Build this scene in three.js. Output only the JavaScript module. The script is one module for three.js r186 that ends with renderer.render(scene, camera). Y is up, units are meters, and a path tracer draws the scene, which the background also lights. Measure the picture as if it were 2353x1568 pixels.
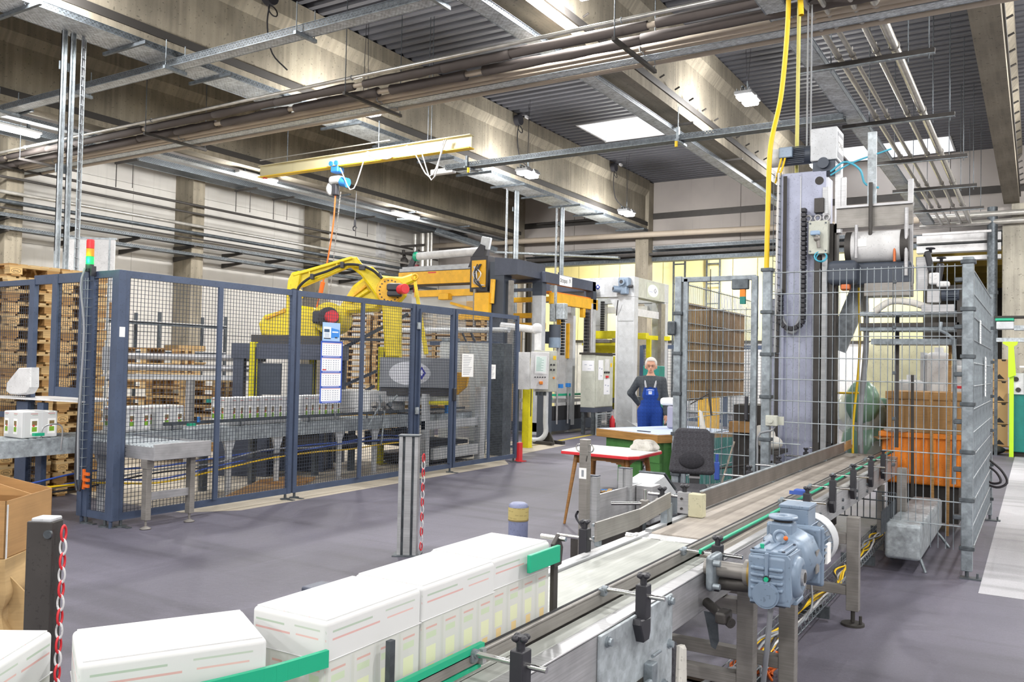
import * as THREE from 'three';
import { mergeGeometries, mergeVertices, toCreasedNormals } from 'three/addons/utils/BufferGeometryUtils.js';
import { RoundedBoxGeometry } from 'three/addons/geometries/RoundedBoxGeometry.js';
import { MarchingCubes } from 'three/addons/objects/MarchingCubes.js';

// ---------- camera, sky, exposure ----------
const scene = new THREE.Scene();
const camera = new THREE.PerspectiveCamera(43.766, 2353 / 1568, 0.05, 200);
camera.rotation.order = 'YXZ';
camera.position.set(0, 1.7, 0);
camera.rotation.set(0.02827, 0.5534, 0.020596);
scene.add(camera);
scene.background = new THREE.Color(5, 5.2, 5.5);          // overcast sky, seen through the skylights
const renderer = new THREE.WebGLRenderer({ antialias: true });
renderer.toneMapping = THREE.LinearToneMapping;
renderer.toneMappingExposure = 1.0;
renderer.shadowMap.enabled = true;
const LAMP_POWER = 66;      // candela of one high-bay lamp

// ---------- helpers ----------
let seed = 7;
const rnd = () => { seed = (seed * 1664525 + 1013904223) >>> 0; return seed / 4294967296; };
const rr = (a, b) => a + (b - a) * rnd();
const ORD = 'first second third fourth fifth sixth seventh eighth ninth tenth eleventh twelfth thirteenth fourteenth fifteenth sixteenth seventeenth eighteenth nineteenth twentieth'.split(' ');
const names = new Map();
function numbered(n) { const k = names.get(n) || 0; names.set(n, k + 1); return k ? n + '_' + String(k).padStart(3, '0') : n; }
const V = (x, y, z) => new THREE.Vector3(x, y, z);
const mtx = new THREE.Matrix4();

function clean(g) {
  if (g.index) g = g.toNonIndexed();
  for (const k of Object.keys(g.attributes)) if (!['position', 'normal', 'uv'].includes(k)) g.deleteAttribute(k);
  if (!g.attributes.normal) g.computeVertexNormals();
  if (!g.attributes.uv) g.setAttribute('uv', new THREE.BufferAttribute(new Float32Array(g.attributes.position.count * 2), 2));
  g.morphAttributes = {};
  return g;
}
function metricUV(g) {          // uv in metres, from the face's dominant direction
  const p = g.attributes.position, n = g.attributes.normal, uv = new Float32Array(p.count * 2);
  const a = V(0, 0, 0), b = V(0, 0, 0), c = V(0, 0, 0);
  for (let i = 0; i < p.count; i += 3) {
    a.fromBufferAttribute(p, i); b.fromBufferAttribute(p, i + 1); c.fromBufferAttribute(p, i + 2);
    b.sub(a); c.sub(a); b.cross(c);
    const X = Math.abs(b.x), Y = Math.abs(b.y), Z = Math.abs(b.z);
    for (let k = i; k < i + 3; k++) {
      const x = p.getX(k), y = p.getY(k), z = p.getZ(k);
      if (Y >= X && Y >= Z) { uv[2 * k] = x; uv[2 * k + 1] = z; }
      else if (X >= Z) { uv[2 * k] = z; uv[2 * k + 1] = y; }
      else { uv[2 * k] = x; uv[2 * k + 1] = y; }
    }
  }
  g.setAttribute('uv', new THREE.BufferAttribute(uv, 2));
  return g;
}
// boxes: by centre, by corners, and as a bar between two points
function B(w, h, d, x = 0, y = 0, z = 0, rx = 0, ry = 0, rz = 0) {
  const g = new THREE.BoxGeometry(w, h, d);
  if (rx || ry || rz) g.applyMatrix4(new THREE.Matrix4().makeRotationFromEuler(new THREE.Euler(rx, ry, rz)));
  return clean(g.translate(x, y, z));
}
const C = (x0, y0, z0, x1, y1, z1) => B(Math.abs(x1 - x0), Math.abs(y1 - y0), Math.abs(z1 - z0), (x0 + x1) / 2, (y0 + y1) / 2, (z0 + z1) / 2);
function R(w, h, d, x, y, z, r = 0.01, s = 2, rx = 0, ry = 0, rz = 0) {
  const g = new RoundedBoxGeometry(w, h, d, s, Math.min(r, w / 2.01, h / 2.01, d / 2.01));
  if (rx || ry || rz) g.applyMatrix4(new THREE.Matrix4().makeRotationFromEuler(new THREE.Euler(rx, ry, rz)));
  return clean(g.translate(x, y, z));
}
const RC = (x0, y0, z0, x1, y1, z1, r = 0.006) => R(Math.abs(x1 - x0), Math.abs(y1 - y0), Math.abs(z1 - z0), (x0 + x1) / 2, (y0 + y1) / 2, (z0 + z1) / 2, r, 1);
function orient(p, q, up = [0, 1, 0]) {     // local z along p->q, at the midpoint
  const a = V(...p), b = V(...q), d = b.clone().sub(a), L = d.length(); d.normalize();
  let u = V(...up); if (Math.abs(u.dot(d)) > 0.999) u = V(1, 0, 0);
  const s = u.clone().cross(d).normalize(); u = d.clone().cross(s);
  const m = new THREE.Matrix4().makeBasis(s, u, d); m.setPosition(a.add(b).multiplyScalar(0.5));
  return [m, L];
}
function bar(p, q, w, h = w, up) { const [m, L] = orient(p, q, up); return clean(new THREE.BoxGeometry(w, h, L).applyMatrix4(m)); }
function cyl(p, q, r, seg = 12, r2 = r, open = false) {
  const [m, L] = orient(p, q);
  return clean(new THREE.CylinderGeometry(r2, r, L, seg, 1, open).rotateX(Math.PI / 2).applyMatrix4(m));
}
function ring(c, ax, R0, r, seg = 20, ts = 8, arc = Math.PI * 2) {
  const g = new THREE.TorusGeometry(R0, r, ts, seg, arc);
  const [m] = orient([0, 0, 0], ax); m.setPosition(...c);
  return clean(g.applyMatrix4(m));
}
function tube(pts, r, n = 24, rad = 6) {
  return clean(new THREE.TubeGeometry(new THREE.CatmullRomCurve3(pts.map(p => V(...p)), false, 'centripetal'), n, r, rad, false));
}
function sag(p, q, s, r, n = 12, rad = 6) { const m = [(p[0] + q[0]) / 2, (p[1] + q[1]) / 2 - s, (p[2] + q[2]) / 2]; return tube([p, m, q], r, n, rad); }
function ball(x, y, z, r, sx = 1, sy = 1, sz = 1, w = 14, h = 10) { return clean(new THREE.SphereGeometry(r, w, h).scale(sx, sy, sz).translate(x, y, z)); }
// prism: a polygon in a plane, with thickness. plane 'xy' extrudes along z, 'zy' along x, 'xz' along y
function prism(pts, plane, from, to, bevel = 0, holes = []) {
  const sh = new THREE.Shape(pts.map(p => new THREE.Vector2(p[0], p[1])));
  for (const h of holes) sh.holes.push(new THREE.Path(h.map(p => new THREE.Vector2(p[0], p[1]))));
  const g = new THREE.ExtrudeGeometry(sh, { depth: Math.abs(to - from) - 2 * bevel, bevelEnabled: bevel > 0, bevelSize: bevel, bevelThickness: bevel, bevelSegments: 1, bevelOffset: -bevel, curveSegments: 8 });
  g.translate(0, 0, Math.min(from, to) + bevel);
  if (plane === 'zy') g.applyMatrix4(new THREE.Matrix4().set(0, 0, 1, 0, 0, 1, 0, 0, 1, 0, 0, 0, 0, 0, 0, 1)), flip(g);
  if (plane === 'xz') g.applyMatrix4(new THREE.Matrix4().set(1, 0, 0, 0, 0, 0, 1, 0, 0, 1, 0, 0, 0, 0, 0, 1)), flip(g);
  return clean(g);
}
function flip(g) {
  const p = g.attributes.position.array, u = g.attributes.uv.array, n = g.attributes.normal.array;
  for (let i = 0; i < p.length; i += 9) for (let k = 0; k < 3; k++) { let t = p[i + 3 + k]; p[i + 3 + k] = p[i + 6 + k]; p[i + 6 + k] = t; t = n[i + 3 + k]; n[i + 3 + k] = n[i + 6 + k]; n[i + 6 + k] = t; }
  for (let i = 0; i < u.length; i += 6) for (let k = 0; k < 2; k++) { const t = u[i + 2 + k]; u[i + 2 + k] = u[i + 4 + k]; u[i + 4 + k] = t; }
  g.computeVertexNormals();
}
function lathe(profile, seg = 24) { return clean(new THREE.LatheGeometry(profile.map(p => new THREE.Vector2(p[0], p[1])), seg)); }
const mv = (g, x, y, z) => g.translate(x, y, z);
const rot = (g, rx, ry, rz) => g.applyMatrix4(new THREE.Matrix4().makeRotationFromEuler(new THREE.Euler(rx, ry, rz)));

function mesh(name, m, parent, ...gs) {
  gs = gs.flat(3);
  let g = gs.length === 1 ? clean(gs[0]) : mergeGeometries(gs.map(clean), false);
  if (!m.userData.ownUV) metricUV(g);
  const o = new THREE.Mesh(g, m); o.castShadow = o.receiveShadow = true;
  o.name = parent ? name : numbered(name);
  (parent || scene).add(o);
  return o;
}
function thing(name, label, category, group) {
  const o = new THREE.Group(); o.name = numbered(name); scene.add(o);
  o.userData = { label, category }; if (group) o.userData.group = group;
  return o;
}
function tag(o, label, category, group) { o.userData = { ...o.userData, label, category }; if (group) o.userData.group = group; return o; }
function solo(name, label, category, m, ...gs) { return tag(mesh(name, m, null, gs), label, category); }
function struct(name, m, ...gs) { const o = mesh(name, m, null, gs); o.userData = { kind: 'structure' }; return o; }
// put the origin of a thing at its base, so that copies can be placed by it
const seated = new WeakSet();
function seat(o) {
  seated.add(o);
  o.updateMatrixWorld(true);
  const b = new THREE.Box3().setFromObject(o), x = (b.min.x + b.max.x) / 2, y = b.min.y, z = (b.min.z + b.max.z) / 2;
  if (o.isMesh) o.geometry.translate(-x, -y, -z); else for (const c of o.children) c.position.set(c.position.x - x, c.position.y - y, c.position.z - z);
  o.position.set(o.position.x + x, o.position.y + y, o.position.z + z);
  return o;
}
function copy(o, x, y, z, turn = 0, label) {
  const c = o.clone(); c.name = numbered(o.name.replace(/_\d{3}$/, '')); c.userData = { ...o.userData };
  if (label) c.userData.label = label;
  c.position.set(x, y, z); c.rotation.y = turn; scene.add(c); seated.add(c); return c;
}
function stuff(o) { o.userData.kind = 'stuff'; return o; }

// ---------- procedural textures ----------
function hash(x, y, s) { let h = (x * 374761393 + y * 668265263 + s * 982451653) | 0; h = (h ^ (h >>> 13)) * 1274126177 | 0; return ((h ^ (h >>> 16)) >>> 0) / 4294967296; }
function vn(x, y, px, py, s) {
  const xi = Math.floor(x), yi = Math.floor(y), fx = x - xi, fy = y - yi, u = fx * fx * (3 - 2 * fx), v = fy * fy * (3 - 2 * fy), m = (a, b) => ((a % b) + b) % b;
  const a = hash(m(xi, px), m(yi, py), s), b = hash(m(xi + 1, px), m(yi, py), s), c = hash(m(xi, px), m(yi + 1, py), s), d = hash(m(xi + 1, px), m(yi + 1, py), s);
  return a + (b - a) * u + (c - a) * v + (a - b - c + d) * u * v;
}
function fbm(u, v, fx, fy, oct, s) { let t = 0, a = 0.5, n = 0; for (let o = 0; o < oct; o++) { t += a * vn(u * fx, v * fy, fx, fy, s + o * 17); n += a; a *= 0.5; fx *= 2; fy *= 2; } return t / n; }
function tex(size, metres, fn, color = true) {
  const d = new Uint8Array(size * size * 4);
  for (let j = 0; j < size; j++) for (let i = 0; i < size; i++) {
    const c = fn(i / size, j / size), k = 4 * (j * size + i);
    if (typeof c === 'number') d[k] = d[k + 1] = d[k + 2] = Math.max(0, Math.min(255, c * 255)); else for (let q = 0; q < 3; q++) d[k + q] = Math.max(0, Math.min(255, c[q] * 255));
    d[k + 3] = 255;
  }
  const t = new THREE.DataTexture(d, size, size);
  t.wrapS = t.wrapT = THREE.RepeatWrapping; t.magFilter = THREE.LinearFilter; t.minFilter = THREE.LinearMipmapLinearFilter; t.generateMipmaps = true;
  if (color) t.colorSpace = THREE.SRGBColorSpace;
  t.repeat.set(1 / metres, 1 / metres); t.needsUpdate = true;
  return t;
}
const rep = (t, x, y, r = 0) => { const c = t.clone(); c.repeat.set(1 / x, 1 / y); c.rotation = r; c.needsUpdate = true; return c; };
const g1 = x => [x, x, x], mix = (a, b, t) => a + (b - a) * t, sm = (a, b, x) => { x = Math.max(0, Math.min(1, (x - a) / (b - a))); return x * x * (3 - 2 * x); };

const tConcrete = tex(512, 2.2, (u, v) => {
  const n = fbm(u, v, 4, 4, 6, 1), streak = fbm(u, v, 40, 2, 3, 5), fine = hash(Math.floor(u * 512), Math.floor(v * 512), 3);
  let b = 0.78 + 0.26 * (n - 0.5) + 0.16 * (streak - 0.5) + 0.06 * (fine - 0.5);
  if (fbm(u, v, 60, 60, 2, 9) > 0.8) b *= 0.8;
  return [b, b * 0.985, b * 0.95];
});
const tFloor = tex(1024, 5, (u, v) => {
  const n = fbm(u, v, 3, 3, 6, 21), skid = fbm(u + 0.3 * v, v, 3, 26, 3, 25), skid2 = fbm(u, v, 40, 4, 3, 27), f = hash(Math.floor(u * 1024), Math.floor(v * 1024), 8);
  let b = 0.8 + 0.42 * (n - 0.5) - 0.1 * sm(0.5, 0.85, skid) + 0.06 * sm(0.55, 0.9, skid2) + 0.08 * (f - 0.5);
  if (f > 0.9985) b += 0.25;
  return [b, b * 0.99, b * 1.02];
});
const tFloorBump = tex(512, 0.7, (u, v) => fbm(u, v, 20, 20, 4, 33), false);
const tWood = tex(512, 0.9, (u, v) => {
  const w = fbm(u, v, 3, 24, 4, 41), g = fbm(u, v, 4, 90, 3, 43), ring = 0.5 + 0.5 * Math.sin((v * 40 + 3 * fbm(u, v, 2, 4, 3, 44)) * 6.283);
  const b = 0.84 + 0.22 * (w - 0.5) + 0.16 * (g - 0.5) - 0.05 * ring;
  return [b, b * 0.97, b * 0.92];
});
const tGalv = tex(512, 0.6, (u, v) => { const n = fbm(u, v, 14, 14, 2, 51), m = fbm(u, v, 40, 40, 2, 53), l = fbm(u, v, 3, 3, 3, 57); const b = 0.8 + 0.28 * (Math.round(n * 6) / 6 - 0.5) + 0.1 * (m - 0.5) + 0.2 * (l - 0.5); return [b * 0.98, b, b * 1.01]; });
const tBrush = tex(512, 0.5, (u, v) => { const n = fbm(u, v, 2, 160, 3, 61), l = fbm(u, v, 5, 5, 4, 63); const b = 0.84 + 0.16 * (n - 0.5) + 0.2 * (l - 0.5); return g1(b); });
const tFabric = tex(256, 0.06, (u, v) => { const c = 0.5 + 0.25 * Math.sin(u * 6.283 * 8) * Math.sin(v * 6.283 * 8), n = fbm(u, v, 8, 8, 3, 71); return g1(0.62 + 0.3 * c * 0.8 + 0.35 * (n - 0.5)); });
const tCard = tex(512, 0.8, (u, v) => { const n = fbm(u, v, 5, 5, 5, 81), f = fbm(u, v, 3, 120, 2, 83); const b = 0.86 + 0.14 * (n - 0.5) + 0.07 * (f - 0.5); return [b, b * 0.985, b * 0.96]; });
const tDirt = tex(512, 3.2, (u, v) => { const n = fbm(u, v, 4, 4, 6, 91), s = fbm(u, v, 30, 2, 3, 93); const b = 0.95 + 0.1 * (n - 0.5) - 0.03 * sm(0.6, 0.9, s); return [b, b * 0.995, b * 0.985]; });
const tWorn = tex(512, 0.7, (u, v) => { const n = fbm(u, v, 8, 8, 5, 101), s = fbm(u, v, 60, 60, 2, 103); let b = 0.94 + 0.14 * (n - 0.5); if (s > 0.78) b -= 0.12; return g1(b); });
const tBelt = tex(256, 0.5, (u, v) => { const n = fbm(u, v, 60, 3, 3, 111), m = fbm(u, v, 4, 4, 4, 113); return g1(0.86 + 0.14 * (n - 0.5) + 0.16 * (m - 0.5)); });

// ---------- materials ----------
const mats = {};
function mat(name, hex, rough = 0.6, metal = 0, o = {}) {
  const { map, bump, bs = 0.002, own, cls, ...rest } = o;
  const K = cls || (o.transmission || o.clearcoat ? THREE.MeshPhysicalMaterial : THREE.MeshStandardMaterial);
  const m = new K({ color: new THREE.Color(hex), roughness: rough, metalness: metal, ...rest });
  m.name = name; if (map) m.map = map; if (bump) { m.bumpMap = bump; m.bumpScale = bs; } if (own) m.userData.ownUV = true;
  return (mats[name] = m);
}
const M = {
  concrete: mat('concrete', '#b0a99b', 0.9, 0, { map: tConcrete, bump: tConcrete, bs: 0.004 }),
  concretePale: mat('pale_concrete', '#c2bbae', 0.9, 0, { map: tConcrete, bump: tConcrete, bs: 0.003 }),
  strip: mat('dark_strip', '#34312e', 0.7),
  floor: mat('floor_asphalt', '#73717c', 0.55, 0, { map: tFloor, bump: tFloorBump, bs: 0.0015 }),
  floorWhite: mat('white_floor_paint', '#d4d5d4', 0.6, 0, { map: tFloor, bump: tFloorBump, bs: 0.001 }),
  floorCream: mat('cream_floor', '#d8cfb6', 0.75, 0, { map: tFloor }),
  yellowLine: mat('yellow_floor_paint', '#d9c24a', 0.7, 0, { map: tFloor }),
  deck: mat('steel_deck', '#595a61', 0.55, 0.2, { map: tDirt }),
  wall: mat('white_wall_panel', '#dfddd9', 0.7, 0, { map: tDirt }),
  wallGrey: mat('grey_wall_panel', '#b4aeab', 0.75, 0, { map: tDirt }),
  seam: mat('dark_seam', '#55514d', 0.8),
  yellowPanel: mat('yellow_panel', '#efe7ae', 0.7, 0, { map: tDirt }),
  galv: mat('galvanized', '#aeb5bb', 0.42, 0.45, { map: tGalv }),
  galvLight: mat('bright_galvanized', '#cdd2d6', 0.45, 0.25, { map: tGalv }),
  galvDark: mat('dull_galvanized', '#70757a', 0.5, 0.6, { map: tGalv }),
  darkSteel: mat('dark_steel', '#4a4745', 0.55, 0.4, { map: tWorn }),
  steel: mat('stainless', '#c9c9cc', 0.36, 0.45, { map: tBrush }),
  steelDull: mat('dull_stainless', '#a39f9a', 0.45, 0.4, { map: tBrush }),
  alu: mat('aluminium', '#c4c6c9', 0.4, 0.4, { map: tBrush }),
  chrome: mat('chrome', '#d6d6d4', 0.18, 1),
  black: mat('black_plastic', '#2b2b31', 0.5),
  blackSoft: mat('black_rubber', '#26262a', 0.85),
  anthracite: mat('anthracite_paint', '#4a5060', 0.5, 0.1, { map: tWorn }),
  blueGrey: mat('blue_grey_paint', '#46536c', 0.5, 0.1, { map: tWorn }),
  wire: mat('mesh_wire', '#3a414e', 0.5, 0.3),
  robot: mat('robot_yellow', '#e8cf1e', 0.45, 0, { map: tWorn }),
  machineYellow: mat('machine_yellow', '#f0b62a', 0.5, 0, { map: tWorn }),
  lemon: mat('lemon_paint', '#dcd015', 0.5, 0, { map: tWorn }),
  red: mat('red_plastic', '#cf3038', 0.4),
  white: mat('white_paint', '#dfdfe0', 0.5, 0, { map: tWorn }),
  paper: mat('paper', '#eeeeec', 0.9),
  lightGrey: mat('light_grey_paint', '#c9ccd0', 0.5, 0.05, { map: tWorn }),
  cabinet: mat('cabinet_grey', '#c6c8bd', 0.55, 0, { map: tWorn }),
  mast: mat('mast_lilac_grey', '#a9aec4', 0.5, 0.1, { map: tWorn }),
  wood: mat('pallet_wood', '#dfc08c', 0.85, 0, { map: tWood }),
  woodB: mat('pallet_wood_pale', '#e8cfa2', 0.85, 0, { map: tWood }),
  woodC: mat('pallet_wood_dark', '#bd955f', 0.85, 0, { map: tWood }),
  tableWood: mat('table_wood', '#a8793c', 0.45, 0, { map: tWood }),
  benchWood: mat('bench_wood', '#c99a58', 0.6, 0, { map: tWood }),
  green: mat('green_paint', '#4f8745', 0.5, 0, { map: tWorn }),
  greenGuide: mat('green_plastic', '#17a37c', 0.45),
  fabric: mat('grey_fabric', '#56555c', 0.95, 0, { map: tFabric, bump: tFabric, bs: 0.0015 }),
  card: mat('cardboard', '#c39a68', 0.9, 0, { map: tCard }),
  cardPale: mat('pale_cardboard', '#d3b483', 0.9, 0, { map: tCard }),
  boardTan: mat('tan_board', '#b3925f', 0.9, 0, { map: tCard }),
  cardBrown: mat('brown_board', '#9a7a58', 0.9, 0, { map: tCard }),
  motor: mat('motor_blue_grey', '#8193a8', 0.4, 0.1, { map: tWorn }),
  motorDark: mat('motor_dark', '#3f4652', 0.5, 0.1),
  belt: mat('conveyor_belt', '#b3aaa0', 0.7, 0, { map: tBelt }),
  beltMoving: mat('pale_belt', '#b9bcb6', 0.5, 0, { map: tBelt }),
  orange: mat('orange_plastic', '#f58d22', 0.5, 0, { map: tWorn }),
  cableYellow: mat('yellow_cable', '#e8c018', 0.5),
  cableOrange: mat('orange_cable', '#d9671e', 0.5),
  cableBlue: mat('blue_cable', '#3a57a8', 0.5),
  cableGrey: mat('grey_cable', '#8d9095', 0.6),
  insul: mat('pipe_insulation', '#57504e', 0.85, 0, { map: tDirt }),
  pipeBeige: mat('beige_pipe', '#b9ad9e', 0.6, 0, { map: tDirt }),
  pipe: mat('steel_pipe', '#d9d6cf', 0.3, 0.55, { map: tBrush }),
  cloth: mat('white_cloth', '#dcd9d2', 0.95, 0, { map: tWorn, side: THREE.DoubleSide }),
  glass: mat('clear_sheet', '#ffffff', 0.04, 0, { transmission: 1, thickness: 0, ior: 1.45 }),
  film: mat('plastic_film', '#f2f4f4', 0.18, 0, { transmission: 0.75, thickness: 0, ior: 1.4, side: THREE.DoubleSide }),
  blueCloth: mat('blue_workwear', '#2458c4', 0.9, 0, { map: tFabric }),
  skin: mat('skin', '#d8a48a', 0.6),
  hair: mat('grey_hair', '#d8d3cc', 0.9),
  sweater: mat('grey_sweater', '#6a7178', 0.95, 0, { map: tFabric }),
  teal: mat('teal_paint', '#0d7f76', 0.5, 0, { map: tWorn }),
  lime: mat('lime_paint', '#b6e01e', 0.5),
  blue: mat('blue_plastic', '#2f7fd0', 0.5),
  glow: mat('lamp_glow', '#ffffff', 0.5, 0, { emissive: new THREE.Color(1, 0.985, 0.96), emissiveIntensity: 14 }),
};
// flat print: a canvas laid on the face of a thin plate
function print(w, h, draw, name = 'print') {
  const c = document.createElement('canvas'); c.width = w; c.height = h; const x = c.getContext('2d'); draw(x, w, h);
  const t = new THREE.CanvasTexture(c); t.colorSpace = THREE.SRGBColorSpace; t.anisotropy = 4;
  const m = new THREE.MeshStandardMaterial({ map: t, roughness: 0.7 }); m.name = name; m.userData.ownUV = true; return m;
}
// a printed sheet: origin at centre, width along +u, up along +v; n = facing direction
function sheet(p, w, h, yaw = 0, pitch = 0, roll = 0, thick = 0.002) {
  const g = new THREE.BoxGeometry(w, h, thick);
  const uv = g.attributes.uv;                       // only the front face carries the print
  for (let i = 0; i < 24; i++) if (i < 16) uv.setXY(i, 0.004, 0.004); else if (i >= 20) uv.setXY(i, 0.004, 0.004);
  g.applyMatrix4(new THREE.Matrix4().makeRotationFromEuler(new THREE.Euler(pitch, yaw, roll, 'YXZ')));
  return clean(g.translate(...p));
}
// ---------- the hall ----------
const XL = -20.76, XR = 13, ZB = -27.8, ZF = 11, YD = 8.2;
struct('floor', M.floor, C(-22, -0.3, -48, XR + 0.3, 0, ZF + 0.3));
struct('floor_marking_white', M.floorWhite, C(-0.38, 0, -27.6, 4.2, 0.003, -7.58));
struct('floor_marking_cream', M.floorCream, prism([[-20.7, -6.1], [-8.0, -6.1], [-7.62, -6.6], [-7.68, -12.4], [-8.3, -13.2], [-8.6, -16.2], [-20.7, -16.2]], 'xz', 0, 0.003));
struct('floor_marking_yellow', M.yellowLine, prism([[-9.12, -15.3], [-9.0, -15.3], [-9.42, -19.6], [-9.54, -19.6]], 'xz', 0, 0.003), C(-9.55, 0, -22.5, -9.43, 0.003, -19.6));

// roof: trapezoidal steel deck, ribs running across the hall, with two skylight openings
const skyl = [[-10.62, -22.1, -8.42, -20.2], [-5.0, -27.6, -2.0, -25.8]];
{
  const pitch = 0.28, gs = [];
  const rib = (x0, x1, z0, z1) => {
    for (let z = z0; z < z1 - 1e-3; z += pitch) {
      const w = Math.min(pitch, z1 - z);
      gs.push(prism([[z, YD], [z + 0.4 * w, YD], [z + 0.5 * w, YD + 0.11], [z + 0.9 * w, YD + 0.11], [z + w, YD], [z + w, YD + 0.2], [z, YD + 0.2]], 'zy', x0, x1));
    }
  };
  const holes = [...skyl].sort((a, b) => a[1] - b[1]);
  let z = ZB;
  for (const [x0, z0, x1, z1] of holes) { rib(-21, XR, z, z0); rib(-21, x0, z0, z1); rib(x1, XR, z0, z1); z = z1; }
  rib(-21, XR, z, ZF);
  struct('ceiling', M.deck, gs);
  struct('roof_slab', M.strip, C(-21.3, YD + 0.21, ZB - 0.3, skyl[0][0], YD + 0.4, ZF + 0.3), C(skyl[0][2], YD + 0.21, ZB - 0.3, skyl[1][0], YD + 0.4, ZF + 0.3), C(skyl[1][2], YD + 0.21, ZB - 0.3, XR + 0.3, YD + 0.4, ZF + 0.3),
    C(skyl[0][0], YD + 0.21, skyl[0][3], skyl[0][2], YD + 0.4, ZF + 0.3), C(skyl[0][0], YD + 0.21, ZB - 0.3, skyl[0][2], YD + 0.4, skyl[0][1]), C(skyl[1][0], YD + 0.21, skyl[1][3], skyl[1][2], YD + 0.4, ZF + 0.3), C(skyl[1][0], YD + 0.21, ZB - 0.3, skyl[1][2], YD + 0.4, skyl[1][1]));
  skyl.forEach(([hx0, hz0, hx1, hz1], i) => {
    const t = 0.05, y1 = YD + 0.62, x0 = hx0 + t + 0.01, z0 = hz0 + t + 0.01, x1 = hx1 - t - 0.01, z1 = hz1 - t - 0.01;
    const w = struct('window_' + (i + 1), M.white, C(x0 - t, YD - 0.02, z0 - t, x1 + t, y1, z0), C(x0 - t, YD, z1, x1 + t, y1, z1 + t), C(x0 - t, YD, z0, x0, y1, z1), C(x1, YD, z0, x1 + t, y1, z1));
    mesh('pane', M.glass, w, C(x0, y1 - 0.06, z0, x1, y1 - 0.05, z1));
    mesh('glazing_bar', M.white, w, C((x0 + x1) / 2 - 0.03, y1 - 0.05, z0, (x0 + x1) / 2 + 0.03, y1, z1));
  });
}
// walls: panels with seams
{
  const wl = struct('wall_left', M.seam, C(XL - 0.3, 0, ZB - 0.3, XL - 0.03, YD + 0.2, ZF + 0.3));
  const rows = [0, 2.4, 4.4, 6.38, 7.3, 8.2];
  for (let z = ZF; z > ZB + 0.1; z -= 5) for (let r = 0; r < rows.length - 1; r++) mesh('panel', r === 4 ? M.wallGrey : M.wall, wl, C(XL - 0.03, rows[r] + 0.004, Math.max(z - 5, ZB) + 0.004, XL, rows[r + 1] - 0.004, z - 0.004));
  struct('wall_right', M.wall, C(XR, 0, ZB - 0.3, XR + 0.3, YD + 0.2, ZF + 0.3));
  struct('wall_front', M.wall, C(XL - 0.3, 0, ZF, XR + 0.3, YD + 0.2, ZF + 0.3));
  // back wall: closed above, with a wide opening to the yellow hall behind
  const wb = struct('wall_back', M.seam, C(XL, 5.55, ZB - 0.3, XR + 0.3, YD + 0.2, ZB - 0.03), C(XL, 0, ZB - 0.3, -16.6, 5.55, ZB - 0.03), C(4.5, 0, ZB - 0.3, XR + 0.3, 5.55, ZB - 0.03));
  for (let x = XL; x < XR - 0.1; x += 3.1) {
    mesh('panel', M.wallGrey, wb, C(x + 0.008, 7.12, ZB - 0.03, Math.min(x + 3.1, XR) - 0.008, 8.2, ZB));
    mesh('panel', M.wallGrey, wb, C(x + 0.008, 6.0, ZB - 0.03, Math.min(x + 3.1, XR) - 0.008, 6.9, ZB));
    mesh('panel', M.wallGrey, wb, C(x + 0.008, 5.62, ZB - 0.03, Math.min(x + 3.1, XR) - 0.008, 5.99, ZB));
  }
  mesh('band', M.darkSteel, wb, C(XL, 6.9, ZB - 0.03, XR, 7.1, ZB + 0.02));
  for (let y = 0; y < 5.4; y += 1.35) mesh('panel', M.wall, wb, C(XL + 0.01, y + 0.008, ZB - 0.03, -16.62, y + 1.34, ZB));
  mesh('lintel', M.galvDark, wb, C(-16.6, 5.42, ZB - 0.3, 4.5, 5.56, ZB + 0.08), C(-16.6, 5.75, ZB, 4.5, 5.82, ZB + 0.06));
  struct('trim_1', M.strip, C(-16.5, 0, ZB - 0.3, -16.35, 5.42, ZB));
}
// the hall behind the opening: yellow translucent panels, low roof with timber-coloured joists
{
  const w2 = struct('wall_rear', M.seam, C(-21, 0, -31.4, -3.2, 6.2, -31.2), C(-3.4, 0, -46, -3.2, 6.2, -31.4), C(-3.4, 0, -46.2, 14, 6.2, -46));
  for (let x = -17; x < -3.5; x += 0.92) {
    mesh('panel', M.yellowPanel, w2, C(x + 0.012, 2.75, -31.2, x + 0.908, 6.0, -31.16));
    mesh('panel', M.white, w2, C(x + 0.012, 0.05, -31.2, x + 0.908, 2.7, -31.16));
  }
  mesh('batten', M.strip, w2, C(-17, 2.68, -31.16, -3.3, 2.78, -31.1));
  struct('wall_annex_left', M.yellowPanel, C(-21, 0, -31.3, -17, 6.2, ZB - 0.3));
  struct('wall_annex_right', M.yellowPanel, C(12, 0, -46.2, 12.2, 6.2, ZB - 0.3));
  struct('ceiling_annex', mat('olive_roof', '#a58f3e', 0.8, 0, { map: tDirt }), C(-21, 6.0, -46.2, 14, 6.2, ZB - 0.3));
  for (let z = -30; z > -45; z -= 2.2) struct('joist_beam', mats.olive_roof, C(-3.2, 5.55, z, 12, 6.0, z + 0.25));
}
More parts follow.
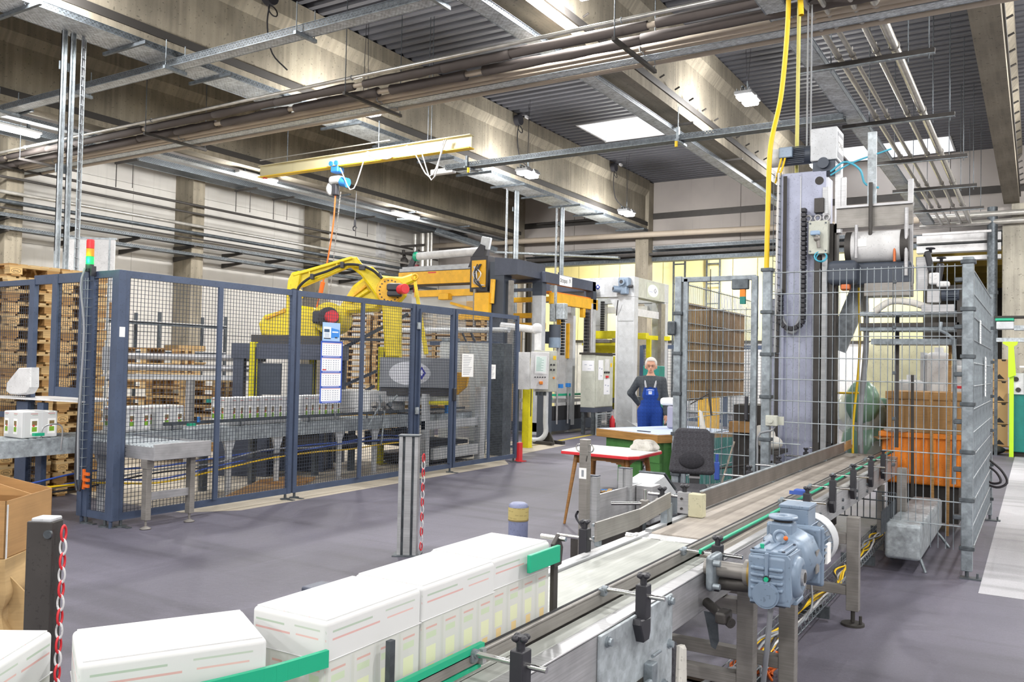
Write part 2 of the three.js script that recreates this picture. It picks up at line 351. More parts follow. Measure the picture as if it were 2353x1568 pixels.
// prestressed roof beams with flange, web and top flange; strip or rail along the lower flange
function beam(xr, w, rail, i) {
  const xl = xr - w, a = 0.08, t = 0.06;
  const prof = [[xl, 6.5], [xr, 6.5], [xr, 6.72], [xr - a, 6.78], [xr - a, 7.66], [xr + t, 7.86], [xr + t, 8.19], [xl - t, 8.19], [xl - t, 7.86], [xl + a, 7.66], [xl + a, 6.78], [xl, 6.72]];
  const o = struct('roof_beam_' + i, M.concrete, prism(prof, 'xy', ZB + 0.4, ZF));
  if (rail === 'strip') mesh('strip', M.strip, o, C(xr - 0.06, 6.62, ZB + 0.4, xr + 0.025, 6.75, ZF));
  else {
    const bolts = []; for (let z = ZB + 1; z < -4; z += 0.75) bolts.push(cyl([xr + 0.02, 6.86, z], [xr + 0.11, 6.9, z], 0.018, 6));
    mesh('rail', M.darkSteel, o, C(xr - 0.07, 6.68, ZB + 0.4, xr + 0.03, 6.8, ZF)); mesh('bolt', M.strip, o, bolts);
  }
  return o;
}
beam(-16.64, 0.46, 'strip', 1); beam(-11.5, 0.46, 'strip', 2); beam(-5.73, 0.46, 'rail', 3); beam(-0.41, 0.38, 'rail', 4); beam(4.9, 0.46, 'rail', 5);
// columns along the left wall and the back wall
for (const z of [-0.3, -5.3, -10.3, -15.32, -20.3]) struct('wall_column', M.concrete, C(XL, 0, z - 0.39, -20, 6.85, z));
struct('wall_pilaster', M.white, C(XL, 0, -24.3, -20.62, 6.85, -23.9));
for (const [xr, w] of [[-16.7, 0.46], [-11.45, 0.48], [-5.7, 0.48]]) struct('back_column', M.concretePale, C(xr - w, 0, ZB, xr, 6.5, ZB + 0.42), C(xr - 0.17, 6.5, ZB, xr, 8.15, ZB + 0.42));
struct('back_column', mat('cast_concrete', '#d3d0c7', 0.9, 0, { map: tConcrete, bump: tConcrete, bs: 0.002 }), C(-0.82, 0, ZB, -0.12, 5.9, ZB + 0.42), C(-0.6, 5.9, ZB, -0.12, 6.5, ZB + 0.42));
// ---------- lamps ----------
function pointLight(x, y, z, k = 1, round = 0.5, name = 'hall_lamp_light') {
  const warm = new THREE.Color(1, 0.985, 0.965), add = l => { l.position.set(x, y, z); l.castShadow = true; l.shadow.radius = 9; l.name = name; scene.add(l); };
  const s = new THREE.SpotLight(warm, LAMP_POWER * k * (1 - round), 0, 1.42, 0.5, 2);       // most of the light goes down
  add(s); s.target.position.set(x, 0, z); s.target.name = 'lamp_aim'; scene.add(s.target);
  add(new THREE.PointLight(warm, LAMP_POWER * k * round, 0, 2));                // the rest spreads round the lens
}
// a high-bay lamp: two LED modules on a bracket; strip lamps under the wall tray have one long module
function highBay(x, y, z, label, top, k = 1) {
  const t = thing('ceiling_lamp', label, 'lamp', 'high-bay lamps under the roof');
  for (const s of [-1, 1]) {
    mesh('housing', M.lightGrey, t, R(0.34, 0.07, 0.28, x, y + 0.055, z + s * 0.19, 0.02, 1), [-0.12, -0.04, 0.04, 0.12].map(d => B(0.012, 0.05, 0.24, x + d, y + 0.11, z + s * 0.19)));
    mesh('lens', M.glow, t, R(0.28, 0.08, 0.24, x, y - 0.014, z + s * 0.19, 0.035, 3));
  }
  mesh('bracket', M.galv, t, B(0.04, 0.025, 0.72, x, y + 0.15, z), B(0.025, 0.2, 0.025, x, y + 0.25, z));
  if (top) mesh('suspension_wire', M.black, t, cyl([x - 0.03, y + 0.15, z - 0.1], [x - 0.1, top, z - 0.15], 0.006, 5), cyl([x + 0.03, y + 0.15, z + 0.1], [x + 0.12, top, z + 0.15], 0.006, 5));
  pointLight(x, y - 0.12, z, k, x > -5.4 && x < -4.7 && z < -9 ? 0.55 : 0.8);
}
function stripLamp(x, y, z, label) {
  const t = thing('ceiling_lamp', label, 'lamp', 'strip lamps along the left wall tray');
  mesh('housing', M.lightGrey, t, R(0.2, 0.07, 1.3, x, y + 0.05, z, 0.02, 1));
  mesh('lens', M.glow, t, R(0.17, 0.08, 1.24, x, y - 0.015, z, 0.035, 3));
  mesh('bracket', M.galvDark, t, B(0.05, 0.12, 0.05, x, y + 0.14, z - 0.4), B(0.05, 0.12, 0.05, x, y + 0.14, z + 0.4));
  for (const d of [-0.4, 0.4]) pointLight(x, y - 0.1, z + d, 0.55, 0.6);
}
[[-18.0, -9.27, 'strip lamp at the top of the left wall, nearest the left edge'], [-17.0, -14.92, 'strip lamp beside the left end of the yellow crane beam'], [-17.0, -20.94, 'strip lamp under the tray above the far left wall corner'], [-17.5, -3.2, 'unseen strip lamp high over the left wall, before the pallet stacks'], [-17.5, 3, 'unseen strip lamp high over the left wall behind the camera']].forEach(a => stripLamp(a[0], 6.35, a[1], a[2]));  // the unseen ones, out of view, carry on the row to light the left wall
highBay(-10.5, 6.33, -11.7, 'double lamp just behind the insulated pipe rack, four bright spots', 8.1);
highBay(-10.5, 6.33, -17.56, 'double lamp on the second beam above the paired cable posts', 8.1);
highBay(-10.5, 6.33, -23.4, 'double lamp at the far end of the second beam near its column', 8.1);
highBay(-4.74, 6.9, -16.1, 'glaring double lamp hung from the deck beside the third beam', 8.2);
highBay(-5.3, 6.85, -10.15, 'bright lamp at the top edge of the picture above the third beam', 8.2);
highBay(-4.74, 6.9, -22.3, 'double lamp hung behind the lift column head', 8.2);
[[-11.1, -6], [-11.1, 0], [-11.1, 6], [-5, -4], [-5, 2], [-5, 8], [2, -22], [2, -16], [2, -10], [2, -4], [2, 3], [8, -18], [8, -8], [8, 2], [8, 8], [2, 8], [-17, 8]].forEach(([x, z], i) => highBay(x, 6.8, z, 'double lamp under the roof outside the picture, ' + ORD[i] + ' of the unseen row', 8.2, z > -7 && z < 4 ? 0.95 : 1.3));  // unseen lamps out of view, strengthened to light faces turned to the camera
// unseen lamps of the yellow hall behind, placed to light its panels
for (const [x, z, i] of [[-14, -29.3, 0], [-9.5, -29.3, 1], [-5.2, -29.3, 2], [1, -34, 3], [4, -40, 4]]) {
  const t = thing('annex_lamp', 'unseen strip lamp in the yellow hall behind, ' + ORD[i] + ' from the left', 'lamp', 'lamps of the yellow hall');
  mesh('housing', M.lightGrey, t, R(1.4, 0.07, 0.2, x, 5.9, z, 0.02, 1));
  mesh('lens', M.glow, t, R(1.3, 0.035, 0.16, x, 5.855, z, 0.015, 1));
  pointLight(x, 5.75, z, i < 3 ? 0.85 : 0.5);
}

// ---------- trays and pipes under the roof ----------
const perf = (() => {          // slotted sheet: holes by alpha
  const n = 128, d = new Uint8Array(n * n * 4);
  for (let j = 0; j < n; j++) for (let i = 0; i < n; i++) {
    const u = i / n, v = j / n, k = 4 * (j * n + i); let hole = 0;
    const cu = (u * 2) % 1, row = Math.floor(v * 4), off = row % 2 ? 0.5 : 0, cu2 = (u * 2 + off) % 1, cv = (v * 4) % 1;
    if (cu2 > 0.25 && cu2 < 0.68 && cv > 0.36 && cv < 0.62) hole = 1;
    d[k] = d[k + 1] = d[k + 2] = hole ? 0 : 255; d[k + 3] = 255;
  }
  const t = new THREE.DataTexture(d, n, n); t.wrapS = t.wrapT = THREE.RepeatWrapping; t.magFilter = THREE.LinearFilter; t.minFilter = THREE.LinearMipmapLinearFilter; t.generateMipmaps = true; t.repeat.set(1 / 0.12, 1 / 0.12); t.needsUpdate = true; return t;
})();
const slots = mat('slotted_sheet', '#f2f4f5', 0.5, 0, { map: tGalv, alphaMap: perf, alphaTest: 0.5, side: THREE.DoubleSide });  // tray floors near white: light bounced off the floor put into the colour
const slotsDark = mat('slotted_sheet_shaded_dull', '#6b7075', 0.5, 0.4, { map: tGalv, alphaMap: perf, alphaTest: 0.5, side: THREE.DoubleSide });  // shade on tray sides painted darker; also serves the dull dark trays
// cable tray: slotted floor and two slotted sides, along x or along z
function trayX(x0, x1, y, z0, z1, h, label, m = slots) {
  const t = thing('cable_tray', label, 'cable tray');
  mesh('tray_floor', m, t, C(x0, y, z0, x1, y + 0.002, z1));
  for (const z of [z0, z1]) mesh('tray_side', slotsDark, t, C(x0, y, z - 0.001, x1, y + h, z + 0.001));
  mesh('lip', M.galv, t, [z0, z1].map(z => C(x0, y + h - 0.004, z - 0.012, x1, y + h, z + 0.012)), C(x0, y - 0.003, z0 - 0.002, x1, y + 0.003, z0 + 0.012), C(x0, y - 0.003, z1 - 0.012, x1, y + 0.003, z1 + 0.002));
  return t;
}
function trayZ(z0, z1, y, x0, x1, h, label, m = slots) {
  const t = thing('cable_tray', label, 'cable tray');
  mesh('tray_floor', m, t, C(x0, y, z0, x1, y + 0.002, z1));
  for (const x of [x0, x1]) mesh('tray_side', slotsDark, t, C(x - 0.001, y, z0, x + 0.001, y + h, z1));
  mesh('lip', M.galv, t, [x0, x1].map(x => C(x - 0.012, y + h - 0.004, z0, x + 0.012, y + h, z1)), C(x0 - 0.002, y - 0.003, z0, x0 + 0.012, y + 0.003, z1), C(x1 - 0.012, y - 0.003, z0, x1 + 0.002, y + 0.003, z1));
  return t;
}
const rod = (x, y0, y1, z, r = 0.008) => cyl([x, y0, z], [x, y1, z], r, 5);
{
  let t = trayX(-20.3, -6.1, 6.2, -8.44, -8.22, 0.1, 'long slotted cable tray crossing the upper left under the beams');
  mesh('bracket', M.galv, t, [-19, -16.2, -13.9, -11.4, -8.6, -6.3].map(x => [B(0.05, 0.05, 0.4, x, 6.17, -8.33), rod(x, 6.15, 6.6, -8.16), rod(x, 6.15, 6.6, -8.5)]));
  const lt = [];
  t = trayZ(-27.3, 5, 6.4, -12.1, -11.44, 0.09, 'wide slotted cable tray hung along the underside of the second beam');
  for (let z = -3.0; z > -27; z -= 1.56) mesh('cross_strut', M.galvDark, t, B(1.05, 0.05, 0.045, -11.72, 6.36, z), B(0.03, 0.16, 0.03, -11.6, 6.44, z), B(0.03, 0.16, 0.03, -11.86, 6.44, z));
  t = trayZ(-27.3, 5, 6.32, -6.26, -6.0, 0.07, 'narrow slotted cable tray along the left edge of the third beam');
  mesh('cross_strut', M.darkSteel, t, [-4, -8, -12, -15.6, -18.8, -21.2].map(z => B(0.7, 0.04, 0.05, -5.98, 6.44, z)));
  t = trayZ(-27.3, 3, 6.36, -17.3, -17.06, 0.07, 'thin cable tray carrying the strip lamps beside the first beam');
  mesh('cross_strut', M.galvDark, t, [-6, -9, -12, -15, -18, -21, -24].map(z => B(0.75, 0.04, 0.05, -17.0, 6.46, z)));
  t = trayX(-10.9, -2.74, 5.9, -14.98, -14.74, 0.1, 'narrow cable tray crossing from the crane beam to the lift column', slotsDark);
  mesh('bracket', M.galv, t, [-10.3, -5.6].map(x => [B(0.05, 0.24, 0.05, x, 6.0, -14.7), B(0.05, 0.04, 0.5, x, 5.87, -14.86)]), rod(-5.6, 6.1, 6.5, -14.7));
  mesh('end_light_box', M.white, t, RC(-11.35, 5.84, -14.95, -10.75, 5.96, -14.8, 0.02));
  mesh('yellow_cap', M.cableYellow, t, cyl([-5.6, 5.84, -14.62], [-5.6, 5.74, -14.62], 0.03, 8), cyl([-10.2, 5.84, -14.62], [-10.2, 5.74, -14.62], 0.03, 8));
  t = trayZ(-27.2, 5, 6.0, -2.8, -2.52, 0.08, 'slotted cable tray running left of the four bright pipes');
  mesh('cable', M.cableGrey, t, C(-2.75, 6.005, -27, -2.58, 6.03, 4));
  // big dark tray and pipes above the left wall
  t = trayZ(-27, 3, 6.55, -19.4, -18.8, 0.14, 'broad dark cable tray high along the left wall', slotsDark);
  mesh('hanger', M.strip, t, [-11.2, -12.6, -16.3, -17.7, -21.3].map(z => [B(0.9, 0.05, 0.05, -19.0, 6.5, z), rod(-19.4, 5.9, 6.5, z, 0.012), rod(-19.1, 5.9, 6.5, z - 0.25, 0.01)]));
}
// the insulated pipe rack
{
  const lag = (name, y, z, r, seed0, label, m, worn) => {
    const t = thing(name, label, 'pipe');
    mesh('pipe', M.pipeBeige, t, cyl([-21, y, z], [3, y, z], r * 0.55, 12));
    seed = seed0; let x = -20.9;
    const gs = []; while (x < 2.9) { const L = rr(0.9, 2.6), gap = rnd() < 0.35 ? rr(0.05, 0.35) : 0.01, n = 7, pts = [[0, 0.002]]; for (let k = 0; k <= n; k++) pts.push([r * rr(0.86, 1.08), k / n * L]); pts.push([0, L - 0.002]); gs.push(mv(rot(lathe(pts, 12), 0, 0, -Math.PI / 2), x, y + rr(-0.01, 0.01), z)); x += L + gap; }
    for (const g of gs) mesh('insulation_sleeve', m, t, g);
  };
  lag('insulated_pipe', 6.09, -10.04, 0.07, 11, 'front grey insulated pipe with torn sleeves in the rack', M.insul);
  lag('insulated_pipe', 6.02, -10.28, 0.075, 23, 'rear grey insulated pipe with torn sleeves in the rack', M.insul);
  solo('rack_pipe', 'thin bright pipe along the front edge of the insulated pipe rack', 'pipe', M.pipe, cyl([-21, 6.15, -9.86], [3, 6.15, -9.86], 0.028, 10));
  solo('rack_pipe', 'beige pipe directly behind the insulated pipes', 'pipe', M.pipeBeige, cyl([-21, 6.0, -10.5], [3, 6.0, -10.5], 0.045, 10));
  solo('rack_pipe', 'beige pipe in front of the slotted tray in the pipe rack', 'pipe', M.pipeBeige, cyl([-21, 5.98, -10.61], [3, 5.98, -10.61], 0.04, 10));
  solo('rack_pipe', 'lowest beige pipe behind the slotted tray in the pipe rack', 'pipe', M.pipeBeige, cyl([-21, 5.98, -11.02], [3, 5.98, -11.02], 0.045, 10));
  trayX(-21, 3, 5.96, -10.9, -10.68, 0.1, 'slotted cable tray within the insulated pipe rack');
  for (const [i, x] of [-18.5, -14.2, -9.2, -4.6, 0.4].entries()) {
    const t = thing('pipe_hanger', 'steel hanger under the pipe rack, ' + ORD[i] + ' from the left', 'hanger', 'hangers of the insulated pipe rack');
    mesh('strut', M.darkSteel, t, B(0.05, 0.05, 1.4, x, 5.89, -10.45));
    mesh('hanger_rod', M.galvDark, t, rod(x, 5.86, YD, -9.78), rod(x, 5.86, YD, -11.12));
    mesh('clamp', M.galvLight, t, [-9.86, -10.5, -10.61, -11.02].map((z, k) => ring([x + 0.06, k ? 5.99 : 6.15, z], [1, 0, 0], k ? 0.05 : 0.034, 0.008, 12, 4)));
  }
}
// four bright pipes on the right, on hangers
{
  const P = [[-2.31, 0.036, 'leftmost of the four bright pipes running towards the far wall'], [-2.13, 0.031, 'second from left of the four bright ceiling pipes'], [-1.83, 0.036, 'third from left of the four bright ceiling pipes'], [-1.61, 0.058, 'thickest and rightmost of the four bright ceiling pipes']];
  for (const [x, r, l] of P) {
    const t = thing('ceiling_pipe', l, 'pipe');
    mesh('pipe', M.pipe, t, cyl([x, 5.96 + r, 8], [x, 5.96 + r, -27.6], r, 16));
    mesh('collar', M.steelDull, t, [-12.05, -15.2, -18.24, -21.2, -24.15].map(z => [ring([x, 5.96 + r, z], [0, 0, 1], r + 0.008, 0.008, 16, 5), cyl([x, 5.96 + 2 * r, z], [x, 6.04 + 2 * r, z], 0.008, 5)]));
  }
  [-12.13, -15.28, -18.3, -21.28, -24.23].forEach((z, i) => {
    const t = thing('pipe_hanger', 'dark strut carrying the four bright pipes, ' + ORD[i] + ' from the front', 'hanger', 'struts under the four bright pipes');
    mesh('strut', M.darkSteel, t, B(1.72, 0.07, 0.06, -1.99, 5.9, z));
    mesh('strut_lip', M.galv, t, B(1.72, 0.012, 0.064, -1.99, 5.865, z));
    mesh('hanger_rod', M.galvDark, t, rod(-2.42, 5.8, YD, z), rod(-1.45, 5.8, YD, z), rod(-1.2, 5.8, YD, z + 0.02));
  });
  solo('hanger_strut', 'white strut below the pipe ends near the far wall', 'hanger', M.white, B(1.7, 0.06, 0.08, -1.9, 5.62, -26.4));
}
// pipes and trays on the left wall
{
  const y = [[5.95, 0.035, M.darkSteel, 'upper dark pipe high on the left wall'], [5.72, 0.03, M.darkSteel, 'lower thin dark pipe of the upper pair on the left wall'], [5.38, 0.045, M.pipe, 'bright silver pipe along the left wall'], [5.17, 0.05, M.galvDark, 'dull grey pipe below the bright pipe on the left wall'], [5.02, 0.02, M.darkSteel, 'thin dark conduit above the wall trays on the left wall']];
  for (const [h, r, m, l] of y) solo('wall_pipe', l, 'pipe', m, cyl([-19.86, h, 3], [-19.86, h, -26.5], r, 12));
  for (const [h, l] of [[4.84, 'upper perforated tray on the left wall brackets'], [4.55, 'lower perforated tray on the left wall brackets']]) {
    const t = trayZ(-26.5, 3, h, -20.15, -19.85, 0.07, l, slotsDark);
    for (let z = -8.6; z > -26; z -= 1.67) mesh('bracket', M.strip, t, prism([[-20.7, h - 0.14], [-20.7, h - 0.01], [-19.8, h - 0.01], [-19.8, h - 0.05]], 'xy', z - 0.03, z + 0.03));
  }
}
// back wall pipes
solo('back_wall_pipe', 'large beige pipe crossing the far wall under the beam ends', 'pipe', M.pipeBeige, cyl([-20.5, 6.38, -27.0], [-2.9, 6.14, -27.0], 0.1, 16));
solo('back_wall_pipe', 'upper white pipe on the far wall at the right', 'pipe', M.pipe, cyl([-2.9, 6.2, -27.1], [6, 6.2, -27.1], 0.08, 14));
solo('back_wall_pipe', 'lower white pipe on the far wall at the right', 'pipe', M.pipe, cyl([-2.9, 5.98, -27.15], [6, 5.98, -27.15], 0.08, 14));
solo('back_wall_pipe', 'dark sprinkler pipe high on the far wall', 'pipe', M.darkSteel, cyl([-16, 7.02, -27.5], [-11.9, 7.02, -27.5], 0.04, 10), rod(-14, 7.0, 7.4, -27.5, 0.015));
trayX(-16, -12, 5.78, -27.5, -27.25, 0.1, 'cable tray on the far wall left of the middle column', slots);
trayX(-11.2, -3.4, 5.78, -27.5, -27.25, 0.1, 'cable tray on the far wall right of the middle column', slots);
solo('back_wall_beam', 'dark steel rail above the opening to the yellow hall', 'rail', M.darkSteel, C(-16.4, 5.6, -27.6, -3.4, 5.68, -27.45));
solo('wall_duct', 'white double duct above the opening at the far right', 'duct', M.white, C(-3.0, 5.5, -27.7, -0.85, 5.72, -27.3), C(-3.0, 5.22, -27.7, -0.85, 5.42, -27.3), C(-3.0, 4.98, -27.7, -0.85, 5.1, -27.4));
solo('downpipe', 'dull round downpipe left of the pale concrete column', 'pipe', M.galvDark, cyl([-1.06, 0, -27.2], [-1.06, 6.4, -27.2], 0.13, 18), cyl([-1.06, 3.95, -27.2], [-1.06, 4.05, -27.2], 0.15, 18));
// tray dropping from the wall corner
{
  const t = thing('cable_tray', 'cable tray bent down from the wall tray in the far left corner', 'cable tray');
  mesh('tray_floor', M.galvLight, t, bar([-18.9, 6.55, -25], [-17.2, 5.9, -26.6], 0.4, 0.06), bar([-17.2, 5.9, -26.6], [-12.5, 5.55, -27.3], 0.3, 0.06), bar([-18.6, 6.6, -22.5], [-17.1, 6.6, -23], 0.12, 0.06));
  mesh('tray_side', M.galvDark, t, bar([-18.72, 6.6, -24.85], [-17.05, 5.97, -26.42], 0.02, 0.16));
}
{
  const t = thing('riser_pipes', 'bundle of bright riser pipes with valves in the far left corner', 'pipe');
  for (const [x, r, m] of [[-19.7, 0.09, M.pipe], [-19.35, 0.1, M.pipe], [-19.1, 0.07, M.pipe], [-18.95, 0.05, M.pipe]]) mesh('pipe', m, t, cyl([x, 4.6, -24.9], [x, 6.5, -24.9], r, 12));
  mesh('red_pipe', mat('rust_red', '#7c3338', 0.6), t, cyl([-19.6, 4.1, -24.85], [-19.6, 5.35, -24.85], 0.1, 12));
  mesh('valve', M.darkSteel, t, B(1.1, 0.08, 0.08, -19.7, 6.05, -24.75), B(1.1, 0.08, 0.08, -19.7, 5.78, -24.75), ball(-20.05, 5.4, -24.7, 0.16, 1, 1.6, 1), cyl([-20.1, 5.9, -24.7], [-20.0, 5.3, -24.7], 0.06, 8));
}
// vertical cable posts dropping from the tray of the second beam
function cablePost(x, z, y0, label, ladder) {
  const t = thing('cable_post', label, 'post');
  for (const d of [0, 0.13]) mesh('strut_channel', M.galvLight, t, C(x - 0.03, y0, z + d - 0.032, x - 0.01, 6.4, z + d + 0.032), C(x - 0.03, y0, z + d - 0.032, x + 0.02, 6.4, z + d - 0.022), C(x - 0.03, y0, z + d + 0.022, x + 0.02, 6.4, z + d + 0.032));
  const lx = ladder[0], lz = ladder[1], gs = [cyl([lx, y0, lz], [lx, 6.35, lz], 0.009, 6), cyl([lx, y0, lz - 0.06], [lx, 6.35, lz - 0.06], 0.009, 6)];
  for (let y = y0 + 0.05; y < 6.35; y += 0.14) gs.push(cyl([lx, y, lz], [lx, y, lz - 0.06], 0.006, 5), cyl([lx, y, lz], [lx + 0.05, y, lz], 0.006, 5));
  stuff(mesh('wire_ladder', M.galvLight, t, gs));
  mesh('cable', M.cableGrey, t, cyl([lx - 0.02, y0, lz - 0.02], [lx - 0.02, 6.4, lz - 0.02], 0.012, 6), cyl([lx - 0.02, y0, lz - 0.045], [lx - 0.02, 6.4, lz - 0.045], 0.01, 6));
  mesh('joint_plate', M.galv, t, [2.9, 4.4, 5.9].filter(y => y > y0).map(y => B(0.02, 0.12, 0.2, x - 0.06, y, z + 0.065)));
}
cablePost(-11.95, -7.02, 0, 'tall twin cable post with wire ladder at the upper left', [-11.9, -7.12]);
cablePost(-11.95, -19.5, 1.2, 'twin cable post with ladder above the dark wrapper frame', [-12.0, -19.0]);
cablePost(-11.95, -22.1, 1.2, 'twin cable post behind the printed nameplate of the frame', [-12.0, -21.75]);
// crane beam with trolley, chain hoist and cables
{
  const z = -12.56, t = thing('crane_beam', 'cream and yellow hoist rail hung under the second beam', 'crane beam');
  mesh('web', mat('cream_paint', '#d8d2ae', 0.55, 0, { map: tDirt }), t, C(-14.2, 5.62, z - 0.01, -8.7, 5.84, z + 0.01), C(-14.2, 5.84, z - 0.07, -8.7, 5.855, z + 0.07));
  mesh('lower_flange', M.cableYellow, t, C(-14.2, 5.6, z - 0.08, -8.7, 5.62, z + 0.08));
  mesh('end_stop', M.red, t, B(0.04, 0.05, 0.1, -14.05, 5.6, z)); mesh('top_wire', M.pipe, t, cyl([-14.2, 5.98, z + 0.02], [-10.6, 5.98, z + 0.02], 0.012, 5));
  mesh('hanger', M.galvDark, t, rod(-9.7, 5.85, YD, z, 0.008), rod(-9.62, 5.85, YD, z, 0.008), rod(-13.4, 5.85, YD, z, 0.01), rod(-10.9, 5.85, 6.4, z, 0.012));
  const c = thing('hoist', 'blue and white chain hoist hanging from the cream crane rail', 'hoist');
  mesh('trolley', M.blue, c, R(0.2, 0.13, 0.2, -11.97, 5.55, z, 0.03), [-0.07, 0.07].map(d => cyl([-11.97 + d, 5.66, z + 0.1], [-11.97 + d, 5.66, z + 0.13], 0.05, 12)));
  mesh('hoist_body', M.lightGrey, c, R(0.32, 0.17, 0.2, -11.98, 5.34, z, 0.07, 3)); mesh('motor_cap', mats.blue_plastic, c, mv(rot(cyl([0, 0, 0], [0.16, 0, 0], 0.095, 16), 0, 0, -0.25), -11.84, 5.3, z));
  mesh('chain_bag', M.black, c, R(0.12, 0.26, 0.12, -12.0, 5.16, z, 0.03)); mesh('cap', M.lightGrey, c, ball(-12.14, 5.18, z, 0.1, 0.7, 1.4, 1));
  const k = thing('hoist_cable', 'orange control cable hanging from the chain hoist', 'cable');
  mesh('cable', M.cableOrange, k, tube([[-12.0, 5.1, z], [-12.05, 4.4, z], [-12.25, 3.4, z], [-12.5, 2.6, z]], 0.016, 20, 6)); mesh('sleeve', M.cableOrange, k, cyl([-12.28, 3.3, z], [-12.36, 3.0, z], 0.045, 8));
  const links = []; for (let y = 5.1; y > 2.5; y -= 0.06) { const f = (5.1 - y) / 2.6; links.push(cyl([-11.86 - 0.28 * f, y, z], [-11.868 - 0.28 * f, y - 0.05, z], 0.012, 5)); }
  const ch = solo('hoist_chain', 'long load chain hanging from the chain hoist', 'chain', M.steelDull, links); ch.userData.kind = 'stuff';
  const hk = thing('hoist_hook', 'black hook hanging on a thin line beside the hoist', 'hook');
  mesh('line', M.cableGrey, hk, cyl([-11.9, 5.2, z - 0.5], [-11.92, 4.62, z - 0.5], 0.006, 5)); mesh('hook', M.black, hk, cyl([-11.92, 4.62, z - 0.5], [-11.92, 4.5, z - 0.5], 0.025, 8), ring([-11.92, 4.44, z - 0.5], [0, 0, 1], 0.045, 0.014, 12, 6, 4.6));
  solo('power_cable', 'white power cable drooping in loops below the crane rail', 'cable', M.white, sag([-11.8, 5.55, z + 0.1], [-11.15, 5.7, z + 0.1], 0.55, 0.012), sag([-11.1, 5.8, z + 0.1], [-10.1, 5.8, z + 0.1], 0.2, 0.012), sag([-9.9, 5.6, z + 0.1], [-9.2, 5.8, z + 0.1], 0.55, 0.012), sag([-9.75, 5.6, z + 0.1], [-9.25, 5.8, z + 0.1], 0.62, 0.012));
}
// black cable reels and drop leads on the beams
[[-11.4, -10.1, 'cable reel with drop lead on the second beam above the pipe rack'], [-11.4, -18.4, 'cable reel on the second beam over its middle lamp'], [-11.4, -24.2, 'cable reel on the far end of the second beam']].forEach(([x, z, l]) => {
  const t = thing('cable_reel', l, 'cable reel');
  mesh('drum', M.black, t, cyl([x + 0.02, 7.98, z], [x + 0.16, 7.98, z], 0.14, 14)); mesh('box', M.white, t, B(0.06, 0.06, 0.16, x + 0.2, 8.1, z - 0.25));
  mesh('lead', M.blackSoft, t, tube([[x + 0.1, 7.9, z], [x + 0.1, 7.5, z + 0.05], [x + 0.14, 7.0, z - 0.05], [x + 0.3, 6.75, z - 0.25]], 0.014, 14, 5), ring([x + 0.12, 7.75, z - 0.05], [1, 0.3, 0], 0.1, 0.012, 12, 5));
});
// ---------- the robot cell: blue-grey mesh fence ----------
const FX = -7.8, FT = 2.57;
function wireMesh(parent, a, b, y0, y1, pitch, r, name = 'wire_mesh') {       // square wire mesh in the vertical plane through a and b
  const L = Math.hypot(b[0] - a[0], b[1] - a[1]), ux = (b[0] - a[0]) / L, uz = (b[1] - a[1]) / L, gs = [], yaw = -Math.atan2(uz, ux);
  for (let s = pitch / 2; s < L; s += pitch) gs.push(B(r, y1 - y0, r, a[0] + ux * s, (y0 + y1) / 2, a[1] + uz * s));
  for (let y = y0 + pitch / 2; y < y1; y += pitch) gs.push(B(L, r, r, (a[0] + b[0]) / 2, y, (a[1] + b[1]) / 2, 0, yaw, 0));
  return stuff(mesh(name, M.wire, parent, gs));
}
function fencePanel(a, b, y0, y1, label, o = {}) {
  const t = thing(o.name || 'mesh_fence_panel', label, o.cat || 'fence', o.group), w = o.w || 0.06, h = o.h || 0.07;
  const L = Math.hypot(b[0] - a[0], b[1] - a[1]), ux = (b[0] - a[0]) / L, uz = (b[1] - a[1]) / L, P = s => [a[0] + ux * s, a[1] + uz * s];
  for (const y of [y0 + h / 2, y1 - h / 2]) mesh('rail', M.blueGrey, t, bar([...P(0.001).slice(0, 1), y, P(0.001)[1]], [P(L)[0], y, P(L)[1]], 0.04, h));
  for (const s of [w / 2, L - w / 2]) { const p = P(s); mesh('post', M.blueGrey, t, bar([p[0], y0, p[1]], [p[0], y1, p[1]], 0.05, w, [uz, 0, -ux].map(Math.abs).reduce((m, v) => m + v, 0) ? [ux, 0, uz] : undefined)); }
  if (o.mid) { const p = P(L * 0.5); mesh('upright', M.blueGrey, t, bar([p[0] - 0.05 * uz, y0 + h, p[1]], [p[0] - 0.05 * uz, y1 - h, p[1]], 0.025, 0.06, [ux, 0, uz])); }
  wireMesh(t, P(w), P(L - w), y0 + h, y1 - h, 0.042, 0.0042);
  if (o.feet !== false) for (const s of (o.feet || [0.05])) { const p = P(s); mesh('foot', M.galvDark, t, cyl([p[0], 0.015, p[1]], [p[0], y0 + 0.02, p[1]], 0.016, 8), cyl([p[0], 0, p[1]], [p[0], 0.015, p[1]], 0.06, 14), B(0.12, 0.01, 0.05, p[0] + 0.09, 0.005, p[1])); }
  return t;
}
fencePanel([FX, -5.18], [FX, -7.5], 0.07, FT, 'mesh fence panel nearest the corner, behind the roller table', { mid: true, feet: [0.06, 2.25] });
fencePanel([FX, -7.53], [FX, -9.87], 0.07, FT, 'mesh fence panel with the wall calendar hung on it', { mid: true });
const gateT = fencePanel([FX, -9.9], [FX, -10.87], 0.07, FT, 'narrow mesh door in the robot fence with a black handle', { name: 'mesh_door', cat: 'door', feet: [0.03, 0.95] });
mesh('door_frame', M.blueGrey, gateT, bar([FX + 0.03, FT - 0.09, -9.97], [FX + 0.03, FT - 0.09, -10.8], 0.03, 0.05), bar([FX + 0.03, 0.15, -9.97], [FX + 0.03, FT - 0.1, -9.97], 0.03, 0.05), bar([FX + 0.03, 0.15, -10.79], [FX + 0.03, FT - 0.1, -10.79], 0.03, 0.05));
mesh('handle', M.black, gateT, RC(FX + 0.05, 1.12, -10.86, FX + 0.1, 1.32, -10.8, 0.012));
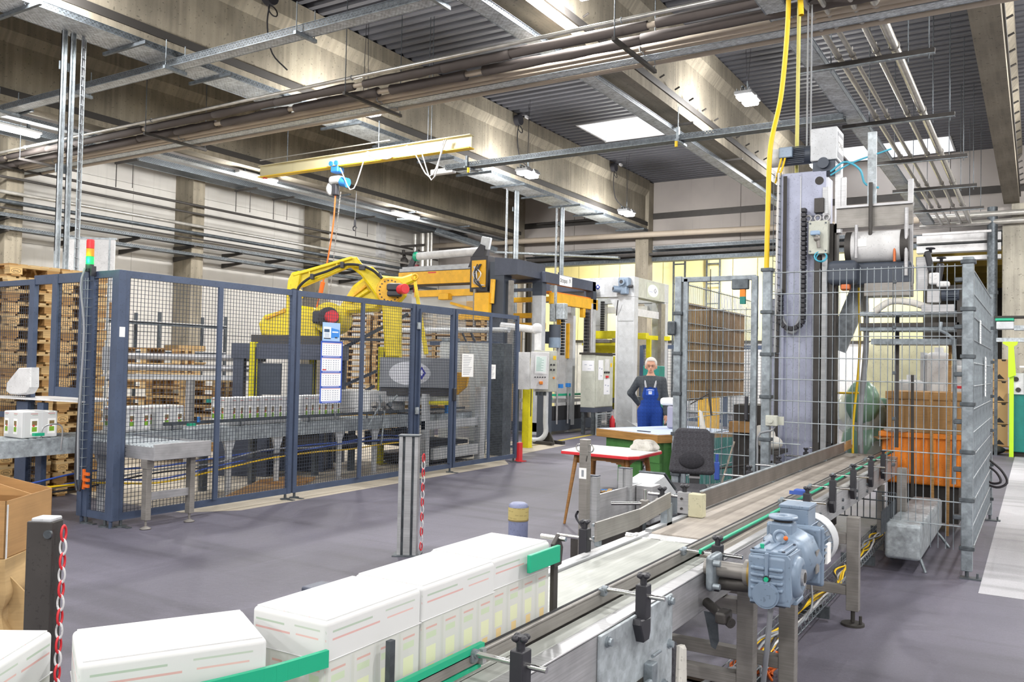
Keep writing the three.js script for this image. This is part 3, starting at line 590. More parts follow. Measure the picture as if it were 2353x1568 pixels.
for (const y of [0.95, 2.2]) mesh('hinge', M.galvLight, gateT, C(FX + 0.035, y, -9.96, FX + 0.06, y + 0.1, -9.9));
fencePanel([FX, -10.9], [FX, -12.82], 0.07, FT, 'mesh fence panel at the far end with papers hung on it', { mid: true, feet: [1.85] });
solo('corner_guard', 'red metal guard at the foot of the far fence end', 'guard', M.red, RC(FX - 0.02, 0, -12.98, FX + 0.05, 0.33, -12.86), C(FX - 0.08, 0, -13.0, FX + 0.12, 0.012, -12.84));
// short return and the window frames over the infeed conveyor
fencePanel([FX - 0.02, -5.15], [-8.28, -5.15], 0.07, FT, 'short mesh return of the fence beside the signal tower', { w: 0.075, feet: [0.1, 0.42] });
solo('fence_post', 'blue grey post at the front corner of the robot fence', 'post', M.blueGrey, RC(FX - 0.04, 0.07, -5.19, FX + 0.04, FT, -5.11, 0.004), cyl([FX, 0, -5.13], [FX, 0.08, -5.13], 0.018, 8));
fencePanel([-8.36, -5.15], [-8.96, -5.15], 1.27, FT, 'hinged mesh window above the infeed conveyor', { w: 0.1, h: 0.1, feet: false });
solo('fence_post', 'tall blue grey post under the signal tower', 'post', M.blueGrey, RC(-8.36, 0.07, -5.19, -8.28, FT, -5.11, 0.004), cyl([-8.32, 0, -5.15], [-8.32, 0.08, -5.15], 0.02, 8));
fencePanel([-9.3, -5.15], [-10.4, -5.15], 1.0, FT - 0.04, 'mesh fence panel at the left edge before the pallets', { w: 0.1, h: 0.06, feet: false });
solo('fence_rail', 'blue grey rail joining the fence posts above the infeed', 'rail', M.blueGrey, C(-9.32, FT - 0.1, -5.17, -8.94, FT, -5.13));
{ const t = thing('tunnel_frame', 'dark blue frame standing below the infeed conveyor', 'frame');
  mesh('post', M.blueGrey, t, RC(-9.42, 0.1, -5.1, -9.2, 1.2, -5.04), RC(-9.02, 0.1, -5.1, -8.9, 1.2, -5.04)); mesh('rail', M.blueGrey, t, RC(-9.42, 0.06, -5.1, -8.9, 0.2, -5.04));
  wireMesh(t, [-9.2, -5.07], [-9.02, -5.07], 0.2, 1.2, 0.042, 0.0042);
  mesh('foot', M.galvDark, t, cyl([-9.3, 0, -5.07], [-9.3, 0.08, -5.07], 0.018, 8), cyl([-8.95, 0, -5.07], [-8.95, 0.08, -5.07], 0.018, 8), B(0.4, 0.012, 0.04, -9.1, 0.006, -4.98), B(0.5, 0.012, 0.04, -8.85, 0.006, -4.9)); }
// signal tower with its cable ladder, grey box, sheet holder
{
  const t = thing('signal_tower', 'red amber green signal tower on the fence post', 'signal light'), x = -8.25, z = -5.1;
  mesh('bracket', M.black, t, B(0.08, 0.03, 0.08, x, 2.58, z), cyl([x, 2.58, z], [x, 2.64, z], 0.04, 14), B(0.03, 0.1, 0.05, x + 0.06, 2.57, z));
  const lamp = (n, c, y, e) => mesh(n, mat(n, c, 0.25, 0, e ? { emissive: new THREE.Color(c), emissiveIntensity: e } : {}), t, cyl([x, y, z], [x, y + 0.078, z], 0.038, 20));
  lamp('green_lens', '#19c45a', 2.642, 1.2); lamp('amber_lens', '#f08a1a', 2.724); lamp('red_lens', '#d3252e', 2.806); mesh('cap', M.red, t, cyl([x, 2.884, z], [x, 2.896, z], 0.036, 20));
  const gl = new THREE.PointLight(0x30ff80, 0.15, 0, 2); gl.position.set(x + 0.03, 2.68, z + 0.06); gl.castShadow = true; gl.name = 'signal_light'; scene.add(gl);
  const l = thing('cable_ladder', 'wire cable ladder with cables down the signal tower post', 'cable ladder'), gs = [];
  for (let y = 0.4; y < 2.5; y += 0.09) gs.push(cyl([x - 0.06, y, z + 0.03], [x + 0.03, y, z + 0.03], 0.004, 4), cyl([x + 0.03, y, z + 0.03], [x + 0.03, y, z - 0.02], 0.004, 4));
  for (const d of [-0.06, -0.015, 0.03]) gs.push(cyl([x + d, 0.4, z + 0.03], [x + d, 2.5, z + 0.03], 0.004, 4));
  stuff(mesh('ladder', M.galv, l, gs));
  mesh('cable', M.cableGrey, l, tube([[x, 2.6, z + 0.05], [x - 0.03, 2.45, z + 0.07], [x, 2, z + 0.04], [x - 0.02, 1, z + 0.05], [x, 0.45, z + 0.05]], 0.012, 20, 6)); mesh('cable', M.black, l, tube([[x - 0.03, 1.3, z + 0.04], [x - 0.04, 0.8, z + 0.05], [x - 0.02, 0.45, z + 0.06], [x + 0.03, 0.32, z + 0.06], [x + 0.06, 0.45, z + 0.04]], 0.014, 20, 6));
  mesh('orange_tag', M.cableOrange, l, C(x + 0.06, 0.36, z + 0.02, x + 0.085, 0.56, z + 0.04), [0.38, 0.44, 0.5].map(y => C(x + 0.085, y, z + 0.02, x + 0.16, y + 0.03, z + 0.04)));
  solo('control_box', 'light grey control box behind the short mesh return', 'box', M.lightGrey, RC(-8.12, 1.56, -5.26, -7.85, 1.8, -5.18, 0.01));
  solo('sheet_holder', 'white open plastic tray hung on the fence post', 'tray', M.white, prism([[-9.53, 1.3], [-9.52, 1.4], [-9.3, 1.56], [-9.06, 1.57], [-9.05, 1.36], [-9.12, 1.29], [-9.28, 1.27], [-9.45, 1.27]], 'xy', -5.08, -4.98, 0.012));
  solo('fence_label', 'small white label on the corner fence post', 'label', M.paper, C(FX + 0.041, 1.9, -5.19, FX + 0.043, 2.0, -5.13));
}
// wall calendar and papers on the fence
{
  const x = FX + 0.03, cal = print(256, 640, (c, w, h) => {
    c.fillStyle = '#2f52b0'; c.fillRect(0, 0, w, h);
    for (let k = 0; k < 4; k++) { const y = 18 + k * 156; c.fillStyle = '#eceef2'; c.fillRect(14, y, w - 28, 134); c.fillStyle = '#c86a6a'; c.fillRect(20, y + 4, w - 40, 4); c.fillStyle = '#8d95a8'; for (let i = 0; i < 7; i++) for (let j = 0; j < 5; j++) c.fillRect(30 + i * 29, y + 22 + j * 22, i % 3 ? 14 : 10, 8); if (k === 1) { c.fillStyle = '#c93a3a'; c.fillRect(24, y + 116, 44, 12); } c.fillStyle = '#eef'; c.font = 'bold 15px sans-serif'; for (let i = 0; i < 14; i++) c.fillRect(30 + i * 14, y + 140, 9, 6); }
  }, 'calendar_print');
  const t = thing('calendar', 'four-month blue and white calendar topped by a truck picture', 'calendar');
  mesh('sheet', cal, t, sheet([x, 1.56, -8.14], 0.4, 0.8, Math.PI / 2));
  const truck = print(256, 256, (c, w, h) => { c.fillStyle = '#9fc0e8'; c.fillRect(0, 0, w, h); c.fillStyle = '#3a86d8'; c.beginPath(); c.moveTo(110, 70); c.lineTo(246, 96); c.lineTo(246, 200); c.lineTo(110, 215); c.fill(); c.fillStyle = '#dfe8f5'; c.fillRect(14, 60, 110, 160); c.fillStyle = '#34506f'; c.fillRect(24, 92, 76, 42); c.fillStyle = '#fff'; c.fillRect(140, 120, 90, 16); c.fillStyle = '#3b3f48'; c.fillRect(20, 212, 100, 16); c.fillRect(180, 196, 40, 18); c.fillStyle = '#8898b0'; for (let i = 0; i < 4; i++) c.fillRect(28, 150 + i * 14, 70, 6); }, 'truck_print');
  mesh('picture', truck, t, sheet([x + 0.003, 2.08, -8.12], 0.32, 0.24, Math.PI / 2));
  const paper = print(128, 180, (c, w, h) => { c.fillStyle = '#f1f1ef'; c.fillRect(0, 0, w, h); c.fillStyle = '#9a9ca2'; for (let i = 0; i < 12; i++) c.fillRect(12, 14 + i * 13, 60 + (i * 37 % 44), 4); }, 'paper_print');
  solo('paper_sheet', 'large printed sheet hung on the far fence panel', 'paper', paper, sheet([x, 1.68, -11.24], 0.32, 0.37, Math.PI / 2));
  solo('paper_sheet', 'smaller printed sheet on the far fence panel', 'paper', paper, sheet([x, 1.58, -11.95], 0.24, 0.24, Math.PI / 2));
}
// ---------- roller table standing out through the fence ----------
function rollers(parent, x0, x1, z0, z1, y, r, pitch, along, m = M.steel) {   // rollers with their own axes across the direction of travel
  if (along === 'x') for (let x = x0 + pitch / 2; x < x1; x += pitch) mesh('roller', m, parent, cyl([x, y, z0], [x, y, z1], r, 10));
  else for (let z = z0 + pitch / 2; z < z1; z += pitch) mesh('roller', m, parent, cyl([x0, y, z], [x1, y, z], r, 10));
}
{
  const t = thing('roller_table', 'stainless roller table standing out through the blue fence', 'conveyor');
  rollers(t, -8.55, -7.36, -5.9, -5.29, 0.8, 0.024, 0.058, 'x', M.galvLight);
  mesh('side_plate', M.steel, t, C(-8.6, 0.69, -5.29, -7.34, 0.815, -5.275), C(-8.6, 0.69, -5.915, -7.34, 0.84, -5.9)); mesh('end_plate', M.steel, t, RC(-7.35, 0.69, -5.93, -7.325, 0.85, -5.26, 0.004));
  for (const z of [-5.31, -5.82]) { mesh('leg', M.steelDull, t, RC(-7.54, 0.09, z - 0.03, -7.46, 0.69, z + 0.03), cyl([-7.5, 0.02, z], [-7.5, 0.1, z], 0.012, 8), lathe([[0, 0], [0.055, 0], [0.05, 0.012], [0.015, 0.03], [0, 0.03]], 16).translate(-7.5, 0, z)); }
  mesh('brace', M.steel, t, RC(-7.515, 0.28, -5.8, -7.485, 0.36, -5.33)); mesh('leg_gusset', M.steelDull, t, C(-7.55, 0.6, -5.35, -7.45, 0.69, -5.27));
}
// ---------- inner conveyor with packs ----------
function shieldLeg(t, x, z, top = 0.68) {
  mesh('leg', M.lightGrey, t, prism([[z - 0.09, top], [z + 0.09, top], [z + 0.04, top - 0.14], [z + 0.03, 0.03], [z - 0.03, 0.03], [z - 0.04, top - 0.14]], 'zy', x - 0.02, x + 0.02), B(0.05, 0.015, 0.1, x, 0.008, z), cyl([x + 0.02, top - 0.25, z], [x + 0.035, top - 0.25, z], 0.018, 8));
}
{
  const t = thing('roller_conveyor', 'long roller conveyor carrying packs through the robot cell', 'conveyor');
  for (const [x, m] of [[-8.6, M.galvLight], [-9.14, M.galv]]) mesh('side_frame', m, t, C(x - 0.012, 0.68, -12.6, x + 0.012, 0.85, -3.6));
  rollers(t, -9.13, -8.61, -12.5, -3.7, 0.83, 0.025, 0.075, 'z', M.galvLight);
  for (const z of [-5.55, -7.25, -8.05, -9.24, -10.02, -11.3]) { shieldLeg(t, -8.63, z); if (z < -6) mesh('rear_leg', M.galvDark, t, C(-9.14, 0, z - 0.04, -9.06, 0.68, z + 0.04)); }
  mesh('guide_rail', M.galvDark, t, bar([-8.62, 0.93, -6.3], [-8.62, 0.93, -12.4], 0.03, 0.04), [-6.4, -7.4, -8.6, -9.8, -11].map(z => [cyl([-8.6, 0.8, z], [-8.6, 0.93, z], 0.01, 6)]));
  mesh('drive_box', M.darkSteel, t, RC(-9.05, 0.45, -8.9, -8.7, 0.66, -8.3), RC(-9.0, 0.4, -10.6, -8.7, 0.62, -10.2)); mesh('drum', M.blackSoft, t, cyl([-8.68, 0.5, -9.6], [-8.9, 0.5, -9.6], 0.12, 16), cyl([-8.68, 0.5, -10.8], [-8.9, 0.5, -10.8], 0.14, 16));
  mesh('clamp', M.greenGuide, t, B(0.05, 0.03, 0.1, -8.58, 0.9, -4.82), B(0.05, 0.03, 0.1, -8.58, 0.91, -6.65)); mesh('blue_knob', M.blue, t, cyl([-8.58, 0.93, -6.75], [-8.58, 1.0, -6.75], 0.018, 10));
  mesh('photo_eye', M.steel, t, tube([[-8.58, 0.86, -4.85], [-8.58, 0.97, -4.87], [-8.58, 0.98, -5.05], [-8.58, 0.72, -5.06]], 0.008, 16, 5), tube([[-8.58, 0.86, -9.1], [-8.58, 1.0, -9.1], [-8.58, 1.01, -9.5]], 0.01, 12, 5));
}
// bundles of cable in the cell
{
  const t = thing('cable_bundle', 'bundle of blue, grey and yellow cables under the cell conveyor', 'cable');
  const cs = [[M.cableYellow, 0.31], [M.cableBlue, 0.36], [M.cableGrey, 0.38], [M.black, 0.34], [M.cableBlue, 0.42]];
  cs.forEach(([m, y], i) => { seed = 90 + i; const pts = []; for (let z = -3.8; z > -11.5; z -= 0.8) pts.push([-8.52 + rr(-0.05, 0.05) - 0.03 * i, y + (z < -7 ? 0.12 : 0) + rr(-0.05, 0.05), z]); mesh('cable', m, t, tube(pts, 0.011, 60, 5)); });
}
solo('floor_mat_board', 'crumpled brown board lying on the cell floor', 'board', M.card, prism([[-8.35, -7.0], [-8.2, -7.9], [-8.75, -8.9], [-9.1, -8.2]], 'xz', 0.01, 0.05), C(-8.9, 0.05, -8.6, -8.5, 0.09, -8.0));
const packPrint = print(256, 256, (c, w, h) => {
  c.fillStyle = '#d2d3d4'; c.fillRect(0, 0, w, h);
  for (let k = 0; k < 2; k++) { const x = 16 + k * 124; c.fillStyle = '#d8dadd'; c.fillRect(x + 96, 0, 4, h); c.fillStyle = '#f4f4f2'; c.fillRect(x, 70, 56, 150); c.fillStyle = '#7c6a44'; c.fillRect(x + 8, 92, 36, 46); c.fillStyle = '#7fae2e'; c.fillRect(x + 8, 150, 36, 46); c.fillStyle = '#c94a3c'; c.fillRect(x + 24, 128, 16, 20); c.fillStyle = '#b86e66'; c.fillRect(x + 4, 20, 50, 6); c.fillStyle = '#7f9a78'; c.fillRect(x + 4, 34, 40, 4); }
}, 'pack_print');
function pack(x, z, w, h, d, y, label, group, yaw = 0, m = packPrint) {         // shrink-wrapped pack: printed long sides, plain film, a lid fold
  const t = thing('drink_pack', label, 'package', group);
  const body = R(w, h, d, 0, h / 2, 0, 0.012, 1);
  const p = body.attributes.position, n = body.attributes.normal, uv = body.attributes.uv;
  for (let i = 0; i < p.count; i++) { const a = Math.abs(n.getX(i)) > 0.7 ? p.getZ(i) / d : Math.abs(n.getZ(i)) > 0.7 ? p.getX(i) / w : 0; const top = n.getY(i) > 0.7; uv.setXY(i, top ? 0.01 : a + 0.5, top ? 0.02 : p.getY(i) / h); }
  mesh('carton', m, t, body); mesh('film_fold', M.white, t, R(w * 0.98, 0.004, d * 0.3, 0, h + 0.001, 0, 0.002, 1));
  t.position.set(x, y, z); t.rotation.y = yaw; seated.add(t);
  return t;
}
{
  const y = 0.855;
  const zs = [-7.42, -7.68, -7.94, -8.2, -8.68, -8.94, -9.2];
  zs.forEach((z, i) => pack(-8.87, z, 0.34, 0.35, 0.255, y, (i < 4 ? ORD[i] + ' white pack from the left in the row left of the calendar post' : ORD[i - 4] + ' white pack from the left in the row right of the post under the calendar'), 'white drink packs on the cell conveyor'));
  pack(-8.87, -6.0, 0.34, 0.28, 0.37, y, 'white pack entering the cell behind the fence corner', 'white drink packs on the cell conveyor');
  pack(-8.87, -6.45, 0.34, 0.28, 0.37, y, 'white pack entering the cell over the roller table', 'white drink packs on the cell conveyor');
  pack(-8.87, -4.25, 0.34, 0.27, 0.37, y, 'white pack on the infeed conveyor at the left edge', 'white drink packs on the infeed');
  pack(-8.87, -4.9, 0.34, 0.27, 0.37, y, 'white pack on the infeed conveyor beside the signal tower post', 'white drink packs on the infeed');
  solo('cover_sheet', 'white cover sheet over the infeed conveyor at the fence', 'sheet', M.white, prism([[-8.27, -5.08], [-9.9, -4.9], [-9.95, -5.1], [-9.2, -5.7], [-8.4, -5.6]], 'xz', 1.225, 1.24));
  const big = thing('pallet_load', 'large white block of packs beneath the gripper', 'package');
  mesh('carton', M.white, big, R(1.1, 0.36, 0.9, -9.55, 1.05, -10.75, 0.01, 1)); mesh('pallet_base', M.machineYellow, big, C(-9.9, 0.72, -11.2, -9.0, 0.86, -10.3));
}
// ---------- pallets ----------
const woods = [M.wood, M.woodB, M.woodC];
const stamp = print(128, 64, (c, w, h) => { c.fillStyle = '#d8b276'; c.fillRect(0, 0, w, h); c.strokeStyle = '#4a3c28'; c.lineWidth = 4; c.beginPath(); c.ellipse(w / 2, h / 2, 50, 24, 0, 0, 7); c.stroke(); c.fillStyle = '#4a3c28'; c.font = 'bold 28px sans-serif'; c.textAlign = 'center'; c.textBaseline = 'middle'; c.fillText('EPAL', w / 2, h / 2 + 2); }, 'epal_stamp');
// w along x, d along z; entry openings on the x faces (nx blocks along z) and z faces
function makePallet(w, d, nb, wd, stamped) {
  const t = new THREE.Group(); t.name = 'pallet';
  const W = () => woods[(wd + Math.floor(rnd() * 3)) % 3];
  const bx = [-w / 2 + 0.05, 0, w / 2 - 0.05], bz = nb === 2 ? [-d / 2 + 0.08, d / 2 - 0.08] : [-d / 2 + 0.07, 0, d / 2 - 0.07], bw = nb === 2 ? 0.15 : 0.14;
  for (const z of bz) mesh('base_board', W(), t, B(w, 0.022, 0.1, 0, 0.011, z));
  for (const z of bz) for (const x of bx) { mesh('block', W(), t, B(0.1, 0.078, bw, x, 0.061, z)); }
  if (stamped) mesh('stamp', stamp, t, sheet([w / 2 + 0.0012, 0.061, bz[bz.length - 1]], bw * 0.9, 0.07, Math.PI / 2));
  for (const x of bx) mesh('cross_board', W(), t, B(0.1, 0.022, d, x, 0.111, 0));
  const n = 5; for (let k = 0; k < n; k++) mesh('deck_board', W(), t, B(w, 0.022, k % 2 ? d * 0.13 : d * 0.17, 0, 0.133, -d / 2 + d * (0.085 + k * 0.2075)));
  return t;
}
function stack(kinds, x, z, n, turn, label, y0 = 0) {
  for (let k = 0; k < n; k++) {
    const p = kinds[k % kinds.length].clone(); p.name = numbered('pallet'); scene.add(p); seated.add(p);
    p.position.set(x + rr(-0.015, 0.015), y0 + k * 0.145, z + rr(-0.015, 0.015)); p.rotation.y = turn + rr(-0.012, 0.012);
    const up = n - 1 - k;
    p.userData = { label: 'wooden pallet, ' + (up === 0 ? 'topmost' : up === n - 1 ? 'bottom one' : up < 20 ? ORD[up] + ' from the top' : 'second from the bottom') + ' ' + label, category: 'pallet', group: 'pallets stacked ' + label };
  }
}
seed = 5;
const halfP = [makePallet(0.8, 0.6, 2, 0, true), makePallet(0.8, 0.6, 2, 1, false), makePallet(0.8, 0.6, 2, 0, true)];
const euroP = [makePallet(1.2, 0.8, 3, 0, false), makePallet(1.2, 0.8, 3, 1, false)];
stack(halfP, -10.45, -5.52, 19, 0, 'of the front stack at the left edge');
stack(halfP, -10.45, -6.16, 19, 0, 'of the second stack behind the mesh window');
stack(euroP, -13.5, -9.6, 5, 0.55, 'of the low pile left of the grey column', 1.15);
stack(euroP, -13.5, -9.6, 3, 0.55, 'of the pile under the steel rail', 0.55);
stack(euroP, -14.95, -16.25, 20, 0.6, 'of the left tall stack behind the robot');
stack(euroP, -13.85, -16.9, 21, 0.6, 'of the middle tall stack behind the robot');
stack(euroP, -13.9, -18.5, 22, 0.6, 'of the tall stack right of the yellow wrist');
stack(euroP, -12.8, -19.2, 21, 0.6, 'of the rightmost tall stack behind the door');
stack(euroP, -12.0, -9.3, 8, 0.5, 'of the stack under the robot stand', 0.2);
// board box and big carton below the low pile, boxes and shelves at the wall
solo('carton', 'brown carton standing under the low pallet pile', 'box', M.card, R(1.2, 0.56, 0.8, -13.5, 0.28, -9.6, 0.01, 1, 0, 0.55), R(1.22, 0.02, 0.3, -13.5, 0.56, -9.6, 0.005, 1, 0, 0.55));
{
  const t = thing('wall_rack', 'grey steel rack with shelves behind the low pallet pile', 'rack'), x = -15.6;
  for (const z of [-9.2, -11.2, -12.9]) mesh('upright', M.galvDark, t, C(x, 0, z - 0.03, x + 0.05, 2.65, z + 0.03), C(x - 0.8, 0, z - 0.03, x - 0.75, 2.65, z + 0.03));
  for (const y of [2.45, 1.85, 1.3, 0.6]) mesh('shelf', M.lightGrey, t, C(x - 0.8, y - 0.04, -12.9, x + 0.06, y, -9.2)), mesh('beam', M.galvDark, t, C(x + 0.02, y - 0.08, -12.9, x + 0.06, y - 0.02, -9.2));
  solo('carton', 'brown carton on the top shelf of the wall rack', 'box', M.card, RC(-16.1, 2.46, -10.3, -15.6, 2.78, -9.6, 0.01), C(-15.62, 2.6, -10.3, -15.598, 2.63, -9.6));
  solo('carton', 'flat yellowish carton on the rack shelf beside the grey column', 'box', M.cardPale, RC(-16.1, 1.86, -12.4, -15.6, 1.98, -11.7, 0.01), C(-15.62, 1.9, -12.4, -15.598, 1.92, -11.7));
  solo('carton', 'open carton on the lower rack shelf beside the column', 'box', M.cardPale, RC(-16.1, 1.31, -12.3, -15.6, 1.55, -11.8, 0.01), prism([[-15.6, 1.55], [-15.45, 1.62], [-15.44, 1.6], [-15.58, 1.53]], 'xy', -12.3, -11.8));
  solo('storage_bin', 'dark green bin on the bottom rack shelf', 'bin', M.teal, RC(-16.1, 0.61, -12.6, -15.6, 0.85, -11.6, 0.02), C(-16.12, 0.83, -12.62, -15.58, 0.86, -11.58));
}
// steel barrier rail with yellow posts round the robot
{
  const t = thing('barrier_rail', 'double tube steel barrier along the rear of the cell', 'barrier');
  for (const y of [1.72, 1.55]) mesh('tube', M.steel, t, cyl([-12.4, y, -7.6], [-10.6, y, -9.6], 0.05, 14)); mesh('rail', M.lightGrey, t, bar([-12.4, 1.4, -7.65], [-10.6, 1.4, -9.62], 0.05, 0.08));
  for (const f of [0.15, 0.55]) mesh('post', M.steel, t, C(-12.4 + 1.8 * f - 0.05, 0, -7.7 - 2 * f - 0.05, -12.4 + 1.8 * f + 0.05, 1.4, -7.7 - 2 * f + 0.05));
}
function yellowPost(x, z, y1, label, w = 0.1) {
  const t = thing('guard_post', label, 'post', 'yellow light curtain posts');
  mesh('column', M.lemon, t, RC(x - w / 2, 0, z - w / 2, x + w / 2, y1, z + w / 2, 0.008)); mesh('window_strip', M.black, t, C(x + w / 2, y1 * 0.35, z - 0.015, x + w / 2 + 0.004, y1 - 0.08, z + 0.015)); mesh('base_plate', M.lemon, t, C(x - 0.09, 0, z - 0.09, x + 0.09, 0.015, z + 0.09));
}
yellowPost(-10.55, -9.3, 1.98, 'yellow light curtain post left of the robot stand');
yellowPost(-10.3, -10.35, 1.9, 'short yellow post behind the calendar');
yellowPost(-9.35, -11.0, 1.96, 'yellow light curtain post left of the grey gripper');
yellowPost(-8.95, -15.15, 1.85, 'tall yellow post at the end of the yellow floor line', 0.16);
// racks and machine blocks seen through the mesh
{
  const t = thing('robot_stand', 'dark steel frame stand carrying the robot', 'stand');
  const c = [-10.42, -10.0], P = (a, b) => [c[0] + a * 0.851 + b * 0.525, c[1] - a * 0.525 + b * 0.851];
  for (const a of [-0.72, 0.72]) for (const b of [-0.45, 0.45]) { const p = P(a, b); mesh('leg', M.anthracite, t, B(0.16, 1.72, 0.16, p[0], 0.86, p[1], 0, 0.553)); }
  mesh('top_frame', M.anthracite, t, B(1.65, 0.24, 1.1, c[0], 1.84, c[1], 0, 0.553)); mesh('base_plate', M.darkSteel, t, B(1.1, 0.14, 0.9, c[0], 2.03, c[1], 0, 0.553));
  mesh('cross_beam', M.anthracite, t, B(1.4, 0.14, 0.1, P(0, 0.45)[0], 0.9, P(0, 0.45)[1], 0, 0.553)); const v = P(-0.3, 0.46), v2 = P(0.3, 0.46);
  mesh('vent_panel', M.motorDark, t, B(0.5, 0.5, 0.06, v[0], 1.4, v[1], 0, 0.553)); mesh('vent_panel', M.motorDark, t, B(0.3, 0.5, 0.06, v2[0], 1.4, v2[1], 0, 0.553));
}
for (const [x, z, w, h, l] of [[-9.95, -8.7, 0.75, 1.08, 'grey slatted machine block left of the fence post'], [-9.75, -9.6, 0.8, 1.1, 'grey slatted machine block behind the calendar']]) {
  const t = thing('control_unit', l, 'machine');
  mesh('body', M.anthracite, t, R(w, h, 0.5, x, h / 2, z, 0.015, 1, 0, 0.553)); for (let k = 0; k < 7; k++) mesh('slat', M.motorDark, t, B(w * 0.92, 0.02, 0.04, x + 0.525 * 0.26, 0.74 + k * 0.05, z + 0.851 * 0.26, 0, 0.553));
  mesh('lid', M.lightGrey, t, R(w + 0.04, 0.03, 0.54, x, h + 0.015, z, 0.008, 1, 0, 0.553));
}

{ const t = thing('hanging_sign', 'plain white board hanging behind the signal tower', 'sign'); mesh('board', M.white, t, R(0.8, 0.7, 0.03, -13.25, 3.28, -8.2, 0.004, 1, 0, 0.55)); mesh('frame', M.galvLight, t, B(0.84, 0.03, 0.04, -13.25, 3.64, -8.2, 0, 0.55), cyl([-13.5, 0, -8.07], [-13.5, 3.66, -8.07], 0.02, 8), cyl([-12.98, 0, -8.36], [-12.98, 3.66, -8.36], 0.02, 8)); }
// ---------- the yellow palletising robot on its stand ----------
{
  const t = thing('palletizing_robot', 'yellow palletising robot arm with red motor caps on a dark stand', 'robot');
  t.position.set(-9.774, 1.7, -10.419); t.rotation.y = 0.5534; seated.add(t);
  const u = 0.00717, q = (a, b) => { const X = a - 780, Y = 810 - b; return [(X - 0.0206 * Y) * u, (Y + 0.0206 * X) * u]; };
  const poly = (...p) => p.map(v => q(v[0], v[1]));
  const pt = (a, b, z) => [...q(a, b), z];
  const Y = M.robot;
  mesh('turret', Y, t, prism(poly([607, 724], [619, 706], [640, 700], [652, 697], [700, 684], [728, 688], [742, 700], [742, 771], [700, 773], [655, 768], [630, 760], [613, 752]), 'xy', -0.42, 0.34, 0.05), cyl(pt(765, 712, -0.4), pt(765, 712, 0.36), 0.25, 28), R(0.5, 0.1, 0.6, ...pt(690, 766, 0), 0.03, 2));
  mesh('turret_plate', M.machineYellow, t, prism(poly([620, 712], [655, 697], [666, 690], [668, 700], [628, 716]), 'xy', 0.3, 0.37, 0.01));
  mesh('shoulder_motor', M.black, t, cyl(pt(760, 712, 0.34), pt(772, 712, 0.55), 0.16, 20), R(0.26, 0.2, 0.22, ...pt(752, 712, 0.42), 0.03, 1)); mesh('red_cap', M.red, t, cyl(pt(776, 712, 0.56), pt(784, 712, 0.68), 0.098, 24), cyl(pt(784, 712, 0.68), pt(785, 712, 0.695), 0.086, 24));
  mesh('lower_arm', Y, t, prism(poly([738, 712], [745, 695], [775, 686], [792, 660], [808, 634], [840, 610], [866, 632], [884, 672], [862, 692], [800, 698], [775, 722], [745, 722]), 'xy', -0.45, -0.06, 0.05), prism(poly([800, 668], [842, 640], [850, 648], [806, 676]), 'xy', -0.1, 0.0, 0.02), R(0.24, 0.06, 0.34, ...pt(822, 652, -0.2), 0.02, 1, 0, 0, 0.5));
  mesh('arm_rib', M.machineYellow, t, prism(poly([796, 667], [838, 633], [842, 638], [800, 672]), 'xy', -0.08, 0.02, 0.01));
  mesh('rear_link', Y, t, prism(poly([662, 700], [666, 640], [668, 624], [676, 608], [692, 604], [698, 612], [693, 640], [686, 652], [684, 700]), 'xy', 0.02, 0.2, 0.02, [poly([671, 652], [672, 634], [676, 630], [678, 636], [676, 654])]), cyl(pt(684, 656, 0.0), pt(684, 656, 0.24), 0.1, 18));
  mesh('link_pin', M.black, t, cyl(pt(684, 657, 0.2), pt(684, 657, 0.27), 0.085, 18));
  mesh('upper_link', Y, t, prism(poly([676, 622], [678, 608], [812, 571], [822, 571], [838, 592], [830, 598], [812, 594], [803, 596], [700, 640], [690, 640]), 'xy', 0.04, 0.16, 0.02)); mesh('link_flange', Y, t, prism(poly([678, 610], [812, 571], [814, 577], [680, 617]), 'xy', 0.15, 0.21, 0.01), prism(poly([694, 634], [802, 591], [803, 597], [696, 641]), 'xy', 0.15, 0.21, 0.01), prism(poly([714, 602], [717, 601], [722, 626], [719, 627]), 'xy', 0.15, 0.2), prism(poly([776, 584], [779, 583], [783, 604], [780, 605]), 'xy', 0.15, 0.2));
  mesh('forearm', Y, t, prism(poly([806, 594], [824, 576], [836, 590], [856, 592], [876, 612], [900, 615], [925, 616], [947, 609], [958, 610], [961, 618], [956, 626], [938, 634], [934, 660], [920, 676], [900, 682], [882, 678], [868, 664], [850, 638], [830, 612]), 'xy', -0.06, 0.1, 0.03));
  mesh('forearm_ring', M.machineYellow, t, cyl(pt(899, 649, 0.08), pt(899, 649, 0.17), 0.2, 30), ring(pt(899, 649, 0.13), [0, 0, 1], 0.205, 0.025, 30, 6), ring(pt(955, 617, 0.1), [0, 0, 1], 0.045, 0.016, 16, 5));
  mesh('bolt', M.black, t, Array.from({ length: 18 }, (_, k) => { const [x, y] = q(899, 649), a = k / 18 * 6.283; return cyl([x + 0.17 * Math.cos(a), y + 0.17 * Math.sin(a), 0.16], [x + 0.17 * Math.cos(a), y + 0.17 * Math.sin(a), 0.18], 0.013, 6); }));
  mesh('elbow_motor', M.black, t, R(0.28, 0.12, 0.16, ...pt(914, 643, 0.26), 0.03, 1), R(0.24, 0.1, 0.14, ...pt(912, 657, 0.26), 0.03, 1)); mesh('motor_top', M.steelDull, t, R(0.2, 0.05, 0.1, ...pt(914, 637, 0.28), 0.02, 1)); mesh('red_cap', M.red, t, cyl(pt(926, 648, 0.3), pt(938, 648, 0.42), 0.082, 24), cyl(pt(938, 648, 0.42), pt(939, 648, 0.432), 0.07, 24));
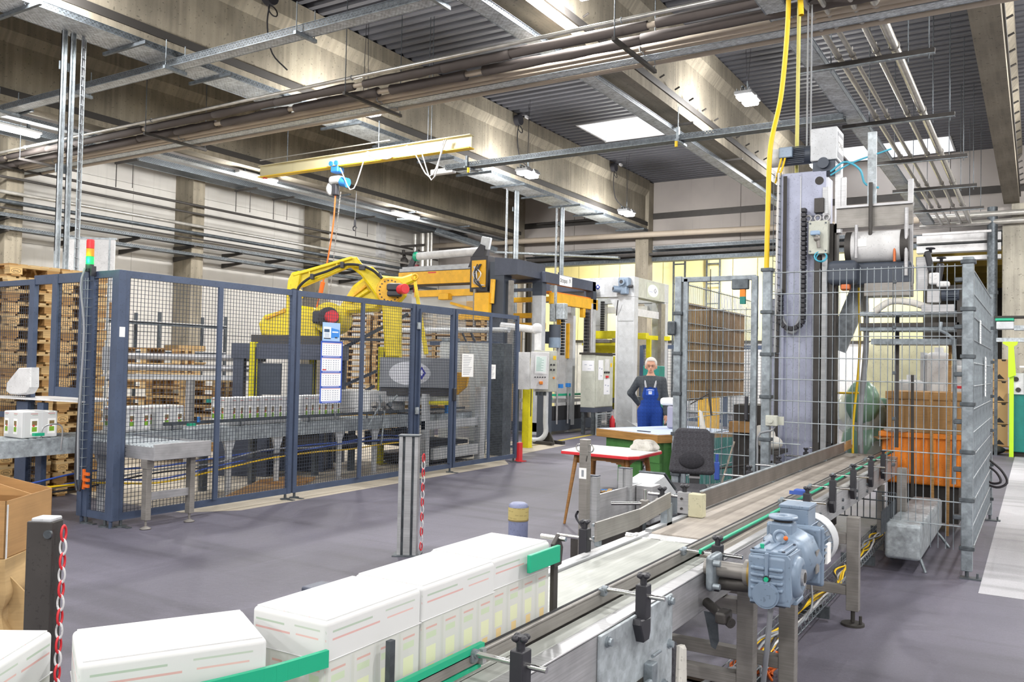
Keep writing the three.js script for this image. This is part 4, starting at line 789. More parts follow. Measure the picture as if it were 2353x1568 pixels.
  mesh('wrist_column', Y, t, prism(poly([878, 676], [921, 676], [921, 802], [886, 802], [882, 740]), 'xy', -0.2, 0.06, 0.03)); mesh('guide_rod', Y, t, prism(poly([950, 624], [957, 622], [986, 793], [976, 795]), 'xy', 0.02, 0.07, 0.006));
  mesh('hose', M.blackSoft, t, tube([pt(690, 664, 0.3), pt(698, 642, 0.32), pt(724, 620, 0.3), pt(760, 606, 0.27), pt(794, 592, 0.26), pt(830, 592, 0.26), pt(862, 604, 0.26), pt(878, 618, 0.24)], 0.022, 40, 8)); mesh('hose_clamp', M.black, t, R(0.06, 0.09, 0.1, ...pt(726, 619, 0.28), 0.01, 1), R(0.06, 0.1, 0.1, ...pt(793, 592, 0.25), 0.01, 1), R(0.1, 0.08, 0.08, ...pt(838, 598, 0.25), 0.01, 1), R(0.05, 0.1, 0.08, ...pt(878, 616, 0.22), 0.01, 1, 0, 0, 0.6));
  const g = thing('gripper', 'grey gripper head with a white oval emblem under the robot wrist', 'gripper');
  g.position.copy(t.position); g.rotation.y = 0.5534; seated.add(g);
  const logo = print(512, 192, (c, w, h) => { c.fillStyle = '#84878d'; c.fillRect(0, 0, w, h); c.fillStyle = '#c9cbd2'; c.beginPath(); c.ellipse(215, 100, 150, 78, 0, 0, 7); c.fill(); c.fillStyle = '#2b2c9a'; c.save(); c.translate(300, 98); c.scale(0.8, 1.1); c.rotate(Math.PI / 4); c.fillRect(-28, -28, 56, 56); c.fillStyle = '#dfe2f2'; c.fillRect(-16, -16, 28, 28); c.restore(); }, 'gripper_emblem');
  const P = (x0, y0, x1, y1) => [(x0 - 780) * u, (810 - y1) * u, (x1 - 780) * u, (810 - y0) * u];
  let [x0, y0, x1, y1] = P(878, 798, 1040, 866); mesh('housing', M.anthracite, g, RC(x0, y0, -0.6, x1, y1, 0.2, 0.012)); mesh('emblem_panel', logo, g, sheet([(x0 + x1) / 2, (y0 + y1) / 2, 0.203], (x1 - x0) * 0.99, (y1 - y0) * 0.98));
  [x0, y0, x1, y1] = P(880, 866, 1036, 884); mesh('lower_frame', M.darkSteel, g, RC(x0, y0, -0.6, x1, y1, 0.16)); mesh('light_bar', M.lightGrey, g, RC(x0 + 0.1, y0 - 0.1, 0, x1, y0, 0.1)); mesh('side_plate', M.anthracite, g, RC(x0 - 0.03, y0 - 0.3, -0.5, x0 + 0.04, y1, 0.1)); mesh('yellow_fork', M.lemon, g, RC(x0 + 0.7, y0 - 0.14, -0.4, x1, y0 - 0.08, 0.18)); mesh('belt_skirt', M.blackSoft, g, RC(x0 + 0.1, y0 - 0.1, -0.5, x1 - 0.1, y0 - 0.01, -0.05));
}
// dark stair rails behind the fence, gripper tools on the conveyor
{ const t = thing('stair_rail', 'dark sloping handrail of the steps beside the robot', 'rail');
  mesh('handrail', M.wire, t, bar([-10.3, 1.75, -10.6], [-9.3, 2.55, -11.6], 0.05, 0.06), bar([-10.25, 1.15, -10.6], [-9.55, 1.55, -11.1], 0.04, 0.05), bar([-10.0, 0.9, -10.5], [-9.5, 1.3, -11.0], 0.04, 0.05));
  for (const [x, z] of [[-10.05, -10.75], [-9.5, -11.1]]) mesh('post', M.wire, t, C(x - 0.02, 0.02, z - 0.02, x + 0.02, 1.9, z + 0.02)); mesh('cross_rail', M.wire, t, bar([-10.4, 2.08, -10.4], [-9.4, 2.08, -11.1], 0.03, 0.05)); }
{ const t = thing('gripper_tools', 'heap of steel clamps and rods lying on the cell conveyor', 'tools'); seed = 31;
  for (let k = 0; k < 9; k++) { const a = rr(-0.25, 0.25), z = -10.3 + rr(-0.3, 0.3); mesh('clamp', k % 3 ? M.steelDull : M.galvDark, t, R(0.1, 0.07, 0.08, -8.72 + a * 0.4, 0.92 + rr(0, 0.14), z, 0.015, 1, rr(0, 3), rr(0, 3), 0)); }
  mesh('rod', M.galvLight, t, cyl([-8.6, 1.05, -10.1], [-8.5, 0.72, -9.7], 0.012, 6), cyl([-8.6, 0.95, -10.2], [-8.48, 0.45, -10.0], 0.014, 6), cyl([-8.65, 1.0, -10.3], [-8.6, 1.18, -10.5], 0.02, 6), cyl([-8.65, 1.0, -10.2], [-8.62, 1.2, -10.1], 0.02, 6)); }
// wrapping curtain machine at the end of the cell
{ const t = thing('outfeed_frame', 'light grey outfeed frame with rails and clear film at the fence end', 'machine');
  mesh('post', M.lightGrey, t, C(-8.5, 0, -11.1, -8.4, 1.2, -11.0), C(-8.5, 0, -12.7, -8.38, 1.3, -12.55), C(-9.6, 0, -12.7, -9.5, 1.3, -12.6)); mesh('rail', M.lightGrey, t, C(-8.5, 0.62, -12.6, -8.42, 0.76, -11.0), C(-8.45, 0.12, -12.5, -8.38, 0.3, -11.2), C(-9.5, 0.62, -12.68, -8.4, 0.74, -12.6));
  mesh('roller_bed', M.darkSteel, t, C(-9.6, 0.8, -12.6, -8.6, 0.86, -11.0)); mesh('base', M.darkSteel, t, C(-9.6, 0.05, -12.6, -8.55, 0.18, -11.1)); mesh('chain', M.blackSoft, t, C(-9.4, 0.3, -12.5, -8.6, 0.36, -11.2));
  mesh('orange_plate', M.machineYellow, t, bar([-9.3, 0.96, -11.1], [-8.6, 0.96, -11.9], 0.2, 0.05), prism([[-9.0, 1.55], [-8.45, 1.55], [-8.5, 1.3], [-8.7, 1.15], [-8.75, 1.4], [-9.0, 1.4]], 'xy', -12.3, -12.26)); mesh('clear_film', M.film, t, prism([[-9.3, 0.98], [-8.5, 0.98], [-8.45, 1.5], [-9.25, 1.52]], 'xy', -11.45, -11.446)); mesh('blue_valve', M.blue, t, cyl([-8.5, 0.86, -11.7], [-8.5, 1.0, -11.7], 0.04, 12));
  mesh('column', M.galv, t, C(-9.9, 0, -13.6, -9.6, 2.2, -13.4), C(-9.2, 0, -13.6, -8.95, 2.1, -13.4)); mesh('tube', M.lightGrey, t, cyl([-10.6, 2.33, -13.0], [-8.1, 2.33, -13.0], 0.05, 12)); mesh('white_post', M.white, t, cyl([-9.95, 0, -12.9], [-9.95, 2.2, -12.9], 0.05, 12)); mesh('cross_beam', M.blueGrey, t, C(-10.2, 2.06, -13.5, -8.6, 2.14, -13.42));
  mesh('cabinet_end', M.galvDark, t, RC(-8.75, 0, -13.7, -8.45, 2.1, -13.4)); mesh('clear_sheet', M.film, t, C(-9.6, 0.3, -12.95, -8.45, 2.1, -12.945)); mesh('hanging_cable', M.black, t, tube([[-9.2, 2.3, -13.1], [-8.95, 1.8, -13.1], [-8.9, 1.4, -13.1], [-8.8, 1.1, -13.1]], 0.02, 16, 6), tube([[-9.0, 2.3, -13.1], [-8.8, 1.9, -13.1], [-8.7, 1.5, -13.1]], 0.025, 16, 6)); }
solo('pillow_bag', 'loose plastic bags resting on the outfeed frame top', 'bag', M.film, ball(-9.05, 1.45, -11.3, 0.22, 1.5, 0.35, 0.8), ball(-8.8, 1.38, -11.2, 0.16, 1.6, 0.3, 0.8));
// ---------- wrapper with yellow beam, film roll, dark column ----------
{
  const z = -17, t = thing('stretch_wrapper', 'yellow beamed stretch wrapper with a white film roll on top', 'machine');
  mesh('yellow_beam', M.machineYellow, t, RC(-13.9, 3.68, z - 0.3, -11.62, 4.0, z + 0.1, 0.01)); mesh('red_mark', mats.red_plastic, t, C(-12.95, 3.95, z + 0.1, -12.7, 3.98, z + 0.104)); mesh('top_shaft', M.alu, t, C(-13.9, 4.02, z - 0.25, -11.62, 4.1, z + 0.06), C(-13.9, 4.1, z - 0.3, -11.7, 4.16, z - 0.05)); mesh('beam_seam', M.darkSteel, t, C(-13.9, 3.66, z - 0.28, -11.62, 3.68, z + 0.08), C(-13.9, 4.0, z - 0.28, -11.62, 4.02, z + 0.08));
  mesh('film_roll', M.white, t, cyl([-13.45, 4.42, z - 0.1], [-11.5, 4.46, z - 0.1], 0.1, 22)); mesh('roll_cap', M.greenGuide, t, cyl([-13.52, 4.42, z - 0.1], [-13.43, 4.42, z - 0.1], 0.12, 18), cyl([-11.52, 4.46, z - 0.1], [-11.42, 4.46, z - 0.1], 0.12, 18));
  mesh('roll_arm', M.black, t, prism([[-13.8, 4.1], [-13.62, 4.1], [-13.4, 4.55], [-13.5, 4.58]], 'xy', z - 0.15, z - 0.08), prism([[-11.75, 4.05], [-11.3, 4.1], [-11.28, 4.55], [-11.4, 4.6], [-11.62, 4.35]], 'xy', z - 0.15, z + 0.08));
  mesh('end_plate', M.black, t, RC(-11.66, 3.45, z - 0.25, -11.15, 4.3, z + 0.12)); mesh('yellow_bracket', M.machineYellow, t, C(-11.6, 3.55, z + 0.12, -11.2, 4.2, z + 0.14)); seed = 12;
  mesh('cable', M.white, t, Array.from({ length: 6 }, () => tube([[-11.55 + rr(0, 0.2), 4.05, z + 0.16], [-11.55 + rr(0, 0.3), 3.85, z + 0.24], [-11.4 + rr(-0.1, 0.1), 3.65, z + 0.2], [-11.3 + rr(-0.1, 0.1), 3.5 + rr(0, 0.3), z + 0.16]], 0.014, 14, 5))); mesh('cable', M.black, t, Array.from({ length: 4 }, () => tube([[-11.5 + rr(0, 0.2), 4.1, z + 0.16], [-11.45, 3.8 + rr(-0.1, 0.1), z + 0.24], [-11.25, 3.5, z + 0.18]], 0.016, 12, 5)));
  mesh('column', M.motorDark, t, RC(-11.1, 0, z - 0.25, -10.7, 4.15, z + 0.1)); mesh('column_guide', M.steelDull, t, C(-10.62, 0.2, z - 0.1, -10.54, 3.7, z + 0.02)); mesh('head_beam', M.anthracite, t, prism([[-10.95, 3.82], [-10.32, 3.82], [-10.32, 4.18], [-10.95, 4.25]], 'xy', z - 1.2, z + 0.12));
  mesh('lamp_head', M.lightGrey, t, R(0.26, 0.3, 0.1, -11.3, 4.62, z, 0.02, 1, 0, 0, -0.2)); mesh('orange_guard', M.machineYellow, t, RC(-11.4, 2.75, z + 0.15, -11.0, 3.4, z + 0.3)); mesh('cylinder', M.machineYellow, t, cyl([-10.98, 3.15, z + 0.18], [-10.95, 3.72, z + 0.18], 0.06, 12)); mesh('slide_rail', M.steelDull, t, C(-11.5, 2.6, z + 0.14, -11.44, 3.5, z + 0.2));
  mesh('tooling', M.machineYellow, t, bar([-13.4, 3.45, z], [-11.6, 3.45, z], 0.12, 0.16), bar([-12.3, 3.2, z], [-11.5, 3.0, z], 0.06, 0.06), bar([-12.2, 2.85, z], [-11.4, 2.85, z], 0.1, 0.12), R(0.3, 0.16, 0.2, -12.4, 3.35, z + 0.1, 0.02, 1)); mesh('film_curtain', M.film, t, C(-13.6, 2.5, z - 0.1, -11.9, 3.5, z - 0.095));
}
solo('wrapped_load', 'brown pallet load wrapped in clear film behind the wrapper', 'load', M.cardPale, RC(-14.2, 2.0, -20.6, -12.4, 3.5, -19.9, 0.02), C(-14.0, 0, -20.5, -12.6, 2.0, -20.0));
// ---------- dark portal frame with nameplate ----------
{
  const t = thing('portal_frame', 'dark grey portal frame with a white nameplate and yellow lift', 'machine'), z = -18, x = -10.2, z2 = -20.8;
  mesh('top_beam', M.anthracite, t, RC(-11.9, 3.74, z - 0.2, x, 4.0, z), RC(x - 0.2, 3.74, z2, x, 4.0, z - 0.2), RC(-11.9, 3.74, z2, x, 4.0, z2 + 0.2)); mesh('inner_beam', M.motorDark, t, C(-11.9, 3.45, z2 + 0.2, x - 0.3, 3.55, z2 + 0.3), C(-11.9, 3.58, z - 0.6, x - 0.3, 3.66, z - 0.5));
  const plate = print(256, 96, (c, w, h) => { c.fillStyle = '#eceded'; c.fillRect(0, 0, w, h); c.fillStyle = '#26282c'; c.font = 'bold 46px sans-serif'; c.textBaseline = 'middle'; c.save(); c.scale(0.8, 1.15); c.fillText('Octopus', 14, 42); c.restore(); c.lineWidth = 7; c.strokeStyle = '#26282c'; c.beginPath(); c.moveTo(196, 62); c.lineTo(206, 26); c.lineTo(216, 30); c.lineTo(224, 56); c.stroke(); }, 'nameplate_print');
  mesh('nameplate', plate, t, sheet([x + 0.006, 3.86, -19.05], 0.68, 0.25, Math.PI / 2));
  for (const [lx, lz] of [[x - 0.22, z - 0.1], [x - 0.12, z2 + 0.1], [-11.75, z - 0.1]]) { mesh('leg', M.lightGrey, t, RC(lx - 0.14, 0, lz - 0.1, lx + 0.14, 3.42, lz + 0.1, 0.01)); mesh('leg_head', M.motorDark, t, C(lx - 0.14, 3.42, lz - 0.1, lx + 0.14, 3.74, lz + 0.1)); }
  mesh('yellow_lift', M.machineYellow, t, RC(x - 0.12, 3.24, z2 - 0.1, x + 0.02, 3.52, z - 0.4, 0.01), RC(-11.8, 3.3, z - 0.55, x - 0.1, 3.42, z - 0.4), RC(-11.8, 2.9, z - 0.6, x - 0.35, 3.02, z - 0.4), RC(-11.8, 2.62, z - 0.7, x - 0.35, 2.78, z - 0.5)); mesh('lift_hanger', M.machineYellow, t, C(x - 0.1, 3.0, z2 + 0.6, x, 3.24, z2 + 0.75), C(x - 0.1, 2.2, z - 0.9, x, 3.24, z - 0.8), C(x - 0.1, 1.9, z - 1.4, x - 0.02, 2.8, z - 1.3)); mesh('lift_plate', mats.orange_plastic, t, C(x - 0.4, 3.52, z2 + 0.2, x - 0.05, 3.56, z - 0.4));
  mesh('motor', M.motorDark, t, cyl([x + 0.05, 2.25, z - 0.45], [x + 0.05, 2.72, z - 0.45], 0.15, 18), R(0.2, 0.3, 0.2, x - 0.1, 2.4, z - 0.45, 0.02, 1)); mesh('motor_body', M.motor, t, cyl([x + 0.05, 2.15, z - 0.45], [x + 0.05, 2.4, z - 0.45], 0.155, 18)); mesh('motor_bracket', M.galvLight, t, C(x - 0.1, 2.8, z - 0.5, x + 0.06, 3.7, z - 0.42), R(0.24, 0.4, 0.2, x + 0.2, 3.05, z - 0.5, 0.02, 1));
  const dc = []; for (let k = 0; k < 26; k++) dc.push(B(0.1, 0.075, 0.12, x + 0.02, 0.9 + k * 0.088, z2 + 0.55)); mesh('drag_chain', M.blackSoft, t, dc); mesh('drag_chain', M.blackSoft, t, Array.from({ length: 12 }, (_, k) => B(0.07, 0.06, 0.1, x + 0.12, 2.0 + k * 0.075, z - 0.72)));
  mesh('inner_post', M.lightGrey, t, C(x - 0.1, 0.2, z - 1.5, x + 0.08, 3.0, z - 1.36)); mesh('guide_rod', M.steel, t, cyl([x + 0.06, 0.25, z - 0.6], [x + 0.06, 2.3, z - 0.6], 0.025, 8), cyl([x + 0.1, 0.25, z - 1.1], [x + 0.1, 1.25, z - 1.1], 0.022, 8), cyl([x + 0.0, 0.2, z2 + 0.25], [x, 3.4, z2 + 0.25], 0.05, 8));
  mesh('blue_knob', M.blue, t, B(0.1, 0.1, 0.1, x + 0.1, 1.2, z - 0.7), B(0.1, 0.1, 0.1, x + 0.1, 1.22, z - 1.1)); mesh('base_beam', M.motorDark, t, C(x - 0.15, 0.08, z2 - 0.2, x + 0.05, 0.34, z), C(-11.9, 0.08, z - 0.2, x, 0.3, z)); mesh('green_rail', M.greenGuide, t, C(x - 0.1, 0.95, z2, x + 0.04, 1.0, z - 0.1), C(x - 0.5, 0.86, z - 0.4, x + 0.04, 0.92, z - 0.3)); mesh('conveyor_plate', M.steel, t, C(x - 0.9, 0.78, z2, x, 0.86, z - 0.2));
  stuff(mesh('perforated_guard', M.blackSoft, t, C(x - 0.02, 0.3, z2 + 0.4, x, 0.7, z - 0.15)));
  solo('signal_lamp', 'small signal lamp with a red lens beside the portal leg', 'signal light', M.lightGrey, cyl([-11.3, 2.6, z + 0.2], [-11.3, 3.3, z + 0.2], 0.03, 10), cyl([-11.3, 2.7, z + 0.2], [-11.3, 2.84, z + 0.2], 0.06, 14), cyl([-11.5, 3.4, z + 0.2], [-11.1, 3.4, z + 0.2], 0.03, 8));
  solo('signal_lens', 'red lens on the small signal lamp of the portal', 'signal light', M.red, cyl([-11.3, 3.05, z + 0.2], [-11.3, 3.2, z + 0.2], 0.065, 14));
}
// ---------- light grey portal with oval emblems ----------
{
  const t = thing('stacker_portal', 'large light grey portal with white oval emblems and a geared motor', 'machine'), x = -9.16, z = -21, z2 = -23.5;
  const oval = (d) => print(256, 160, (c, w, h) => { c.fillStyle = d ? '#c9ccd0' : '#c2c6b6'; c.fillRect(0, 0, w, h); c.fillStyle = '#e6e8ec'; c.beginPath(); c.ellipse(128, 80, 108, 66, 0, 0, 7); c.fill(); c.fillStyle = '#9aa4cc'; c.fillRect(50, 92, 70, 4); c.save(); c.translate(172, 78); c.rotate(Math.PI / 4); c.fillStyle = d ? '#2b3fa8' : '#9a9ca6'; c.fillRect(-22, -22, 44, 44); c.fillStyle = '#e6e8ec'; c.fillRect(-12, -12, 22, 22); c.restore(); }, 'oval_print');
  mesh('header', M.lightGrey, t, RC(-11.6, 3.6, z - 0.3, x, 4.14, z, 0.01), RC(-11.6, 3.6, z2, x, 4.14, z2 + 0.3, 0.01)); mesh('side_header', M.cabinet, t, RC(x - 0.3, 3.6, z2 + 0.3, x - 0.002, 4.14, z - 0.3, 0.01), RC(-11.6, 3.6, z2 + 0.3, -11.3, 4.14, z - 0.3, 0.01)); mesh('oval_emblem', oval(1), t, sheet([-10.35, 3.88, z + 0.003], 0.62, 0.4)); mesh('oval_emblem', oval(0), t, sheet([x + 0.003, 3.86, -22.3], 0.9, 0.42, Math.PI / 2));
  for (const [lx, lz, w] of [[x - 0.24, z - 0.15, 0.24], [x - 0.2, z2 + 0.15, 0.2], [-11.3, z - 0.15, 0.24], [-11.3, z2 + 0.15, 0.2]]) mesh('leg', M.lightGrey, t, RC(lx - w, 0.1, lz - 0.14, lx + w, 3.6, lz + 0.14, 0.012), C(lx - w + 0.02, 2.95, lz + 0.14, lx + w - 0.02, 3.0, lz + 0.16), prism([[lx - w, 3.1], [lx - w - 0.3, 3.6], [lx - w, 3.6]], 'xy', lz - 0.08, lz + 0.08));
  mesh('leg_edge', M.white, t, C(x - 0.52, 0, z - 0.04, x - 0.47, 3.3, z + 0.02)); mesh('inner_beam', M.white, t, C(-11.1, 3.3, z2 + 0.3, x - 0.5, 3.5, z2 + 0.4), C(x - 0.16, 3.1, z2 + 0.3, x - 0.06, 3.3, z - 0.3)); mesh('rail_post', M.steelDull, t, C(x - 0.08, 0.2, z2 + 0.3, x + 0.02, 3.55, z2 + 0.6)); mesh('base_plate', M.lightGrey, t, prism([[-9.7, 0], [-9.0, 0], [-8.95, 0.1], [-9.3, 0.28], [-9.62, 0.28]], 'xy', z - 0.3, z + 0.02));
  mesh('gear_motor', M.motor, t, R(0.3, 0.26, 0.2, x - 0.24, 3.98, z + 0.1, 0.04, 2), cyl([x - 0.26, 3.98, z + 0.2], [x - 0.26, 3.98, z + 0.28], 0.09, 18), cyl([x - 0.32, 3.78, z + 0.1], [x - 0.5, 3.8, z + 0.26], 0.09, 18), R(0.2, 0.26, 0.18, x - 0.24, 3.78, z + 0.1, 0.04, 2)); mesh('shaft', M.black, t, cyl([x - 0.1, 3.86, z + 0.15], [x + 0.02, 3.86, z + 0.15], 0.04, 10), cyl([x - 0.26, 3.98, z + 0.28], [x - 0.26, 3.98, z + 0.29], 0.05, 14), cyl([x - 0.5, 3.8, z + 0.26], [x - 0.505, 3.8, z + 0.265], 0.05, 14), tube([[x - 0.4, 3.5, z + 0.15], [x - 0.45, 3.3, z + 0.1], [x - 0.5, 3.1, z + 0.02]], 0.015, 10, 5));
  mesh('lift_carriage', M.lemon, t, RC(-11.0, 2.5, -22.0, x - 0.5, 2.72, -21.8), RC(-11.0, 2.1, -22.3, x - 0.5, 2.4, -22.24), C(-11.0, 2.3, -22.2, x - 0.5, 2.36, -21.6), RC(x - 0.5, 2.5, -22.0, x + 0.02, 2.66, -21.8), bar([x - 0.5, 2.56, -21.9], [x + 0.05, 2.56, -23.4], 0.12, 0.12), C(x - 0.18, 1.98, -22.4, x - 0.06, 2.5, -22.3)); mesh('carriage_parts', M.steelDull, t, R(0.5, 0.1, 0.2, -10.4, 2.42, -21.7, 0.02, 1), R(0.2, 0.12, 0.1, -10.0, 2.45, -21.7, 0.02, 1)); mesh('drag_chain', M.blackSoft, t, Array.from({ length: 14 }, (_, k) => B(0.1, 0.06, 0.08, -10.95, 2.7 + k * 0.07, -22.8)), C(-10.8, 1.2, -23, -10.7, 2.3, -22.9));
  mesh('cylinder', M.lemon, t, RC(x - 0.85, 0.75, -21.5, x - 0.6, 2.0, -21.35), C(x - 0.2, 0.5, -22.6, x + 0.06, 0.72, -22.4), C(-10.9, 0.5, -22.6, x - 0.6, 0.7, -22.4)); mesh('roller_bed', M.galvDark, t, C(-11.2, 0.72, -23.2, x - 0.55, 0.86, -21.3)); mesh('foot_frame', M.galvDark, t, C(-11.5, 0.02, z - 0.2, x, 0.1, z), C(x - 0.15, 0.02, z2, x, 0.1, z));
}
// cabinets, arm and stand between the yellow post and the portals
{
  const t = thing('switch_cabinet', 'tall beige grey switch cabinet with papers and a red switch', 'cabinet'), x = -9.33, z = -19.05, z2 = -20.1;
  mesh('body', M.cabinet, t, RC(-9.72, 0.68, z2, x, 2.0, z, 0.008)); mesh('door', M.cabinet, t, RC(x, 0.7, z2 + 0.03, x + 0.02, 1.98, z - 0.03, 0.006)); mesh('plinth', M.anthracite, t, C(-9.72, 0.56, z2, x + 0.01, 0.68, z)); mesh('roof', M.strip, t, C(-9.76, 2.0, z2 - 0.03, x + 0.05, 2.05, z + 0.03)); for (const [a, b] of [[-9.66, z - 0.06], [x - 0.06, z - 0.06], [-9.66, z2 + 0.06], [x - 0.06, z2 + 0.06]]) mesh('leg', M.galvDark, t, C(a - 0.04, 0, b - 0.04, a + 0.04, 0.56, b + 0.04));
  const pp = print(128, 96, (c, w, h) => { c.fillStyle = '#e4e5ea'; c.fillRect(0, 0, w, h); c.fillStyle = '#9aa0b4'; c.fillRect(24, 36, 26, 6); c.fillRect(76, 40, 30, 6); c.fillRect(60, 74, 34, 4); }, 'cabinet_paper');
  mesh('paper', pp, t, sheet([-9.52, 1.72, z + 0.002], 0.33, 0.26), sheet([x + 0.024, 1.62, z - 0.28], 0.28, 0.5, Math.PI / 2), sheet([x + 0.024, 1.2, z - 0.65], 0.36, 0.4, Math.PI / 2)); mesh('meter', M.white, t, C(x + 0.02, 1.6, z - 0.75, x + 0.03, 1.9, z - 0.52)); mesh('switch', M.red, t, C(x + 0.02, 1.42, z - 0.68, x + 0.06, 1.48, z - 0.58)); mesh('knob', M.black, t, [0.5, 0.62, 0.74].map(d => cyl([x + 0.02, 1.56, z - d], [x + 0.05, 1.56, z - d], 0.025, 10)), C(x + 0.02, 1.8, z - 0.72, x + 0.026, 1.83, z - 0.55)); mesh('warning_label', M.cableYellow, t, C(x + 0.02, 1.7, z - 0.95, x + 0.023, 1.8, z - 0.85));
  const gs = []; for (let k = 0; k < 7; k++) gs.push(C(x + 0.005, 0.12 + k * 0.055, z2 + 0.1, x + 0.012, 0.128 + k * 0.055, z - 0.1)); for (let k = 0; k < 12; k++) gs.push(C(x + 0.005, 0.1, z - 0.1 - k * 0.075, x + 0.012, 0.5, z - 0.108 - k * 0.075)); stuff(mesh('guard_grid', M.galvLight, t, gs)); mesh('grid_frame', M.galvLight, t, C(x, 0.08, z - 0.1, x + 0.02, 0.12, z2 + 0.1), C(x, 0.5, z - 0.1, x + 0.02, 0.54, z2 + 0.1), C(x, 0, z - 0.12, x + 0.03, 0.54, z - 0.08), C(x, 0, z2 + 0.08, x + 0.03, 0.54, z2 + 0.12));
  solo('fire_extinguisher', 'small red extinguisher under the switch cabinet', 'extinguisher', M.red, lathe([[0, 0], [0.07, 0], [0.07, 0.26], [0.03, 0.32], [0.02, 0.36], [0, 0.36]], 16).translate(x + 0.1, 0.1, z2 + 0.2), C(x + 0.05, 0, z2 + 0.14, x + 0.15, 0.1, z2 + 0.26));
}
{
  const t = thing('operator_panel', 'white operator panel with a screen hung from a white arm', 'control panel');
  t.position.set(-8.42, 0, -14.68); t.rotation.y = 0.62; seated.add(t);
  mesh('box', M.cabinet, t, RC(-0.08, 1.18, -0.34, 0.36, 2.0, -0.04, 0.01)); mesh('panel', M.white, t, R(0.36, 0.74, 0.1, -0.0, 1.6, 0.06, 0.012, 1, 0.0, 0.12, -0.02)); mesh('side_panel', M.white, t, R(0.3, 0.74, 0.03, -0.33, 1.59, 0.0, 0.006, 1, 0, -0.25, 0));
  const scr = print(160, 240, (c, w, h) => { c.fillStyle = '#e3e5e6'; c.fillRect(0, 0, w, h); c.fillStyle = '#dceae6'; c.fillRect(14, 14, w - 28, h - 40); c.fillStyle = '#86b3a6'; for (let j = 0; j < 11; j++) c.fillRect(22, 24 + j * 17, 40 + (j * 29 % 60), 6); }, 'screen_print');
  mesh('screen', scr, t, sheet([0.02, 1.72, 0.118], 0.24, 0.36, 0.12, 0, -0.02)); mesh('button', M.black, t, [-0.1, -0.05, 0, 0.05, 0.1].map(d => cyl([d + 0.01, 1.47, 0.11 - d * 0.12], [d + 0.01, 1.47, 0.125 - d * 0.12], 0.014, 8)), [0.24, 0.3].flatMap(d => [1.62, 1.72].map(y => cyl([d, y, -0.04], [d, y, -0.02], 0.02, 8)))); mesh('red_switch', mats.orange_plastic, t, R(0.07, 0.06, 0.05, 0.03, 1.36, 0.13, 0.01, 1), R(0.04, 0.04, 0.03, 0.3, 1.46, -0.03, 0.01, 1)); mesh('warning_label', M.cableYellow, t, C(0.28, 1.82, -0.04, 0.34, 1.9, -0.037)); mesh('cable_gland', M.galvDark, t, [-0.02, 0.06, 0.14].map(d => cyl([d, 1.1, -0.15], [d, 1.18, -0.15], 0.03, 8)));
  mesh('arm', M.white, t, cyl([-0.02, 2.0, -0.15], [-0.02, 2.4, -0.2], 0.07, 14), R(0.2, 0.22, 0.2, -0.04, 2.44, -0.2, 0.08, 3), cyl([-0.06, 2.42, -0.2], [-0.75, 2.5, -0.5], 0.075, 14));
  const s = thing('cable_stand', 'grey pipe stand with a black foot beside the yellow post', 'stand');
  mesh('pipe', M.lightGrey, s, tube([[-9.05, 1.15, -16.1], [-9.05, 0.5, -16.1], [-9.05, 0.22, -16.1], [-9.15, 0.1, -16.05], [-9.4, 0.08, -16.0]], 0.055, 20, 10)); mesh('foot', M.strip, s, bar([-9.3, 0.04, -16.05], [-8.75, 0.04, -15.9], 0.08, 0.06), bar([-9.3, 0.04, -16.5], [-8.7, 0.04, -16.3], 0.08, 0.06), prism([[-9.2, 0], [-8.85, 0], [-8.98, 0.26], [-9.1, 0.26]], 'xy', -16.2, -16.16)); mesh('dark_panel', M.motorDark, s, RC(-9.42, 0.1, -16.5, -9.12, 1.15, -16.35)); mesh('holder', M.galvDark, s, R(0.2, 0.08, 0.1, -9.05, 1.18, -16.1, 0.02, 1));
}
solo('fence_post', 'dark post beside the yellow light curtain post', 'post', M.blueGrey, RC(-9.17, 0.05, -15.02, -9.07, 2.45, -14.94, 0.006), C(-9.2, 0, -15.05, -9.04, 0.05, -14.9));
// steel ladders and mesh fence before the yellow wall
for (const [x, w, z, l] of [[-11.52, 0.45, -30.6, 'dark steel ladder cage on the yellow wall left of the gate'], [-10.3, 0.5, -30.9, 'thin steel ladder on the yellow wall above the gate']]) {
  const t = thing('wall_ladder', l, 'ladder');
  for (const s of [-1, 1]) mesh('rail', M.galvDark, t, C(x + s * w / 2 - 0.03, 0, z - 0.03, x + s * w / 2 + 0.03, 5.9, z + 0.03)); for (let y = 0.4; y < 5.9; y += 0.75) mesh('rung', M.galvDark, t, C(x - w / 2, y - 0.025, z - 0.02, x + w / 2, y + 0.025, z + 0.02));
}
{ const t = thing('mesh_fence_panel', 'dark mesh fence behind the grey portal', 'fence'); for (const x of [-10.6, -9.2, -7.9, -6.6]) mesh('post', M.blueGrey, t, C(x - 0.06, 0, -25.06, x + 0.06, 2.4, -24.94)); mesh('rail', M.blueGrey, t, C(-10.6, 2.3, -25.03, -6.6, 2.42, -24.97), C(-10.6, 0.1, -25.03, -6.6, 0.2, -24.97)); wireMesh(t, [-10.6, -25], [-6.6, -25], 0.2, 2.3, 0.09, 0.008); }
solo('stack_block', 'tall orange and white stack of goods behind the person', 'load', M.machineYellow, RC(-7.0, 0.9, -20.4, -6.6, 2.1, -20.0, 0.01), C(-7.0, 0, -20.4, -6.6, 0.9, -20.0));
solo('teal_machine', 'teal machine column partly hidden behind the person', 'machine', M.teal, RC(-7.95, 0, -19.2, -7.55, 1.75, -18.8, 0.02), C(-8.0, 0, -19.25, -7.5, 0.05, -18.75));
